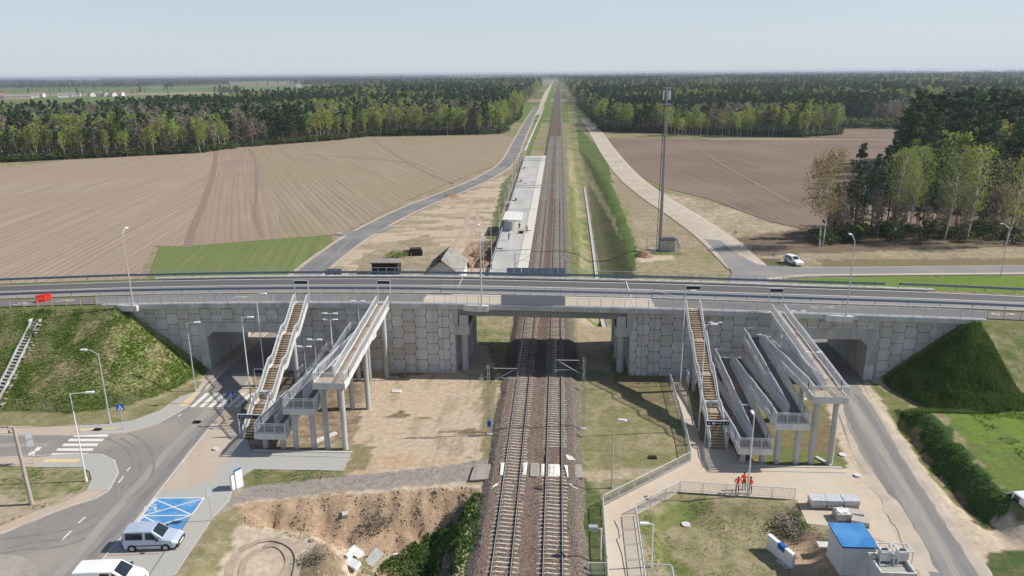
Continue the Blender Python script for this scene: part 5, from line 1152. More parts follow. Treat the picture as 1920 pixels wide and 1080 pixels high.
def stairs(x0, x1, ytop, ztop, zbot, label, floor_mat='stair_wood'):
    t = empty('staircase', ((x0 + x1) / 2, ytop, ztop), label, 'staircase', 'stairs from the ground to the bridge'); xm = (x0 + x1) / 2
    w0, w1 = x0 - xm, x1 - xm; nr = 13; rise = (ztop - zbot) / (4 * nr); run = .298; land = 1.33
    y = .2; z = 0.0; lp = [(0, 0)]; stepm = MB(); stepm.box(w0 + .03, -.31, -.045, w1 - .03, 0, 0, 0); stepm.box(w0 + .03, -.32, -.12, w1 - .03, -.285, -.046, 1)
    sm = stepm.mesh('step', [MT['stair_wood'], MT['stair_rust']])
    yy = -.45; lm = MB(); lm.box(w0 + .03, -.45, -.05, w1 - .03, .35, 0); lm.build('landing', MT['ramp_tan'], t)
    prof = [(.3, 0), (-.45, 0)]; y = -.45
    for f in range(4):
        for k in range(nr):
            z -= rise
            if k < nr - 1: link('step', sm, t, (0, y, z)); y -= run
        prof.append((y, z))
        if f < 3:
            b = MB(); b.box(w0 + .03, y - land, z - .05, w1 - .03, y, z); b.box(w0 + .03, y - land - .01, z - .12, w1 - .03, y - land + .03, z - .051, 1)
            for s in (.33, .66): b.box(w0 + .03 + (w1 - w0 - .06) * s - .01, y - land, z + .001, w0 + .03 + (w1 - w0 - .06) * s + .01, y, z + .004, 1)
            b.build('landing', [MT['ramp_tan'], MT['stair_rust']], t); y -= land; prof.append((y, z))
    for s, xx in ((-1, w0 - .06), (1, w1 + .06)):
        b = MB()
        for i in range(len(prof) - 1):
            (ya, za), (yb, zb) = prof[i], prof[i + 1]
            b.hexa([(xx - .07, yb, zb - .42), (xx + .07, yb, zb - .42), (xx + .07, ya, za - .42), (xx - .07, ya, za - .42), (xx - .07, yb, zb + .12), (xx + .07, yb, zb + .12), (xx + .07, ya, za + .12), (xx - .07, ya, za + .12)])
        b.build('stringer', MT['concrete_light'], t)
        poly_rail(t, [(xx, p[0], p[1] + .1) for p in prof], 1.1, post=1.2)
    for yy, zz in ((-3.9, -2.7), (-13.5, -6.4)):
        b = MB(); b.tube((0, yy, zbot - ztop - .2), (0, yy, zz), .28, n=14); b.box(w0, yy - .2, zz, w1, yy + .2, zz + .25); b.build('column', MT['concrete'], t)
    return t
stairs(-33.65, -32.05, 89.75, 8.8, G + .1, 'left staircase of tan steps from the pavement up to the bridge')
stairs(15.95, 17.55, 89.75, 8.5, G + .1, 'right staircase of tan steps from the pavement up to the bridge')
def ramp(xr, yf, ztop, zl, label, dz=0):
    """xr: right edge of the top lane; lanes run along Y and step left by 1.65"""
    t = empty('access_ramp', (xr, yf, G), label, 'access ramp', 'zigzag ramps from the ground to the bridge'); P = 1.66; W = 1.5; L = 18.0; yb = 89.4 - yf
    lv = [ztop - G] + [q - G for q in zl]
    def lane_x(k): return -(k + 1) * P + .08, -k * P - .08      # x0,x1 of lane k
    yF = 1.75; yR = 88.6 - yf - 1.75
    def deck(k, yA, zA, yB, zB, tan):
        x0, x1 = lane_x(k)
        n = 3; pts = []
        # gradient with two rest landings
        segs = []; tt = [0, .31, .36, .64, .69, 1]; zz = [0, 1 / 3, 1 / 3, 2 / 3, 2 / 3, 1]
        pr = [(yA + (yB - yA) * a, zA + (zB - zA) * c) for a, c in zip(tt, zz)]
        if yA > yB: pass
        b = MB(); s = MB()
        for i in range(5):
            (ya, za), (yc, zc_) = pr[i], pr[i + 1]
            if ya > yc: ya, za, yc, zc_ = yc, zc_, ya, za
            b.hexa([(x0, ya, za - .2), (x1, ya, za - .2), (x1, yc, zc_ - .2), (x0, yc, zc_ - .2), (x0, ya, za), (x1, ya, za), (x1, yc, zc_), (x0, yc, zc_)])
            for xx in (x0, x1): s.hexa([(xx - .07, ya, za - .5), (xx + .07, ya, za - .5), (xx + .07, yc, zc_ - .5), (xx - .07, yc, zc_ - .5), (xx - .07, ya, za + .12), (xx + .07, ya, za + .12), (xx + .07, yc, zc_ + .12), (xx - .07, yc, zc_ + .12)])
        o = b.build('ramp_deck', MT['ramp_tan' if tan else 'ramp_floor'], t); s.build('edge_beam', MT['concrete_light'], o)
        for i in (1, 3):
            q = MB(); q.box(x0 + .08, min(pr[i][0], pr[i + 1][0]), pr[i][1] + .004, x1 - .08, max(pr[i][0], pr[i + 1][0]), pr[i][1] + .008); q.build('rest_strip', MT['red_paver'], o)
        for xx in (x0, x1): poly_rail(t, [(xx, p[0], p[1] + .1) for p in pr])
        return pr
    def landing(k0, y0, y1, z, front, tan, nm='landing'):
        x0 = lane_x(k0 + 1)[0]; x1 = lane_x(k0)[1]; b = MB(); b.box(x0 - .07, y0, z - .2, x1 + .07, y1, z)
        o = b.build(nm, MT['ramp_tan' if tan else 'ramp_floor'], t); b = MB(); h0, h1 = z - .62, z + .04
        ye = y0 if front else y1
        b.box(x0 - .09, min(ye, ye) - .1, h0, x1 + .09, ye + .1, h1)
        for xx in (x0 - .01, x1 + .01): b.box(xx - .08, min(y0, y1) + (.101 if front else 0), h0, xx + .08, max(y0, y1) - (0 if front else .101), h1 - .002)
        b.build('edge_beam', MT['concrete_light'], o)
        yo = y1 if front else y0
        poly_rail(t, [(x0, yo, z + .04), (x0, ye, z + .04), (x1, ye, z + .04), (x1, yo, z + .04)], post=1.1)
    z = [ztop - G] + [q - G for q in zl]       # z[0] deck, then F, R, F, R, F, ground
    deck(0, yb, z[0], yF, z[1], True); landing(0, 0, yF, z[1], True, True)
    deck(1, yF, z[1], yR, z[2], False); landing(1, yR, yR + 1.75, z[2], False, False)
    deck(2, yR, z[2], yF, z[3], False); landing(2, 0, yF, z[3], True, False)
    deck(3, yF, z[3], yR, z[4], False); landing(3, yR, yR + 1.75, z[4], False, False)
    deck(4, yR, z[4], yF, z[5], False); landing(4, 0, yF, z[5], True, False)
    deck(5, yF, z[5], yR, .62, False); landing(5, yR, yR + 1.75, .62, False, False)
    # columns: pairs under the front landings, further rows under the lanes
    def zlane(k, y):
        seq = [(yb, z[0], yF, z[1]), (yF, z[1], yR, z[2]), (yR, z[2], yF, z[3]), (yF, z[3], yR, z[4]), (yR, z[4], yF, z[5]), (yF, z[5], yR, .1)][k]
        a = (y - seq[0]) / (seq[2] - seq[0]); a = min(max(a, 0), 1); return seq[1] + (seq[3] - seq[1]) * a
    for k in range(6):
        x0, x1 = lane_x(k); xm = (x0 + x1) / 2 + (.12 if k % 2 == 0 else -.12)
        for yy in (.82, 10.6, 20.3 if k < 1 else 18.9):
            if yy > yF: hz = zlane(k, yy) - .5
            else: hz = z[[1, 1, 3, 3, 5, 5][k]] - .6
            if hz < .35: continue
            b = MB(); b.tube((xm, yy, -.25), (xm, yy, hz), .29, n=16)
            if yy > yF: b.box(x0, yy - .22, hz - .02, x1, yy + .22, hz + .3)
            b.build('column', MT['concrete'], t)
    b = MB(); b.box(-10.2, -.1, -.05, .2, .15, .12); b.box(-10.2, -1.0, -.05, .2, -.9, .1); b.build('base_kerb', MT['kerb'], t)
    return t, zlane
RL_, zL = ramp(-21.35, 68.5, 8.85, (7.05, 5.62, 4.2, 2.76, 1.33, -.6), 'left zigzag concrete access ramp with barred railings on round columns')
RR_, zR = ramp(27.85, 67.55, 8.25, (6.85, 5.42, 4.0, 2.62, 1.25, -.6), 'right zigzag concrete access ramp with barred railings on round columns')

# ---------------------------------------------------------------- lamps
def lamp(x, y, z, ztop, label, kind='single', ang=0.0, grp='street lamps', r=.085, arm=1.5, mat='pole_white'):
    t = empty('street_lamp', (x, y, z), label, 'street lamp', grp, rz=ang); h = ztop - z; b = MB()
    b.tube((0, 0, 0), (0, 0, h), r, r * .55, n=8); b.tube((0, 0, 0), (0, 0, .35), r * 1.6, r * 1.6, n=8); b.build('pole', MT[mat], t)
    if kind == 'single':
        if arm > .3: b = MB(); b.tube((0, 0, h - .03), (arm * .6, 0, h + .06), .035, n=6); b.build('arm', MT[mat], t)
        b = MB(); a = max(0, arm * .55); b.hexa([(a, -.13, h), (a + .75, -.16, h + .05), (a + .75, .16, h + .05), (a, .13, h), (a, -.1, h + .12), (a + .7, -.12, h + .14), (a + .7, .12, h + .14), (a, .1, h + .12)]); b.build('lamp_head', MT['white'], t)
    elif kind == 'double':
        for s in (-1, 1):
            b = MB(); b.tube((0, 0, h - .05), (s * .35, 0, h), .03, n=5); b.hexa([(s * .3 - .0, -.12, h - .02), (s * .3 + .55 * s, -.12, h), (s * .3 + .55 * s, .12, h), (s * .3, .12, h - .02), (s * .3, -.1, h + .07), (s * .3 + .5 * s, -.1, h + .08), (s * .3 + .5 * s, .1, h + .08), (s * .3, .1, h + .07)]); b.build('lamp_head', MT['white'], t)
    elif kind == 'hook':
        b = MB(); pts = [(0, 0, h)] + [(math.sin(q) * .9 if q < 1.5 else .9 + (q - 1.5) * .6, 0, h + (1 - math.cos(min(q, 1.5))) * .0 + math.sin(min(q, 1.5)) * .55) for q in (.4, .8, 1.2, 1.5, 2.2)]
        b.path(pts, .045, n=6); b.build('arm', MT[mat], t)
        e = pts[-1]; b = MB(); b.box(e[0] - .1, -.13, e[2] - .06, e[0] + .6, .13, e[2] + .07); b.build('lamp_head', MT['white'], t)
    return t
def lamp_px(base, top, label, kind='single', ang=0., z=None, **k):
    zz = G if z is None else z; x, y = at(base[0], base[1], zz)
    if z is None: zz = gz(x, y); x, y = at(base[0], base[1], zz); 
    return lamp(x, y, zz, zat(x, y, top), label, kind, ang, **k)
lamp_px((162, 902), 738, 'tall white street lamp with arm to the right on the pavement corner island', ang=R(8), arm=2.6)
lamp_px((207, 795), 665, 'slim grey street lamp with hooked arm at the foot of the left slope', 'hook', PI, mat='steel')
lamp_px((367, 733), 606, 'street lamp beside the kerb at the mouth of the left underpass', ang=R(10), mat='steel', arm=1.6)
lamp(*at(471, 752, G), G, 9.9, 'tall white lamp on the pavement just left of the left stairs', ang=0, arm=1.2)
lamp(*at(496, 700, G), G, 10.2, 'tall white lamp close to the wall, behind the left stairs', ang=0, arm=1.2)
lamp_px((1147, 915), 786, 'grey street lamp on the verge right of the tracks with small boxes on its pole', ang=R(-20), arm=.8, mat='steel')
lamp(*at(1220, 1082, G - .9), G - .9, zat(*at(1220, 1082, G - .9), 983), 'short lamp at the bottom edge beside the lower footpath', ang=PI, arm=.6)
lamp(*at(1401, 931, G), G, zat(*at(1401, 931, G), 780), 'tall white lamp beside the three workers at the pavement fence', ang=R(90), arm=.4)
lamp(15.35, 87.3, G, zat(15.35, 87.3, 546), 'tall lamp close to the wall left of the right stairs', ang=0, arm=1.0)
lamp(15.45, 75.0, G, zat(15.45, 75.0, 609), 'tall lamp standing at the left side of the right stairs', ang=0, arm=1.0)
for lx, tp, lab in ((LAMPX[0], 440, 'tall lamp on the bridge edge at the left end of the coping'), (LAMPX[1] - .25, 435, 'tall lamp on the bridge edge left of the tracks'), (LAMPX[2] - .3, 453, 'tall lamp on the bridge edge right of the right ramp')):
    lamp(lx, 89.35, zrf(lx), zat(lx, 89.35, tp), lab, 'hook', R(100 if lx < 30 else 90), mat='steel', r=.1)
lamp_px((1876, 519), 428, 'tall lamp with hooked head beside the road at the far right', 'hook', R(110), mat='steel')
for side, (t, zl_, lst) in enumerate(((RL_, zL, [((624, 657), 588, 2), ((622, 640), 609, 2), ((674, 615), 565, 1), ((594, 692), 637, 3), ((574, 697), 650, 4)]), (RR_, zR, [((1490, 652), 584, 1), ((1427, 692), 628, 2), ((1337, 650), 605, 5), ((1367, 735), 671, 4), ((1517, 736), 661, 1), ((1381, 830), 760, 5)]))):
    names = ['double-headed lamp on the left ramp', 'rearmost double-headed lamp on the left ramp against the wall', 'double-headed lamp beside the top lane of the left ramp', 'double-headed lamp halfway along the left ramp', 'leftmost double-headed lamp on the left ramp'] if side == 0 else ['lamp beside the upper lane of the right ramp near the wall', 'double-headed lamp in the middle of the right ramp', 'double-headed lamp at the wall end of the right ramp beside the stairs', 'double-headed lamp between the lower lanes of the right ramp', 'lamp at the outer edge of the upper front landing of the right ramp', 'short lamp at the lowest front landing of the right ramp']
    for (base, top, ln), lab in zip(lst, names):
        X0 = t.location.x - ln * 1.66; yy, zz = atX(base[0], base[1], X0); yy = min(max(yy, t.location.y + .5), 89.0)
        lamp(X0, yy, zz - .3, max(zat(X0, yy, top), zz + 2.5), lab, 'double' if not (side == 1 and ln == 5 and base[0] == 1381) else 'single', 0, 'lamps on the ramps', .06, .3, 'steel')

# ---------------------------------------------------------------- signs
def portal(x0, x1, y, z, ztop, label, ph=.35, glyph=None):
    t = empty('sign_frame', ((x0 + x1) / 2, y, z), label, 'sign frame', 'navy direction signs on portal frames'); w = (x1 - x0) / 2; h = ztop - z
    for s in (-w, w): b = MB(); b.bar((s, 0, 0), (s, 0, h), .09); b.build('post', MT['steel_white'], t)
    b = MB(); b.bar((-w - .04, 0, h), (w + .04, 0, h), .09); b.build('crossbar', MT['steel_white'], t)
    b = MB(); b.box(-w + .08, -.05, h - .1 - ph, w - .08, .05, h - .08); p = b.build('sign_panel', MT['navy'], t)
    if glyph:
        g = MB(); zc_ = h - .09 - ph / 2; y = -.056
        def q(a, c, d, e): g.face([(a, y, zc_ + d), (c, y, zc_ + d), (c, y, zc_ + e), (a, y, zc_ + e)])
        def tri(a, s): g.face([(a - .09, y, zc_), (a + .06, y, zc_ - .09), (a + .06, y, zc_ + .09)] if s == 'l' else [(a - .07, y, zc_ + .0), (a + .07, y, zc_ + .0), (a, y, zc_ + .11)])
        if glyph == 'right':
            tri(-w + .3, 'l'); q(-w + .36, -w + .42, -.03, .03); q(-w + .6, -w + .9, -.11, .11)
            for i in range(7): q(w - 1.5 + i * .075, w - 1.45 + i * .075, -.03, .05)
            q(w - .93, w - .87, -.1, .1); ring_pts = 10
            for i in range(ring_pts):
                t0 = 2 * PI * i / ring_pts; t1 = 2 * PI * (i + 1) / ring_pts
                g.face([(w - .62 + .06 * math.cos(t0), y, zc_ + .06 * math.sin(t0)), (w - .62 + .1 * math.cos(t0), y, zc_ + .1 * math.sin(t0)), (w - .62 + .1 * math.cos(t1), y, zc_ + .1 * math.sin(t1)), (w - .62 + .06 * math.cos(t1), y, zc_ + .06 * math.sin(t1))])
            tri(w - .28, 'u'); q(w - .305, w - .255, -.1, .0)
        else:
            tri(-w + .28, 'u'); q(-w + .255, -w + .305, -.1, .0); q(-w + .5, -w + .6, -.1, .1)
            for i in range(8): q(-w + .75 + i * .085, -w + .8 + i * .085, -.03, .05)
            q(-w + 1.5, -w + 1.6, -.08, .08); q(w - .5, w - .35, -.1, .1)
        g.build('lettering', MT['white'], p)
    return t
portal(at(458, 816)[0] - .3, -31.6, 71.6, G, zat(-34.5, 71.6, 777) , 'navy sign on a white frame across the foot of the left stairs', glyph='left')
portal(15.55, 17.95, 72.0, G, zat(16, 72.0, 789), 'navy sign on a white frame across the foot of the right stairs', glyph='right')
for x0, x1, px, lab in ((-33.75, -31.95, 526, 'sign frame on the bridge at the top of the left stairs'), (-22.95, -21.3, 526, 'sign frame on the bridge at the top of the left ramp'), (15.85, 17.7, 536, 'sign frame on the bridge at the top of the right stairs'), (26.1, 27.8, 541, 'sign frame on the bridge at the top of the right ramp')):
    portal(x0, x1, 90.25, zrf(x0), zat(x0, 90.25, px), lab, ph=.3)
x, y = at(338, 700 + 6)
portal(*(lambda a: (a[0] - .1, a[0] + 1.0))(at(482, 728)), at(482, 728)[1], G, G + 2.6, 'small navy sign frame behind the left stairs', ph=.4)
def road_sign(base, top, label, kind, ang=0, z=None):
    x, y = at(*base); zz = G + .1; h = zat(x, y, top) - zz; t = empty('road_sign', (x, y, zz), label, 'road sign', 'road signs', rz=ang)
    b = MB(); b.tube((0, 0, 0), (0, 0, h), .04, n=6); b.build('post', MT['steel'], t)
    if kind in ('zebra', 'bluesq'):
        b = MB(); b.box(-.38, -.03, h - .78, .38, -.0, h); f = b.build('sign_face', MT['sign_blue'], t)
        g = MB(); yy = -.036; g.face([(-.27, yy, h - .68), (.27, yy, h - .68), (0, yy, h - .14)]); g.build('white_triangle', MT['white'], f)
        g = MB(); yy = -.042; g.face([(-.05, yy, h - .45), (.05, yy, h - .45), (.03, yy, h - .34), (-.03, yy, h - .34)]); g.face([(-.09, yy, h - .64), (-.03, yy, h - .64), (.03, yy, h - .45), (-.04, yy, h - .45)]); g.face([(.05, yy, h - .64), (.11, yy, h - .64), (.05, yy, h - .45), (.0, yy, h - .45)]); g.build('walking_figure', MT['navy'], f)
    elif kind == 'back2':
        b = MB(); b.box(-.32, -.04, h - .7, .32, -.0, h); b.build('sign_back', MT['sign_back'], t); b = MB(); b.box(-.3, -.04, h - 1.5, .3, 0, h - .85); b.build('sign_back', MT['sign_back'], t)
    elif kind == 'back':
        b = MB(); b.box(-.3, -.04, h - .75, .3, 0, h); b.build('sign_back', MT['sign_back'], t)
    elif kind == 'panel':
        b = MB(); b.box(-.35, -.05, h - .45, .35, .0, h); b.build('sign_face', MT['white'], t); g = MB(); g.box(-.25, -.06, h - .33, .25, -.051, h - .13); g.build('lettering', MT['navy'], t)
    elif kind == 'round':
        for r, dy, m in ((.4, 0, 'red'), (.29, -.006, 'white')):
            b = MB(); n = 18; b.face([(r * math.cos(2 * PI * i / n), -.05 + dy, h - .4 + r * math.sin(2 * PI * i / n)) for i in range(n)]); b.build('sign_face' if m == 'red' else 'inner_disc', MT[m], t)
    elif kind == 'blue':
        b = MB(); n = 18; r = .32; b.face([(r * math.cos(2 * PI * i / n), -.05, h - .32 + r * math.sin(2 * PI * i / n)) for i in range(n)]); b.build('sign_face', MT['sign_blue'], t); b = MB(); b.box(-.06, -.06, h - .5, .06, -.055, h - .16); b.build('white_mark', MT['white'], t)
    return t
road_sign((232, 805), 758, 'blue and white zebra crossing sign at the foot of the left slope', 'zebra', R(25))
road_sign((436, 767), 734, 'blue and white zebra crossing sign right of the zebra by the left stairs', 'zebra')
road_sign((421, 790), 746, 'small white panel sign on a post beside the zebra crossing and left stairs', 'panel', R(-50))
road_sign((64, 870), 811, 'double traffic sign seen from behind at the side street', 'back2', R(60))
road_sign((398, 977), 917, 'narrow parking sign seen edge-on beside the blue bays', 'back', R(75))
road_sign((1377, 455), 432, 'round prohibition sign with red rim by the dirt road', 'round')
road_sign((1406, 483), 460, 'round blue sign on a short post beside the road junction', 'blue')
road_sign((1449, 497), 474, 'small sign seen from behind beside the parked white car', 'back', PI)

# ---------------------------------------------------------------- fences of the right pavement
Z0 = Z1
def panelfence(pts, label, w=2.0, hgt=1.1, z=Z1):
    P_ = [at(*p, z) for p in pts]; t = empty('panel_fence', (*P_[0], z), label, 'fence', 'white barred fences of the pavement'); O = Vector((*P_[0], 0))
    for i in range(len(P_) - 1):
        p = Vector((*P_[i], 0)) - O; q = Vector((*P_[i + 1], 0)) - O; L = (q - p).length; n = max(1, round(L / w)); up = Vector((0, 0, 1))
        for k in range(n):
            a = p.lerp(q, (k + .03) / n); c = p.lerp(q, (k + .97) / n); b = MB()
            b.bar(a, a + up * hgt, .05); b.bar(c, c + up * hgt, .05); b.bar(a + up * hgt, c + up * hgt, .05); b.bar(a + up * .15, c + up * .15, .04)
            m = int(L / n / .12)
            for j in range(1, m): s = a.lerp(c, j / m); b.bar(s + up * .15, s + up * hgt, .022, caps=False)
            b.build('fence_panel', MT['steel_white'], t)
    return t
panelfence([(1130, 949), (1295, 865)], 'white barred fence along the tracks side of the beige pavement')
panelfence([(1295, 864), (1289, 832), (1255, 710), (1290, 707)], 'white barred fence at the left edge of the pavement up to the wall')
panelfence([(1191, 964), (1274, 922), (1491, 936)], 'white barred fence between the pavement and the sunken lawn, by the workers')
panelfence([(1130, 951), (1139, 1080), (1150, 1240)], 'white barred fence at the left side of the lower footpath')
panelfence([(1191, 967), (1207, 1080), (1222, 1240)], 'white barred fence at the right side of the lower footpath')
panelfence([(1101, 1078), (1136, 1078)], 'short barred gate panel at the bottom edge beside the lower footpath')
panelfence([(1212, 1080), (1258, 1082), (1268, 1130)], 'low barred fence at the bottom edge right of the lower footpath')
# ---------------------------------------------------------------- vehicles
def vehicle(name, loc, rz, st, paint, label, cat, side_windows, wheels, r=.32, screen=(3, 4), rear=True, extra=None, trim=True):
    """st: stations (x, z_low, z_belt, z_top, half width belt, half width top), rear to front"""
    t = empty(name, loc, label, cat, None, rz); b = MB(); ringsz = []
    for (x, zl, zb, zt, wb, wt) in st:
        c = [(x, -wb * .96, zl), (x, -wb, (zl + zb) / 2), (x, -wb * .985, zb), (x, -wt, zt - .04), (x, -wt * .85, zt), (x, 0, zt + .035)]
        ringsz.append(c + [(p[0], -p[1], p[2]) for p in reversed(c[:-1])])
    n = len(ringsz[0]); base = 0
    for c in ringsz: b.v.extend(c)
    for i in range(len(st) - 1):
        for j in range(n - 1): b.f.append((i * n + j, (i + 1) * n + j, (i + 1) * n + j + 1, i * n + j + 1)); b.m.append(0)
        b.f.append((i * n + n - 1, (i + 1) * n + n - 1, (i + 1) * n, i * n)); b.m.append(0)
    b.f.append(tuple(range(n))); b.m.append(0); b.f.append(tuple((len(st) - 1) * n + k for k in reversed(range(n)))); b.m.append(0)
    b.build('body', MT[paint], t)
    def interp(x):
        for i in range(len(st) - 1):
            if st[i][0] <= x <= st[i + 1][0]:
                a = (x - st[i][0]) / (st[i + 1][0] - st[i][0]); return [st[i][k] + (st[i + 1][k] - st[i][k]) * a for k in range(6)]
        return st[-1]
    def sidept(x, f, s, off=.012):
        q = interp(x); z = q[2] + (q[3] - .04 - q[2]) * f; y = q[4] * .985 + (q[5] - q[4] * .985) * f; return (x, s * (y + off), z)
    for (x0, x1, x2, x3) in side_windows:   # bottom rear, bottom front, top front, top rear
        for s in (-1, 1):
            b = MB(); pts = [sidept(x0, .06, s), sidept(x1, .06, s), sidept(x2, .86, s), sidept(x3, .86, s)]; b.face(pts if s < 0 else pts[::-1]); b.build('side_window', MT['glass'], t)
    def toppt(i, y, off=.03): q = st[i]; return (q[0] + .01, y * q[5] * .85, q[3] + off + .035 * (1 - abs(y)))
    a, c = screen; b = MB(); A = [toppt(c, -.98), toppt(c, 0), toppt(c, .98)]; Bq = [toppt(a, -.9), toppt(a, 0), toppt(a, .9)]
    def lp(p, q, f): return tuple(p[k] + (q[k] - p[k]) * f for k in range(3))
    for k in (0, 1): b.face([lp(A[k], Bq[k], .04), lp(A[k + 1], Bq[k + 1], .04), lp(A[k + 1], Bq[k + 1], .93), lp(A[k], Bq[k], .93)])
    b.build('windscreen', MT['glass'], t)
    for wx in wheels:
        for s in (-1, 1):
            wy = s * (st[3][4] - .1); b = MB(); b.tube((wx, wy - .1, r), (wx, wy + .1, r), r, n=18); o = b.build('wheel', MT['rubber'], t)
            g = MB(); g.tube((wx, wy + s * .1, r), (wx, wy + s * .115, r), r * .6, n=12); g.build('rim', MT['rim'], o)
            g = MB(); nn = 14; yy = s * (interp(wx)[4] + .004)
            pts = [(wx + (r + .07) * math.cos(PI * i / nn), yy, r + (r + .07) * math.sin(PI * i / nn)) for i in range(nn + 1)] + [(wx - r - .07, yy * .97, .24), (wx + r + .07, yy * .97, .24)]
            g.face(pts if s > 0 else pts[::-1]); g.build('wheel_arch', MT['plastic'], t)
    L = st[-1][0]; q = st[-1]; b = MB(); b.box(L - .25, -q[4] - .03, q[1] - .1, L + .05, q[4] + .03, q[1] + .22); b.build('front_bumper', MT['plastic' if paint == 'car_blue' else paint], t)
    b = MB(); b.box(-.06, -st[0][4], st[0][1] - .08, .12, st[0][4], st[0][1] + .15); b.build('rear_bumper', MT['plastic' if paint == 'car_blue' else paint], t)
    for s in (-1, 1):
        b = MB(); q2 = st[-2]; b.hexa([(q2[0] - .05, s * q2[4] * .8, q2[3] - .22), (L + .01, s * q[4] * .7, q[3] - .2), (L + .01, s * q[4] * .99, q[3] - .2), (q2[0] - .05, s * (q2[4] + .012), q2[3] - .22), (q2[0] - .05, s * q2[4] * .82, q2[3] - .0), (L - .02, s * q[4] * .7, q[3] + .0), (L - .05, s * q[4] * .95, q[3] + .0), (q2[0] - .05, s * (q2[4] + .0), q2[3] - .05)]); b.build('headlight', MT['lamp_glass'], t)
        mx = st[screen[1]][0] - .35; mq = interp(mx); b = MB(); b.box(mx - .08, s * (mq[4] + .02) - .0 if s > 0 else -(mq[4] + .24), mq[2] + .02, mx + .08, (mq[4] + .24) if s > 0 else -(mq[4] + .02), mq[2] + .24); b.build('wing_mirror', MT['plastic'], t)
        b = MB(); b.box(-.02, s * (st[0][4] - .03) - .05, st[0][2] - .25, .02, s * (st[0][4] - .03) + .05, st[0][2] + .2); b.build('tail_light', MT['red'], t)
        if trim: b = MB(); b.box(.9, s * (st[3][4] + .0) - .012, .52, 3.3, s * (st[3][4]) + .012, .60); b.build('side_trim', MT['plastic'], t)
    b = MB(); b.box(L + .045, -.4, q[1] + .02, L + .06, .4, q[1] + .14); b.build('grille_plate', MT['white'], t)
    b = MB(); b.box(L + .0, -.5, q[3] - .18, L + .012, .5, q[3] - .05); b.build('grille', MT['plastic'], t)
    return t
VZ = Z1 + .01
p = at(246, 1036, VZ); q = at(305, 1034, VZ)
x = p[0] - .75; ang = math.atan2(q[1] - p[1], q[0] - p[0])
CADDY = [(0, .42, 1.05, 1.55, .82, .68), (.14, .26, 1.08, 1.78, .88, .74), (1.3, .24, 1.08, 1.84, .9, .76), (2.45, .24, 1.07, 1.80, .9, .75), (3.3, .24, 1.02, 1.14, .9, .82), (4.05, .26, .86, .95, .87, .76), (4.4, .34, .62, .70, .76, .64)]
vehicle('parked_van', (x + .0, p[1] + .85, VZ), ang, CADDY, 'car_blue', 'pale blue compact van with dark side windows parked below the blue bays', 'van', [(.3, 1.72, 1.68, .34), (1.95, 2.95, 2.45, 1.95)], (.75, 3.45), .31, (3, 4))
T5 = [(0, .42, 1.15, 1.70, .86, .72), (.15, .28, 1.2, 1.93, .93, .80), (1.8, .26, 1.2, 1.96, .95, .82), (3.1, .26, 1.18, 1.93, .95, .80), (4.0, .26, 1.12, 1.26, .94, .84), (4.6, .28, .95, 1.02, .9, .78), (4.9, .36, .68, .76, .8, .68)]
p = at(215, 1100, VZ)
vehicle('parked_van', (at(150, 1100)[0] + .1, at(215, 1100)[1] - .35, VZ), ang, T5, 'car_white', 'white panel van at the bottom edge in front of the pale blue van', 'van', [(2.15, 2.9, 2.85, 2.17), (3.05, 3.75, 3.2, 3.05)], (.95, 3.95), .33, (3, 4))
SUV = [(0, .45, .95, 1.35, .80, .62), (.25, .3, 1.0, 1.62, .88, .66), (1.5, .28, 1.0, 1.68, .92, .70), (2.5, .28, .98, 1.62, .92, .69), (3.3, .28, .95, 1.08, .91, .80), (4.2, .3, .85, .93, .88, .76), (4.55, .38, .62, .70, .80, .66)]
x, y = at(1497, 499, G + .1)
vehicle('parked_car', (x - 1.1, y + 4.2, G + .07), R(-72), SUV, 'car_white', 'white sport utility car parked on bare soil beside the far road, right of centre', 'car', [(.5, 1.35, 1.35, .6), (1.45, 2.9, 2.4, 1.45)], (.85, 3.65), .34, (3, 4), trim=False)
x, y = at(1908, 984, G + 0)
vehicle('parked_van', (x + 1.75, y - .8, G + .02), R(98) + PI * 0, T5, 'car_white', 'white van cut off by the right picture edge beside the meadow', 'van', [(.3, 1.2, 1.2, .34), (2.15, 2.9, 2.85, 2.17), (3.05, 3.75, 3.2, 3.05)], (.95, 3.95), .33, (3, 4))

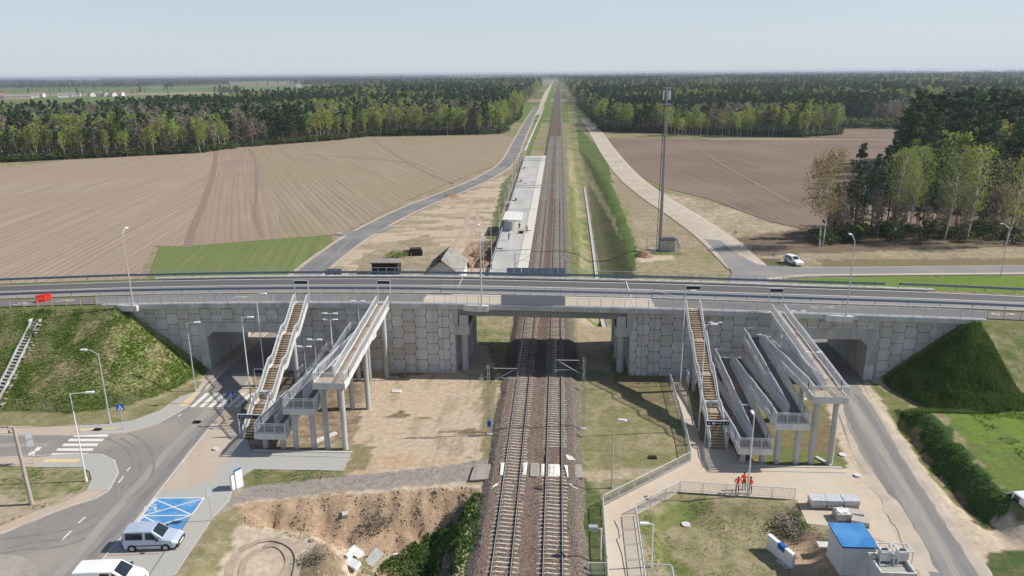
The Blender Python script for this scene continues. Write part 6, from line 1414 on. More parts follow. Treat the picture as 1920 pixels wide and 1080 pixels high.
# ---------------------------------------------------------------- people
def person(x, y, z, rz, label, pose, hgt=1.76, top='orange', hair='hair'):
    t = empty('person', (x, y, z), label, 'person', None, rz); s = hgt / 1.76
    J = dict(pel=(0, 0, .95), wai=(0, .0, 1.1), che=(0, .02, 1.33), nec=(0, .02, 1.48), hd0=(0, .02, 1.55), hd=(0, .03, 1.66), ht=(0, .02, 1.73),
             hl=(-.1, 0, .90), kl=(-.12, .02, .5), al=(-.13, 0, .09), fl=(-.14, -.16, .04), hr=(.1, 0, .90), kr=(.12, .02, .5), ar=(.13, 0, .09), fr=(.14, -.16, .04),
             sl=(-.19, .02, 1.42), el=(-.26, .03, 1.14), wl=(-.27, -.06, .9), sr=(.19, .02, 1.42), er=(.26, .03, 1.14), wr=(.27, -.06, .9))
    J.update(pose)
    Rr = dict(pel=.145, wai=.125, che=.155, nec=.06, hd0=.075, hd=.105, ht=.07, hl=.10, kl=.065, al=.045, fl=.04, hr=.10, kr=.065, ar=.045, fr=.04, sl=.075, el=.05, wl=.032, sr=.075, er=.05, wr=.032)
    E_ = [('pel', 'wai'), ('wai', 'che'), ('che', 'nec'), ('nec', 'hd0'), ('hd0', 'hd'), ('hd', 'ht'), ('pel', 'hl'), ('hl', 'kl'), ('kl', 'al'), ('al', 'fl'), ('pel', 'hr'), ('hr', 'kr'), ('kr', 'ar'), ('ar', 'fr'), ('che', 'sl'), ('sl', 'el'), ('el', 'wl'), ('che', 'sr'), ('sr', 'er'), ('er', 'wr')]
    ks = list(J); vs = [tuple(c * s for c in J[k]) for k in ks]; rad = [Rr[k] * s for k in ks]; ed = [(ks.index(a), ks.index(b_)) for a, b_ in E_]
    for side in ('l', 'r'):           # palm and five fingers
        w = Vector(J['w' + side]); e = Vector(J['e' + side]); d = (w - e).normalized(); sd_ = d.cross(Vector((0, 1, 0)) if abs(d.y) < .8 else Vector((0, 0, 1))).normalized()
        pa = w + d * .07; i0 = len(vs); vs.append(tuple(pa * s)); rad.append(.028 * s); ed.append((ks.index('w' + side), i0))
        for f in range(4):
            st_ = pa + sd_ * (.03 * (f - 1.5) / 1.5) + d * .03; mid = st_ + d * (.045 - .006 * abs(f - 1.5)); i1 = len(vs); vs.extend([tuple(st_ * s), tuple(mid * s)]); rad.extend([.0095 * s, .007 * s]); ed.extend([(i0, i1), (i1, i1 + 1)])
        th = w + d * .04 + sd_ * .045; i1 = len(vs); vs.append(tuple(th * s)); rad.append(.010 * s); ed.append((i0, i1))
    me = bpy.data.meshes.new('body'); me.from_pydata(vs, ed, []); o = bpy.data.objects.new('body', me); C.objects.link(o); o.parent = t
    md = o.modifiers.new('skin', 'SKIN'); 
    for i, r_ in enumerate(rad): me.skin_vertices[0].data[i].radius = (r_, r_ * (.8 if i < 3 else 1))
    me.skin_vertices[0].data[0].use_root = True
    md2 = o.modifiers.new('sub', 'SUBSURF'); md2.levels = md2.render_levels = 1
    dg = bpy.context.evaluated_depsgraph_get(); ev = o.evaluated_get(dg); m2 = bpy.data.meshes.new_from_object(ev); o.modifiers.clear(); o.data = m2
    m2.materials.clear()
    for mm in ('cloth_dark', top, 'skin', hair, 'black'): m2.materials.append(MT[mm])
    hc = Vector(J['hd']) * s
    def segd(c, a, b_): 
        a = Vector(J[a]) * s; b_ = Vector(J[b_]) * s; ab = b_ - a; tt = max(0, min(1, (c - a).dot(ab) / ab.dot(ab))); return (c - a - ab * tt).length
    for p_ in m2.polygons:
        c = p_.center; zz = c.z / s
        dh = (c - hc).length
        if dh < .16 * s: p_.material_index = 3 if (c.z > hc.z + .015 or (c.y - hc.y) > .03) else 2
        elif min(segd(c, 'el', 'wl'), segd(c, 'er', 'wr')) < .09 and min((c - Vector(J['wl']) * s).length, (c - Vector(J['wr']) * s).length) < .17: p_.material_index = 2
        elif zz < .1: p_.material_index = 4
        elif zz > .98 - .0: p_.material_index = 1
        else: p_.material_index = 0
        p_.use_smooth = True
    b = MB(); vz = (Vector(J['che']) + Vector(J['wai'])) / 2
    hair_b = MB(); hair_b.blob((hc.x, hc.y + .012, hc.z + .035), .118 * s, n=10, k=6, sc=(1, 1.02, .85)); hair_b.build('hair', MT[hair], t, smooth=True)
    f = MB(); f.blob((hc.x, hc.y - .108 * s, hc.z - .01), .017, n=6, k=4, sc=(1, 1.3, 1.4)); f.build('nose', MT['skin'], t)
    for sx_ in (-.037, .037): f = MB(); f.blob((hc.x + sx_, hc.y - .095 * s, hc.z + .012), .012, n=6, k=4); f.build('eye', MT['black'], t)
    return t
zf_ = Z1
A1 = dict(sl=(-.2, 0, 1.42), el=(-.36, -.2, 1.28), wl=(-.12, -.34, 1.16), sr=(.2, 0, 1.42), er=(.36, -.2, 1.28), wr=(.12, -.34, 1.16), nec=(0, -.05, 1.47), hd0=(0, -.09, 1.53), hd=(0, -.13, 1.62), ht=(0, -.14, 1.69), che=(0, -.04, 1.33))
A2 = dict(el=(-.3, .06, 1.16), wl=(-.3, -.05, .95), er=(.28, -.1, 1.18), wr=(.1, -.28, 1.1))
x, y = at(1382, 924, Z1); person(x, y, Z1, R(0), 'person in orange vest and dark trousers leaning forward on the fence, leftmost of the three', A1)
x, y = at(1394, 918, Z1); person(x, y, Z1, R(10), 'person in orange vest standing left of the lamp post, middle of the three', A2, 1.82)
x, y = at(1405.5, 925, Z1); person(x, y, Z1, R(-35), 'person in open orange vest and jeans standing right of the lamp post', A2, 1.7)
x, y = at(988, 436, .34); person(x, y, .34, R(5), 'person in orange-red top standing on the platform beside the trestle', A2, 1.75)
x, y = at(971, 433, .34); person(x + .3, y + 1.5, .34, R(180), 'person in dark clothes bending behind the trestle on the platform', A1, 1.7, top='cloth_dark')
x, y = at(954, 450, .34); person(x, y, .34, R(60), 'person in dark clothes under the front of the platform shelter', A1, 1.7, top='cloth_dark')

# ---------------------------------------------------------------- utility things
x, y, z = hit(60, 946); zt = zat(x, y, 800)
t = empty('utility_pole', (x, y, z), 'weathered round wooden utility pole at the left roadside', 'utility pole'); h = zt - z
b = MB(); dx = at(58, 946)[0] - x; b.tube((0, 0, -.3), (-.15, -.05, h), .19, .14, n=12); b.build('pole', MT['wood_pole'], t)
b = MB(); b.tube((-.1, 0, h - .25), (-.75, 0, h - .15), .03); b.tube((-.1, 0, h - .5), (-.55, -.2, h - .55), .03); b.build('bracket', MT['steel'], t)
for q in ((-.75, 0, h - .15), (-.55, -.2, h - .55), (-.7, 0, h - .5)): b = MB(); b.tube(q, (q[0], q[1], q[2] + .14), .05, n=8); b.build('insulator', MT['rubber'], t)
def box_thing(name, cx, cy, z, w, d, h, rz, mat, label, cat, parts=(), grp=None):
    t = empty(name, (cx, cy, z), label, cat, grp, rz); b = MB(); b.box(-w / 2, -d / 2, 0, w / 2, d / 2, h); b.build('housing', MT[mat], t)
    for (nm, x0, y0, z0, x1, y1, z1, m) in parts: b = MB(); b.box(x0, y0, z0, x1, y1, z1); b.build(nm, MT[m], t)
    return t
x, y = at(441, 917); box_thing('info_pillar', x, y, Z1, .75, .28, 1.55, R(60), 'white', 'lower of two white box pillars side by side at the pavement corner', 'pillar', [('cap', -.37, -.13, 1.551, .37, .13, 1.57, 'sign_back'), ('base', -.4, -.17, 0, .4, .17, .08, 'concrete')], 'white pillars at the pavement corner')
x, y = at(449, 914); box_thing('info_pillar', x, y, Z1, .75, .28, 1.85, R(60), 'white', 'taller of two white box pillars side by side at the pavement corner', 'pillar', [('cap', -.38, -.145, 1.851, .38, .145, 1.88, 'sign_blue'), ('base', -.4, -.17, 0, .4, .17, .08, 'concrete')], 'white pillars at the pavement corner')
# water-filled red barrier on the cycle path
x = -72.0; t = empty('road_barrier', (-69.6, 92.3, zrf(-69.6)), 'red plastic road barrier blocks blocking the cycle path', 'barrier')
for k, (dx, dy, a) in enumerate(((0, 0, 20), (.45, .55, 30))):
    b = MB(); c, s_ = math.cos(R(a)), math.sin(R(a))
    for (w0, w1, h0, h1) in ((.30, .26, 0, .3), (.26, .17, .3, .75), (.17, .12, .75, .95)):
        P_ = []
        for hh, ww in ((h0, w0), (h1, w1)):
            for (u, v) in ((-.55, -ww), (.55, -ww), (.55, ww), (-.55, ww)): P_.append((dx + u * c - v * s_, dy + u * s_ + v * c, hh))
        b.hexa(P_)
    b.build('barrier_block', MT['red'], t)
# tall mast
mx, my = 22.23, 161.1; t = empty('antenna_mast', (mx, my, G), 'very tall grey lattice-clad antenna mast right of the tracks reaching the horizon', 'antenna mast')
h = 33.7 - G; b = MB(); b.tube((0, 0, 0), (0, 0, h), .42, .17, n=10); b.build('mast_pole', pm('mast_grey_steel', (.30, .31, .31), (.38, .39, .39), 3, .5, metal=.2), t)
b = MB()
for i in range(60): zz = 1 + i * .55; rr = .53 - .3 * zz / h; b.bar((-rr - .22, -.1, zz), (-rr - .0, -.1, zz), .03)
b.bar((-.75, -.1, 0), (-.45, -.1, h - 1), .05); b.bar((-.78, .1, 0), (-.48, .1, h - 1), .05); b.bar((.2, -.5, 0), (.1, -.3, h - 2), .05); b.build('ladder', MT['plastic'], t)
b = MB(); b.tube((0, 0, h), (0, 0, h + 3.2), .025, n=5); b.build('lightning_rod', MT['steel'], t)
for zz in (h - 3.2, h + .05):
    b = MB(); n = 14
    for i in range(n):
        a0, a1 = 2 * PI * i / n, 2 * PI * (i + 1) / n; b.bar((.95 * math.cos(a0), .95 * math.sin(a0), zz), (.95 * math.cos(a1), .95 * math.sin(a1), zz), .07)
    b.bar((-.9, 0, zz), (.9, 0, zz), .07); b.bar((0, -.9, zz), (0, .9, zz), .07); b.build('platform_ring', MT['steel'], t)
for a in (20, 140, 200, 300):
    b = MB(); cxx, cyy = .75 * math.cos(R(a)), .75 * math.sin(R(a)); b.box(cxx - .14, cyy - .1, h - 2.3, cxx + .14, cyy + .1, h - .5); b.bar((0, 0, h - 1.4), (cxx, cyy, h - 1.4), .05); b.build('antenna_panel', MT['white'], t)
x, y = at(1251, 471); t = box_thing('equipment_cabin', x, y + .8, G, 3.2, 2.2, 2.5, 0, 'concrete', 'grey equipment cabin with dark roof at the foot of the tall mast', 'cabin', [('roof', -1.75, -1.3, 2.5, 1.75, 1.3, 2.68, 'plastic'), ('door', -1.1, -1.13, .1, -.3, -1.105, 2.0, 'sign_back'), ('warning_plate', .1, -1.12, .9, 1.1, -1.105, 1.5, 'yellow_tile')])
t = fence('mesh_fence', [(at(1212, 472)[0], at(1212, 472)[1], G), (at(1275, 472)[0], at(1275, 472)[1], G), (at(1268, 456)[0], at(1268, 456)[1], G)], 1.7, 'grey mesh fence round the equipment cabin', 'fence', mat='steel', post=2.4, bars=.25, mid=True)
b = MB(); x, y = at(1222, 474); b.box(x - .6, y - .4, G, x + .6, y + .4, G + 1.0); b.bar((x - .9, y, G + 1.4), (x + .9, y, G + 1.4), .06); b.bar((x - .7, y, G), (x - .7, y, G + 1.5), .06); b.bar((x + .7, y, G), (x + .7, y, G + 1.5), .06); tag(b.build('power_cabinet', MT['steel']), 'small grey power cabinet with frame left of the equipment cabin', 'cabinet')

# ---------------------------------------------------------------- blue-roofed container and plant cage
zq = G; HR = 2.7
c = [at(1553, 979, G + HR), at(1617, 982, G + HR), at(1648, 1024, G + HR), at(1581, 1027, G + HR)]
x0 = min(c[0][0], c[3][0]); x1 = max(c[1][0], c[2][0]); y0 = min(c[2][1], c[3][1]); y1 = max(c[0][1], c[1][1])
x0 = (c[0][0] + c[3][0]) / 2; x1 = (c[1][0] + c[2][0]) / 2; y0 = (c[2][1] + c[3][1]) / 2; y1 = (c[0][1] + c[1][1]) / 2
zb = G - .9
KT = empty('technical_building', ((x0 + x1) / 2, (y0 + y1) / 2, zb), 'small grey technical building with a flat blue roof at lower right', 'building'); wx, wy = (x1 - x0) / 2, (y1 - y0) / 2; hh = G + HR - zb
b = MB(); b.box(-wx + .12, -wy + .12, -.3, wx - .12, wy - .12, hh - .16); b.build('wall', MT['container'], KT)
b = MB(); b.box(-wx, -wy, hh - .16, wx, wy, hh - .02, 1); b.box(-wx - .02, -wy - .02, hh - .019, wx + .02, wy + .02, hh, 0); b.build('roof', [MT['blue_roof'], MT['blue_edge']], KT)
c2 = [at(1621, 1026, G + 2.4), at(1686, 1027, G + 2.4), at(1716, 1074, G + 2.4), at(1655, 1074, G + 2.4)]
ax0 = (c2[0][0] + c2[3][0]) / 2; ax1 = (c2[1][0] + c2[2][0]) / 2; ay0 = (c2[2][1] + c2[3][1]) / 2; ay1 = y0 - .25
AT_ = empty('plant_enclosure', ((ax0 + ax1) / 2, (ay0 + ay1) / 2, zb), 'grey walled plant building with open roof cage of cooling units at lower right', 'building'); wx, wy = (ax1 - ax0) / 2, (ay1 - ay0) / 2; hh = G + 2.4 - zb
b = MB(); b.box(-wx, -wy, -.3, wx, wy, hh - .35, 0); b.build('wall', MT['container'], AT_)
b = MB(); b.box(-wx, -wy, hh - .35 + .002, wx, wy, hh - .3); b.build('roof', MT['pavers_grey'], AT_)
for (a0, b0, a1, b1) in ((-wx - .05, -wy - .05, wx + .05, -wy + .08), (-wx - .05, wy - .08, wx + .05, wy + .05), (-wx - .05, -wy + .081, -wx + .08, wy - .081), (wx - .08, -wy + .081, wx + .05, wy - .081)):
    b = MB(); b.box(a0, b0, hh - .36, a1, b1, hh); b.build('parapet', MT['concrete_light'], AT_)
for k, xx in enumerate((-.35, .95)):
    b = MB(); w = .5; H2 = hh + .9
    for sx_ in (-w, w):
        for sy_ in (.1, 1.1): b.bar((xx + sx_, sy_, hh - .3), (xx + sx_, sy_, H2), .06)
        b.bar((xx + sx_, .1, H2), (xx + sx_, 1.1, H2), .06)
    for sy_ in (.1, 1.1): b.bar((xx - w, sy_, H2), (xx + w, sy_, H2), .06)
    b.build('cage', MT['steel_white'], AT_); b = MB(); b.box(xx - .35, .3, hh - .1, xx + .35, .95, hh + .65); u = b.build('cooling_unit', MT['concrete_light'], AT_); b = MB(); b.tube((xx, .62, hh + .651), (xx, .62, hh + .67), .26, n=14); b.build('fan', MT['plastic'], u)
# white slab sign on the lawn
x, y, z = hit(1462, 1048); t = empty('slab_wall', (x, y, z), 'low white wall slab with a blue plate standing on the lawn', 'slab wall', rz=R(-65))
b = MB(); b.box(-1.5, -.17, -.2, 1.5, .17, 1.35); b.build('slab', MT['white'], t); b = MB(); b.box(-.2, -.18, 1.351, .6, .18, 1.38); b.box(-.2, -.19, .9, .6, -.175, 1.35); b.build('blue_plate', MT['sign_blue'], t); b = MB(); b.box(.2, -.55, -.1, 1.4, .5, .08); b.build('footing', MT['concrete'], t)
# manholes
for px, lab, r_ in (((1286, 985), 'white round manhole cover on the lawn', .38), ((1580, 854), 'white round manhole cover in the grass right of the ramp columns', .38), ((1507, 749), 'white round manhole cover in the grass under the right ramp', .35), ((1608, 894), 'pale round manhole cover in the beige pavement by the road', .32), ((405, 844), 'round manhole cover in the pink pavement near the left stairs', .28)):
    x, y, z = hit(*px); z = max(z, G + .1) if px[0] in (1608, 405) else z; b = MB(); b.tube((x, y, z - .1), (x, y, z + .12), r_, n=20); tag(b.build('manhole_cover', MT['concrete_light']), lab, 'manhole cover', 'manhole covers')
for px, lab in (((744, 735), 'square pale concrete cover on the sand between left ramp and tracks'), ((1224, 859), 'dark square drain grate in the dry grass right of the tracks'), ((369, 793 - 0), 'dark square drain grate in the road near the zebra'), ((183, 807), 'dark square drain grate in the pavement by the side street zebra'), ((1545, 1030), 'square concrete cover beside the blue-roofed building')):
    x, y, z = hit(*px); b = MB(); w = .55 if px[0] in (744, 1545) else .4; z = max(z, G + .1); b.box(x - w, y - w * .7, z - .1, x + w, y + w * .7, z + .05); tag(b.build('drain_grate' if w < .5 else 'concrete_cover', MT['concrete_light' if w > .5 else 'black']), lab, 'drain cover', 'square covers')
# pallets
def pallet(px, w, d, hgt, label, mat, rz=0, kind='foil', n=4):
    x, y = at(*px, Z1); t = empty('pallet_stack', (x, y, Z1), label, 'pallet', 'pallets of paving material by the road', rz)
    b = MB()
    for k in range(4): b.box(-w / 2, -d / 2 + k * d / 4 + .02, .1, w / 2, -d / 2 + k * d / 4 + d / 4 - .06, .13)
    for s in (-w / 2, -.05, w / 2 - .1): b.box(s, -d / 2, 0, s + .1, d / 2, .1)
    b.build('pallet', MT['pallet'], t); lay = n
    for k in range(lay):
        b = MB(); e = random.uniform(-.015, .015); hk = hgt / lay; b.box(-w / 2 + .03 + e, -d / 2 + .03, .132 + k * hk, w / 2 - .03 + e, d / 2 - .03, .132 + (k + 1) * hk - .012); b.build('block_layer', MT['brick_block'], t)
    if kind == 'foil':
        b = MB(); z = .132 + hgt; P_ = [(-w / 2, -d / 2), (w / 2, -d / 2), (w / 2, d / 2), (-w / 2, d / 2)]; b.prism([(p[0] * 1.01, p[1] * 1.01) for p in P_], z * .55, z + .02); b.build('wrapping', MT['foil'], t)
    return t
pallet((1531, 949), 1.35, 1.1, .75, 'foil-wrapped pallet of blocks, leftmost of the three in a row', 'foil'); pallet((1561, 950), 1.35, 1.1, .75, 'foil-wrapped pallet of blocks, middle of the three in a row', 'foil'); pallet((1592, 950), 1.35, 1.1, .75, 'foil-wrapped pallet of blocks, rightmost of the three in a row', 'foil')
pallet((1601, 966), 1.5, .9, .3, 'low open pallet of dark blocks behind the tarpaulin stack', 'brick', R(-10), 'open', 2); pallet((1612, 982), 1.5, 1.0, .35, 'low open pallet of blocks touching the blue-roofed building', 'brick', R(-20), 'open', 2)
x, y = at(1578, 972, Z1); t = pallet((1578, 972), 1.35, 1.2, .6, 'pallet of blocks under a crumpled white tarpaulin', 'brick', 0, 'open', 3)
b = MB(); rs = random.Random(5); n = 9; pts = [[(-.6 + 1.2 * i / n + rs.uniform(-.05, .05), -.5 + 1.0 * j / n + rs.uniform(-.05, .05), .75 + rs.uniform(0, .16) - (.2 if i in (0, n) or j in (0, n) else 0)) for j in range(n + 1)] for i in range(n + 1)]
for i in range(n):
    for j in range(n): b.face([pts[i][j], pts[i + 1][j], pts[i + 1][j + 1], pts[i][j + 1]])
b.build('tarpaulin', MT['white'], t)
# debris in the pit
def slab_at(px, w, d, h, rz, rx, ry, mat, label, name='concrete_piece', cat='concrete piece', dz=.1, grp='white concrete pieces in the pit'):
    x, y, z = hit(*px); b = MB(); b.box(-w / 2, -d / 2, -h / 2, w / 2, d / 2, h / 2); o = b.build(name, MT[mat], label=label, cat=cat, group=grp); o.location = (x, y, z + dz + h / 2); o.rotation_euler = (R(rx), R(ry), R(rz)); return o
slab_at((668, 1042), 1.3, .75, .4, -35, 15, 5, 'white', 'white concrete piece in the pit, rearmost of the group')
slab_at((657, 1048), .3, 1.0, .6, -25, 0, 20, 'white', 'upright white concrete piece at the left of the group in the pit')
slab_at((661, 1064), 1.4, .7, .4, -30, 20, 0, 'white', 'white concrete piece in the pit, nearest of the group')
slab_at((696, 1057), .9, 2.3, .12, -28, 25, 20, 'concrete', 'tilted grey slab lying at the grassy side of the pit', 'tilted_slab', 'slab', .15, None)
slab_at((647, 970), .5, .5, .3, 20, 10, 0, 'concrete', 'small grey stone block in the pit slope', 'stone_block', 'stone', .0, None)
slab_at((742, 1042), .35, .15, .1, 20, 10, 0, 'white', 'small white scrap in the dark grass of the pit', 'scrap', 'scrap', .1, None)
# drainage chute on the left slope
p0 = Vector((*at(66, 606, 6.3), 0)); 
CH = []
for px in ((66, 606), (44, 650), (20, 698), (-6, 745), (-38, 790)):
    x, y, z = hit(px[0], px[1]); CH.append((x, y, z))
t = empty('drain_chute', CH[0], 'pale concrete drainage chute with cascade steps down the left slope', 'drainage chute'); O = Vector(CH[0])
for i in range(len(CH) - 1):
    p = Vector(CH[i]) - O; q = Vector(CH[i + 1]) - O; n = max(1, int((q - p).length / .45)); d = (q - p).normalized(); nn = Vector((-d.y, d.x, 0)).normalized()
    for s in (-.48, .48): b = MB(); b.bar(p + nn * s + Vector((0, 0, .12)), q + nn * s + Vector((0, 0, .06)), .22, .3); b.build('side_wall', MT['concrete'], t)
    for k in range(n): a = p.lerp(q, k / n); b = MB(); b.bar(a - nn * .33 + Vector((0, 0, .08)), a + nn * .33 + Vector((0, 0, .05)), .36, .1); b.build('cascade_step', MT['pavers_grey'], t)
b = MB(); a = Vector((0, 0, 0)); nn = Vector((1, 0, 0)); b.box(-.8, -.2, -.3, -.55, 1.6, .45); b.box(.55, -.2, -.3, .8, 1.6, .45); b.box(-.54, 1.35, -.3, .54, 1.6, .45); b.build('inlet', MT['concrete_light'], t)
b = MB()
for k in range(34):
    u = k / 34; i = min(3, int(u * 4)); f_ = u * 4 - i; p = Vector(CH[i]).lerp(Vector(CH[i + 1]), f_); b.blob((p.x + 1.1 + random.uniform(-.3, .3), p.y + random.uniform(-.3, .3), gz(p.x + 1.1, p.y) + .02), random.uniform(.12, .3), n=5, k=3, jit=.3, sc=(1.4, 1.4, .4))
tag(b.build('gravel_heap', MT['gravel_track']), kind='stuff')
# little concrete trough near left ramp columns
x, y = at(590, 830); b = MB(); b.bar((x, y, G + .08), (x + 1.7, y + 2.2, G + .08), .5, .2); tag(b.build('drain_trough', MT['concrete_light']), 'short pale concrete trough between the left ramp columns', 'trough')
x, y = at(1530, 858); b = MB(); b.bar((x, y, G + .08), (x + .9, y - 1.6, G + .08), .3, .15); tag(b.build('drain_trough', MT['concrete_light']), 'short pale concrete trough beside the rightmost ramp column', 'trough')
# cable along the footpath and cables right of the tracks
b = MB()
for i in range(len(cable_pts) - 1): b.tube((*cable_pts[i], Z1 + .03), (*cable_pts[i + 1], Z1 + .03), .025, n=4)
tag(b.build('cable', MT['cable']), 'dark loose cable lying along the lower footpath', 'cable')
x, y, z = hit(1126, 1050); 
t = empty('camera_pole', (x, y, z), 'short white pole with a grey camera box beside the lower footpath', 'camera pole'); b = MB(); b.tube((0, 0, 0), (0, 0, 2.9), .07, n=7); b.build('pole', MT['pole_white'], t); b = MB(); b.box(-1.0, -.2, 2.75, -.3, .2, 3.1); b.bar((-.3, 0, 2.9), (0, 0, 2.8), .05); b.build('camera_box', MT['sign_back'], t)

# ---------------------------------------------------------------- old buildings beyond the bridge
def gable(name, x, y, z, rz, L, Wd, he, hr, mats, label, cat, over=.35, chim=False, ruin=False):
    t = empty(name, (x, y, z), label, cat, None, rz); b = MB(); w = Wd / 2; l = L / 2
    b.box(-w, -l, -.2, w, l, he)
    for s in (-l, l): b.face([(-w, s, he), (w, s, he), (0, s, hr)] if s < 0 else [(w, s, he), (-w, s, he), (0, s, hr)])
    b.build('wall', MT[mats[0]], t)
    for s in (-1, 1):
        b = MB(); e = he - (hr - he) * over / w
        b.hexa([(s * (w + over), -l - over, e), (0, -l - over, hr), (0, l + over, hr), (s * (w + over), l + over, e), (s * (w + over), -l - over, e + .1), (0, -l - over, hr + .1), (0, l + over, hr + .1), (s * (w + over), l + over, e + .1)]); b.build('roof', MT[mats[1] if s > 0 else mats[2]], t)
    if chim: b = MB(); b.box(-.3, l * .3, hr - .5, .3, l * .3 + .6, hr + .7); b.build('chimney', MT['red_paver'], t)
    return t
rf = Vector((*at(827, 488, 6.2), 0)); rb_ = Vector((*at(845, 461, 6.2), 0)); mid = (rf + rb_) / 2; d = (rb_ - rf); an = math.atan2(d.y, d.x) - PI / 2
t = gable('old_house', mid.x, mid.y, G, an, d.length - .6, 6.0, 4.4, 6.2 - G, ('plaster', 'roof_grey', 'black'), 'derelict white house with a steep broken grey roof behind the bridge', 'house')
for k, (xx, zz) in enumerate(((-1.8, .9), (1.4, .9), (-.2, 3.4))): b = MB(); b.box(xx, -d.length / 2 + .33, zz, xx + .9, -d.length / 2 + .41, zz + 1.1); b.build('window', MT['black'], t)
for k in range(9): b = MB(); yy = -d.length / 2 - .2 + k * .35; b.box(-.25 - random.uniform(.1, .8), yy, 6.2 - G - .3, .0, yy + .2, 6.2 - G + .05); b.build('broken_board', MT['wood_dark'], t)
x, y = at(727, 487, 1.8); t = box_thing('shed', x, y - 1.3, G, 5.2, 3.0, 2.5, R(2), 'wood_dark', 'dark wooden shed with flat grey roof left of the derelict house', 'shed', [('roof', -2.9, -1.8, 2.5, 2.9, 1.8, 2.68, 'roof_grey'), ('post', 2.45, -1.75, 0, 2.6, -1.6, 2.5, 'pallet')])
x, y = at(625, 512, 1.0); t = box_thing('small_hut', x, y, G, 2.6, 1.8, 2.2, 0, 'wood_dark', 'small dark hut with glazed front at the far barrier', 'hut', [('window', -.25, -.92, .5, .3, -.901, 1.9, 'screen'), ('roof', -1.4, -1.0, 2.2, 1.4, 1.0, 2.3, 'plastic')])
x, y = at(774, 478); t = box_thing('wrecked_trailer', x, y, G, 4.2, 2.2, .9, R(8), 'black', 'low black wrecked trailer on the sandy lot', 'trailer', [('crate', -.6, -.6, .9, 1.9, 1.0, 1.5, 'plastic'), ('panel', -.4, -1.12, .1, -.1, -1.101, .8, 'pallet')])
# soil heap near the platform pit
def heap(px, r, h, label, mat):
    x, y = at(*px); b = MB(); n, k = 18, 6; rs = random.Random(9); prev = None
    for j in range(k + 1):
        rr = r * (1 - j / k); zz = G - .1 + h * math.sin(j / k * PI / 2); row = [(x + rr * math.cos(2 * PI * i / n) * rs.uniform(.85, 1.15), y + rr * math.sin(2 * PI * i / n) * rs.uniform(.85, 1.15), zz + rs.uniform(-.1, .1)) for i in range(n)]
        if prev:
            for i in range(n): b.face([prev[i], prev[(i + 1) % n], row[(i + 1) % n], row[i]])
        prev = row
    b.face(prev); return tag(b.build('soil_heap', mat), label, 'soil heap', 'soil heaps')
SO = pm('soil', (.20, .12, .07), (.36, .25, .16), 1.2, .95, bump=.08, bscale=3)
heap((906, 497), 1.9, 1.0, 'brown soil heap beside the platform excavation', SO); heap((895, 478), 2.0, .9, 'small brown soil heap left of the excavation', SO); heap((1208, 480), 2.2, 1.3, 'reddish soil heap near the equipment cabin', SO); heap((846, 368), 3.0, 1.0, 'low soil heap at the far end of the sandy lot', SO)
# lamps at the station and poles
for k, (y, tp, off) in enumerate(((139, 437, -1.2), (151, 404, -.6), (141, 445, .3), (176, 359, -.6), (196, 340, -.6), (218, 318, -.6), (240, 300, -.6), (262, 292, -.6), (285, 282, -.6), (308, 276, -.6), (332, 268, -.6))):
    x = PX(y) + off; lamp(x, y, G if off < 0 else .3, G + (8.2 if k != 2 else 6.6), 'one of a line of slim lamps along the back edge of the platform' if k > 2 else ['slim lamp nearest the bridge beside the platform end', 'slim lamp beside the platform end behind the first', 'short lamp on the platform ramp end'][k], 'single', PI if k else R(-90), 'lamps along the platform', .095, .8, 'steel')
x, y = at(634, 470); lamp(x, y, G, zat(x, y, 437), 'thin grey pole beside the green field corner', 'single', 0, 'thin poles', .05, .1, 'steel')
lamp(*at(1213, 470), G, G + 5, 'thin grey pole left of the equipment cabin', 'single', 0, 'thin poles', .05, .1, 'steel')
# ---------------------------------------------------------------- trees
def leaf_quads(b, rs, c, r, n, size, m, droop=0.0, flat=.7):
    for _ in range(n):
        while True:
            u = Vector((rs.uniform(-1, 1), rs.uniform(-1, 1), rs.uniform(-1, 1)))
            if .25 < u.length < 1: break
        p = Vector((c[0] + u.x * r, c[1] + u.y * r, c[2] + u.z * r * flat))
        a = Vector((rs.uniform(-1, 1), rs.uniform(-1, 1), rs.uniform(-.6, .6) - droop)).normalized(); q = a.cross(Vector((rs.uniform(-1, 1), rs.uniform(-1, 1), rs.uniform(-1, 1)))).normalized()
        s = size * rs.uniform(.6, 1.3); a *= s * .5; q *= s * .38
        b.face([p - a - q * .6, p - a * .2 + q, p + a, p + a * .1 - q], m)
def pine_mb(seed, H=20, lod=1.0, split=False):
    rs = random.Random(seed); tr = MB(); cr = MB() if split else tr; m = 0 if split else 1
    lx, ly = rs.uniform(-.4, .4), rs.uniform(-.4, .4); pts = [(0, 0, -.3), (lx * .3, ly * .3, H * .35), (lx * .8, ly * .8, H * .7), (lx, ly, H * .97)]
    tr.path(pts, [.24, .19, .12, .03], n=5 if not split else 8)
    base = rs.uniform(.26, .48) if not split else .42; nb = int(14 * lod)
    for k in range(nb):
        f = base + (1 - base) * (k + .5) / nb; z = H * f; rad = H * .16 * (1.15 - ((f - base) / (1 - base)) ** 1.6) * rs.uniform(.6, 1.1); a = rs.uniform(0, 6.28) + k * 2.4
        c = (lx * f + math.cos(a) * rad * .75, ly * f + math.sin(a) * rad * .75, z + rs.uniform(-.3, .5)); tr.tube((lx * f, ly * f, z - .9), c, .05, .02, n=3, caps=False)
        leaf_quads(cr, rs, c, max(.9, rad * .72), int(34 * lod), .95 if lod <= 1 else .55, m, -.1, .55)
    leaf_quads(cr, rs, (lx, ly, H * .97), H * .055, int(30 * lod), .8 if lod <= 1 else .5, m, -.2, .9)
    return tr, cr
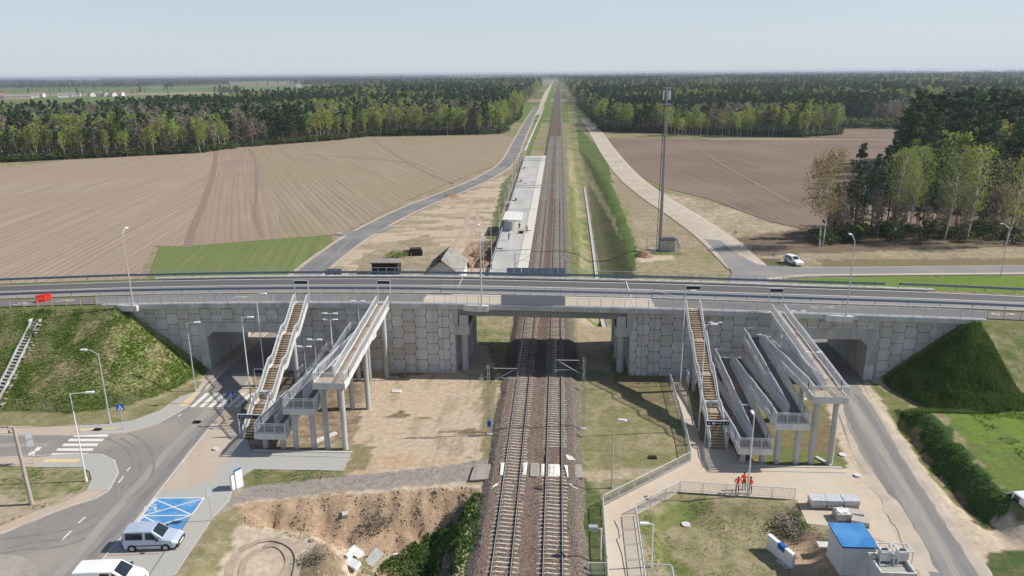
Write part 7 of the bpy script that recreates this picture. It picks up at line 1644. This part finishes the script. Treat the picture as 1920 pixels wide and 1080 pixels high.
def birch_mb(seed, H=18, lod=1.0, split=False, lean=0.0, bare=False, width=.17):
    rs = random.Random(seed); tr = MB(); cr = MB() if split else tr; m = 0 if split else 1
    pts = []; n = 6
    for i in range(n + 1): f = i / n; pts.append((lean * H * f + .25 * math.sin(f * 5 + seed), .2 * math.sin(f * 4 + seed * 2), H * f * .96 - .2 * (i == 0)))
    tr.path(pts, [.17 * (1 - i / n * .85) for i in range(n + 1)], n=5 if not split else 8)
    nb = int(15 * lod)
    for k in range(nb):
        f = .33 + .64 * (k + .5) / nb; i = min(n - 1, int(f * n)); t = f * n - i; o = Vector(pts[i]).lerp(Vector(pts[i + 1]), t); a = k * 2.4 + rs.uniform(-.5, .5)
        prof = math.sin(min(1, (f - .25) / .5) * PI / 2) * (1.25 - f) * 1.6; rad = H * width * prof * rs.uniform(.6, 1.1)
        e = o + Vector((math.cos(a) * rad, math.sin(a) * rad, rad * 1.1)); tr.tube(o, e, .045 if lod <= 1 else .065, .015, n=3, caps=False)
        if split: 
            for q in range(3): e2 = o.lerp(e, .5 + q * .2); tr.tube(e2, e2 + Vector((rs.uniform(-.9, .9), rs.uniform(-.9, .9), rs.uniform(-.2, .9))), .022, .006, n=3, caps=False)
        c = o.lerp(e, .78); leaf_quads(cr, rs, (c.x, c.y, c.z - rad * .12), max(.8, rad * .66), int((26 if not bare else 20) * lod * (1 if lod <= 1 else .62)), .8 if lod <= 1 else .30, m, .6, 1.15)
    return tr, cr
def bush_mb(seed, r=1.6, n=150, size=.4):
    rs = random.Random(seed); b = MB()
    for k in range(5): a = k * 1.3; b.tube((0, 0, -.1), (math.cos(a) * r * .5, math.sin(a) * r * .5, r * .9), .03, .01, n=3, caps=False)
    for k in range(6): a = k * 1.05; leaf_quads(b, rs, (math.cos(a) * r * .45, math.sin(a) * r * .45, r * rs.uniform(.4, .8)), r * .55, n // 6, size, 1)
    return b
PINES = [pine_mb(10 + k)[0].mesh('pine_tree', [MT['bark'], MT['needles']]) for k in range(5)]
BIRCH = [birch_mb(30 + k)[0].mesh('birch_tree', [MT['birch_bark'], MT['birch_leaf']]) for k in range(5)]
BARE = [birch_mb(50 + k, H=17, bare=True)[0].mesh('bare_tree', [MT['twig'], MT['bare_leaf']]) for k in range(3)]
BUSH = [bush_mb(70 + k).mesh('bush', [MT['twig'], MT['bush_leaf']]) for k in range(3)]
GRP = {'pine_tree': 'pines of the forests beyond the fields', 'birch_tree': 'birches at the forest edges', 'bare_tree': 'leafless trees of the forests'}
LAB = {'pine_tree': ('dark green pine in the forest beyond the ploughed fields', 'pine'), 'birch_tree': ('yellow-green spring birch at the edge of the forest beyond the fields', 'birch'), 'bare_tree': ('brownish leafless tree in the forest beyond the fields', 'bare tree')}
def in_poly(x, y, P_): return inside(np.array([x]), np.array([y]), P_)[0]
def jgrid(P_, sp, seed):
    rs = np.random.RandomState(seed); x0, y0 = P_.min(0); x1, y1 = P_.max(0); gx, gy = np.meshgrid(np.arange(x0, x1, sp), np.arange(y0, y1, sp)); x = gx.ravel() + rs.uniform(-.42, .42, gx.size) * sp; y = gy.ravel() + rs.uniform(-.42, .42, gx.size) * sp
    k = inside(x, y, P_); return x[k], y[k]
def infield(x, y):
    """roughly inside the view of the camera (plus a margin)"""
    dx = x * RT.x + y * RT.y; dz = -x * math.sin(PSI) + y * math.cos(PSI); return np.abs(dx) < dz * .74 + 40
pts_all = []
NOTCH = W2([(1690, 200), (1765, 200), (1765, 240), (1690, 242)])
def add_forest(P_, sp, seed, ymax=1e9, ymin=0):
    x, y = jgrid(P_, sp, seed); k = infield(x, y) & (y < ymax) & (y >= ymin) & ~inside(x, y, NOTCH); x = x[k]; y = y[k]; d = edge_dist(x, y, P_)
    mix = fbm(x, y, 60, 61); fine = np.random.RandomState(seed + 1).rand(len(x)); m2 = fbm(x, y, 140, 63)
    kind = np.where((d < 10) & (fine < .68) & (mix > .38), 1, np.where((mix > .555) & (fine < .8), 1, np.where((m2 > .53) & (fine < .75), 2, 0)))
    kind = np.where((kind == 0) & (fine > .93), 2, kind)
    for a in range(len(x)): pts_all.append((x[a], y[a], int(kind[a]), d[a], sp))
add_forest(FL, 4.6, 1, 760); add_forest(FL, 7.5, 2, 1600, 760); add_forest(FL, 12, 3, 2900, 1600)
add_forest(FR, 4.6, 4, 700); add_forest(FR, 7.5, 5, 1300, 700); add_forest(FR, 12, 6, 2900, 1300)
# thinner tree line before the right forest and rows seen against the field
names = ['pine_tree', 'birch_tree', 'bare_tree']; srcs = [PINES, BIRCH, BARE]
by = {0: [], 1: [], 2: []}
rs = random.Random(77)
for p in pts_all: by[p[2]].append(p)
SRCOBJ = {0: [], 1: [], 2: []}
rest = {0: [], 1: [], 2: []}
for kd in (0, 1, 2):
    L = sorted(by[kd], key=lambda p: math.hypot(p[0], p[1]) + p[3] * 6 + (0 if p[3] < 14 else 60))
    lim = (150, 190, 130)[kd]
    for i, p in enumerate(L):
        if i < lim:
            s = rs.uniform(.72, 1.12) * (1.0 if kd == 0 else .98); o = link(names[kd], srcs[kd][i % len(srcs[kd])], None, (p[0], p[1], G - .1), rs.uniform(0, 6.28), LAB[names[kd]][0], LAB[names[kd]][1], GRP[names[kd]])
            o.scale = (s * rs.uniform(.9, 1.15), s * rs.uniform(.9, 1.15), s)
            if i < len(srcs[kd]): SRCOBJ[kd].append(o)
        else: rest[kd].append(p)
def gn_scatter(name, pts, objs, scl, seed=0, vol=1.0):
    rs = np.random.RandomState(seed)
    for vi, ob in enumerate(objs):
        sub = pts[vi::len(objs)]
        if not sub: continue
        me = bpy.data.meshes.new(name); me.vertices.add(len(sub)); me.vertices.foreach_set('co', np.array([(p[0], p[1], p[2]) for p in sub], np.float32).ravel()); me.update()
        a = me.attributes.new('scl', 'FLOAT', 'POINT'); a.data.foreach_set('value', np.array([p[3] for p in sub], np.float32) * rs.uniform(.7, 1.25, len(sub)).astype(np.float32) * scl)
        a = me.attributes.new('rot', 'FLOAT', 'POINT'); a.data.foreach_set('value', rs.uniform(0, 6.28, len(sub)).astype(np.float32))
        g = bpy.data.node_groups.new(name, 'GeometryNodeTree'); g.interface.new_socket('Geometry', in_out='INPUT', socket_type='NodeSocketGeometry'); g.interface.new_socket('Geometry', in_out='OUTPUT', socket_type='NodeSocketGeometry')
        gi = g.nodes.new('NodeGroupInput'); go = g.nodes.new('NodeGroupOutput'); ip = g.nodes.new('GeometryNodeInstanceOnPoints'); oi = g.nodes.new('GeometryNodeObjectInfo'); oi.inputs['Object'].default_value = ob; oi.inputs['As Instance'].default_value = True; oi.transform_space = 'ORIGINAL'
        n1 = g.nodes.new('GeometryNodeInputNamedAttribute'); n1.data_type = 'FLOAT'; n1.inputs['Name'].default_value = 'scl'; n2 = g.nodes.new('GeometryNodeInputNamedAttribute'); n2.data_type = 'FLOAT'; n2.inputs['Name'].default_value = 'rot'
        cx = g.nodes.new('ShaderNodeCombineXYZ'); g.links.new(n2.outputs['Attribute'], cx.inputs['Z'])
        g.links.new(gi.outputs[0], ip.inputs['Points']); g.links.new(oi.outputs['Geometry'], ip.inputs['Instance']); g.links.new(n1.outputs['Attribute'], ip.inputs['Scale']); g.links.new(cx.outputs[0], ip.inputs['Rotation']); g.links.new(ip.outputs[0], go.inputs[0])
        o = link(name, me, kind='stuff'); md = o.modifiers.new('scatter', 'NODES'); md.node_group = g
for kd in (0, 1, 2):
    gn_scatter('forest', [(p[0], p[1], G - .2, {4.6: .9, 7.5: 1.0, 12: 1.1}[p[4]]) for p in rest[kd]], SRCOBJ[kd], .95 if kd != 2 else .92, 5 + kd)
# very far woods, bands towards the horizon
band = []
rs2 = np.random.RandomState(12)
def far_band(x0, x1, y0, y1, sp, s=1.6):
    n = int((x1 - x0) * (y1 - y0) / sp ** 2); x = rs2.uniform(x0, x1, n); y = rs2.uniform(y0, y1, n); k = infield(x, y) & (fbm(x * 1.0, y * 1.0, 700, 71) > .40)
    band.extend([(x[i], y[i], G - 1 - max(0, y[i] - 3000) * .0006, s) for i in range(n) if k[i]])
far_band(-1700, -560, 3000, 3250, 12, .9); far_band(-900, -120, 2600, 3100, 12, 1.0); far_band(-2400, -1500, 2600, 2800, 12, .9)
far_band(-5500, 5000, 4400, 4800, 17, 1.1); far_band(-8500, 8500, 7600, 8300, 24, 1.3); far_band(0, 3600, 2900, 3600, 14, 1.0)
gn_scatter('distant_forest', band[::2], SRCOBJ[0][:2], 1.0, 20); gn_scatter('distant_forest', band[1::2], SRCOBJ[2][:2], 1.0, 21)
# scattered clumps and trees of the far plain on the left
for k in range(46):
    px = rs.uniform(0, 560); py = rs.choice([158, 160, 163, 166, 170, 174, 178, 181]) + rs.uniform(-2, 2) ; x, y = at(px, py); 
    if in_poly(x, y, FL): continue
    kd = rs.choice([0, 1, 2]); o = link(names[kd], srcs[kd][k % 3], None, (x, y, G), rs.uniform(0, 6), ['distant dark tree standing in the hazy plain at left', 'distant pale tree standing in the hazy plain at left', 'distant leafless tree standing in the hazy plain at left'][kd], 'tree', 'single trees of the far plain'); o.scale = [rs.uniform(.6, 1.0)] * 3
for (px, n) in (((430, 182), 26), ((335, 168), 16), ((268, 180), 5), ((125, 163), 18), ((60, 160), 22)):
    for k in range(n):
        x, y = at(px[0] + rs.uniform(-28, 28), px[1] + rs.uniform(-1, .5)); kd = rs.choice([0, 0, 2]); o = link(names[kd], srcs[kd][k % 3], None, (x, y, G), rs.uniform(0, 6), ['distant dark tree in a clump on the hazy plain', '', 'distant leafless tree in a clump on the hazy plain'][kd], 'tree', 'tree clumps of the far plain'); o.scale = [rs.uniform(.8, 1.1)] * 3
# village
vmats = [('plaster', 'red_paver'), ('plaster', 'roof_grey'), ('pavers_tan', 'roof_grey'), ('plaster', 'concrete_dark')]
for k, (px, py, w, l) in enumerate([(5, 184, 9, 12), (14, 185, 8, 10), (35, 186, 34, 12), (66, 183, 10, 12), (78, 182, 9, 9), (118, 183, 12, 10), (130, 182, 9, 9), (145, 181, 10, 9), (172, 181, 10, 9), (186, 180, 9, 9), (198, 181, 12, 10), (212, 181, 9, 9), (226, 180, 10, 9), (560, 163, 14, 14)]):
    x, y = at(px, py); a, c = vmats[k % 4]
    gable('village_house', x, y, G, rs.uniform(-.6, .6) + PI / 2, w * 1.3, l * 1.2, 5, 9, (a, c, c), ['small pale house at the left picture edge in the far village', 'second small house from the left edge in the far village', 'long low white farm hall in the far village', 'white house right of the long farm hall in the far village', 'grey-roofed house fourth from the left in the far village', 'white house in the middle left of the far village', 'house beside a dark conifer in the middle of the far village', 'small house right of the dark conifer in the far village', 'tan walled house in the right half of the far village', 'red-roofed house in the right half of the far village', 'wide grey-roofed house near the right end of the far village', 'pale house second from the right end of the far village', 'rightmost white house of the far village', 'lone white farm far away above the left forest'][k], 'house')
    if k % 3 == 0:
        for q in range(2): o = link('bare_tree', BARE[q], None, (x + rs.uniform(-20, 20), y + rs.uniform(8, 30), G), 0, 'garden tree among the houses of the far village', 'tree', 'garden trees of the far village'); o.scale = (.8, .8, .8)

# dark undergrowth along the edges of the forests
ug = []
for P_ in (FL, FR):
    x, y = jgrid(P_, 3.2, 44); k = infield(x, y) & (edge_dist(x, y, P_) < 7) & (y < 900); ug += [(x[i], y[i], G - .1, 2.0) for i in np.where(k)[0]]
ubs = link('bush', BUSH[0], None, (at(1120, 243)[0], at(1120, 243)[1], G), 0, 'dark bush at the left corner of the right forest by the dirt road', 'bush'); ubs.scale = (1, 1, 1)
gn_scatter('undergrowth', ug, [ubs], 1.0, 50)

# ---------------------------------------------------------------- right grove
def hero(name, kind, base, top, seed, label, cat, lean=0., leafm=None, lod=3.2, split=True, width=.2):
    x, y = at(*base); h = zat(x, y, top) - G; t = empty(name, (x, y, G), label, cat)
    if kind == 'birch': tr, cr = birch_mb(seed, h, lod, True, lean, width=width); tm = MT['birch_bark']
    elif kind == 'bare': tr, cr = birch_mb(seed, h, 1.6, True, lean, True); tm = MT['twig']
    else: tr, cr = pine_mb(seed, h, 2.2, True); tm = MT['bark']
    tr.build('trunk', tm, t); cr.build('crown', leafm or MT['birch_leaf' if kind == 'birch' else 'needles'], t); return t
AUT = leafmat('birch_leaf_ochre', (.24, .17, .055), (.30, .23, .07), .1, .4)
hero('birch_tree', 'birch', (1535, 464), 292, 1, 'ochre-tinted birch leaning left, leftmost tree of the right grove', 'birch', -.05, AUT)
hero('birch_tree', 'birch', (1540, 461), 281, 2, 'yellow-green birch crossing beside the leftmost one of the right grove', 'birch', .07, leafmat('birch_leaf_gold', (.22, .20, .04), (.30, .26, .06), .1, .4))
hero('birch_tree', 'birch', (1677, 446), 275, 3, 'slender birch in the middle of the right grove, left of a close pair', 'birch', .01)
hero('birch_tree', 'birch', (1690, 434), 300, 13, 'smaller birch stem just behind the middle pair of the right grove', 'birch', .03)
hero('birch_tree', 'birch', (1707, 440), 273, 4, 'birch with wide round crown in the middle of the right grove', 'birch', -.01)
hero('birch_tree', 'birch', (1772, 451), 282, 5, 'birch with leaning white stem left of the tallest right birch', 'birch', .05)
hero('birch_tree', 'birch', (1812, 455), 273, 6, 'tall birch with broad airy crown in the right part of the grove', 'birch', .03)
hero('birch_tree', 'birch', (1884, 462), 290, 7, 'birch with strongly leaning white stem near the right picture edge', 'birch', .12)
hero('bare_tree', 'bare', (1862, 430), 290, 8, 'grey leafless tree between the two rightmost birches', 'bare tree', 0, MT['bare_leaf'])
rg = random.Random(31); k = 0
GP_ = [((1600, 452), 275), ((1585, 450), 340), ((1632, 446), 292), ((1650, 444), 283), ((1662, 440), 275), ((1735, 436), 300), ((1745, 440), 330), ((1790, 438), 330), ((1758, 430), 300), ((1835, 436), 315), ((1845, 445), 350), ((1895, 440), 330), ((1560, 455), 350), ((1720, 445), 350), ((1615, 455), 360), ((1875, 450), 360)]
PM = [pine_mb(200 + q, 18, 1.5)[0].mesh('pine_tree', [MT['bark'], MT['needles']]) for q in range(3)]
for base, top in GP_:
    x, y = at(base[0], base[1] - 9); h = zat(x, y, top) - G; o = link('pine_tree', PM[k % 3], None, (x, y, G), rg.uniform(0, 6), 'dark pine with bare lower stem among the birches of the right grove', 'pine', 'pines of the right grove'); o.scale = (h / 18 * .8, h / 18 * .8, h / 18); k += 1
for q in range(46):
    x, y = at(rg.uniform(1525, 1925), rg.uniform(428, 458)); s = rg.uniform(.8, 2.0); o = link('bush', BUSH[q % 3], None, (x, y, G), rg.uniform(0, 6), 'dark green undergrowth bush below the trees of the right grove', 'bush', 'undergrowth of the right grove'); o.scale = (s, s, s * rg.uniform(.8, 1.3))
for q in range(60):
    x, y = at(rg.uniform(1540, 1930), rg.uniform(420, 456)); h = rg.uniform(6, 13); o = link('bare_tree', BARE[q % 3], None, (x, y, G), rg.uniform(0, 6), 'thin dark leafless sapling in the right grove', 'sapling', 'saplings of the right grove'); o.scale = (h / 22, h / 22, h / 17)
DW = np.array([(128, 285), (104, 236), (112, 214), (140, 206), (200, 215), (235, 300), (230, 345), (150, 340)])
dx, dy = jgrid(DW, 5.0, 9); kk = infield(dx, dy); dx = dx[kk]; dy = dy[kk]; order = np.argsort(dy)
for q, i in enumerate(order[:130]):
    kd = 0 if rg.random() < .87 else 1; s = rg.uniform(.85, 1.12); me_ = PM[q % 3] if kd == 0 else BIRCH[q % 5]
    o = link(names[kd], me_, None, (dx[i], dy[i], G), rg.uniform(0, 6), 'tall dark pine of the dense wood behind the right grove' if kd == 0 else 'pale birch inside the dense dark wood behind the right grove', 'pine' if kd == 0 else 'birch', 'trees of the dense right wood'); o.scale = (s * 1.25, s * 1.25, s * (1.22 if kd == 0 else 1.15))
gn_scatter('forest', [(dx[i], dy[i], G, 1.22) for i in order[130:]], SRCOBJ[0], 1.0, 40)
# bushes at edges and the lot
x, y = at(745, 484); o = link('bush', bush_mb(99, 2.0, 420, .3).mesh('bush', [MT['twig'], leafmat('shrub_leaf', (.22, .24, .06), (.30, .32, .10), .1, .4)]), None, (x, y, G), 0, 'pale yellow-green shrub behind the dark wooden shed', 'shrub'); o.scale = (1.3, 1, .9)
for q, (px, s) in enumerate((((937, 250), 5), ((945, 249), 3.5))):
    x, y = at(*px); o = link('bush', BUSH[q], None, (x, y, G), q, 'pale round bush at the right corner of the left forest' if q == 0 else 'smaller pale bush at the right corner of the left forest', 'bush'); o.scale = (s, s, s * .6)
for q in range(26):
    x, y = at(1520 + q * 7.5 + rg.uniform(-3, 3), 237 + rg.uniform(-1, 4)); o = link('bush', BUSH[q % 3], None, (x, y, G), q, 'low dark bush in the hedge along the far edge of the brown field', 'bush', 'hedge of the brown field'); o.scale = (4.5, 4.5, 3.6)
# tree row with a window onto the field: the outermost trees of the right edge
for q in range(40):
    px = 1245 + q * 6.8; x, y = at(px, 256 + rg.uniform(-3, 1)); kd = 1 if rg.random() < .8 else 2; o = link(names[kd], srcs[kd][q % 3], None, (x, y, G), rg.uniform(0, 6), 'yellow-green birch in the row along the back of the brown field' if kd == 1 else 'leafless tree in the row along the back of the brown field', 'birch' if kd == 1 else 'bare tree', 'tree row behind the brown field'); s = rg.uniform(.6, .95); o.scale = (s * 1.2, s * 1.2, s)
bd = bush_mb(97, .9, 500, .12).mesh('bush', [MT['twig'], MT['bare_leaf']])
for px, s, lab in (((712, 985), 1.6, 'brown leafless bush on the slope of the pit'), ((1478, 985), 1.7, 'dark brown bush at the corner of the sunken lawn'), ((1495, 1005), 1.2, 'small dark brown bush beside the slab wall'), ((590, 1050), 1.3, 'low grey-brown bush left of the pit')):
    x, y, z = hit(*px); o = link('bush', bd, None, (x, y, z - .1), s, lab, 'bush'); o.scale = (s, s, s * .6)

# ---------------------------------------------------------------- air
b = MB(); b.box(-9500, -150, -14, 9500, 13500, 41.5); mz = bpy.data.materials.new('haze'); mz.use_nodes = True; n = mz.node_tree; n.nodes.clear()
pv = n.nodes.new('ShaderNodeVolumePrincipled'); pv.inputs['Color'].default_value = (.80, .88, 1.0, 1); pv.inputs['Density'].default_value = HAZE; pv.inputs['Anisotropy'].default_value = .35
ou = n.nodes.new('ShaderNodeOutputMaterial'); n.links.new(pv.outputs[0], ou.inputs['Volume'])
if HAZE > 0: b.build('haze', mz, kind='stuff')
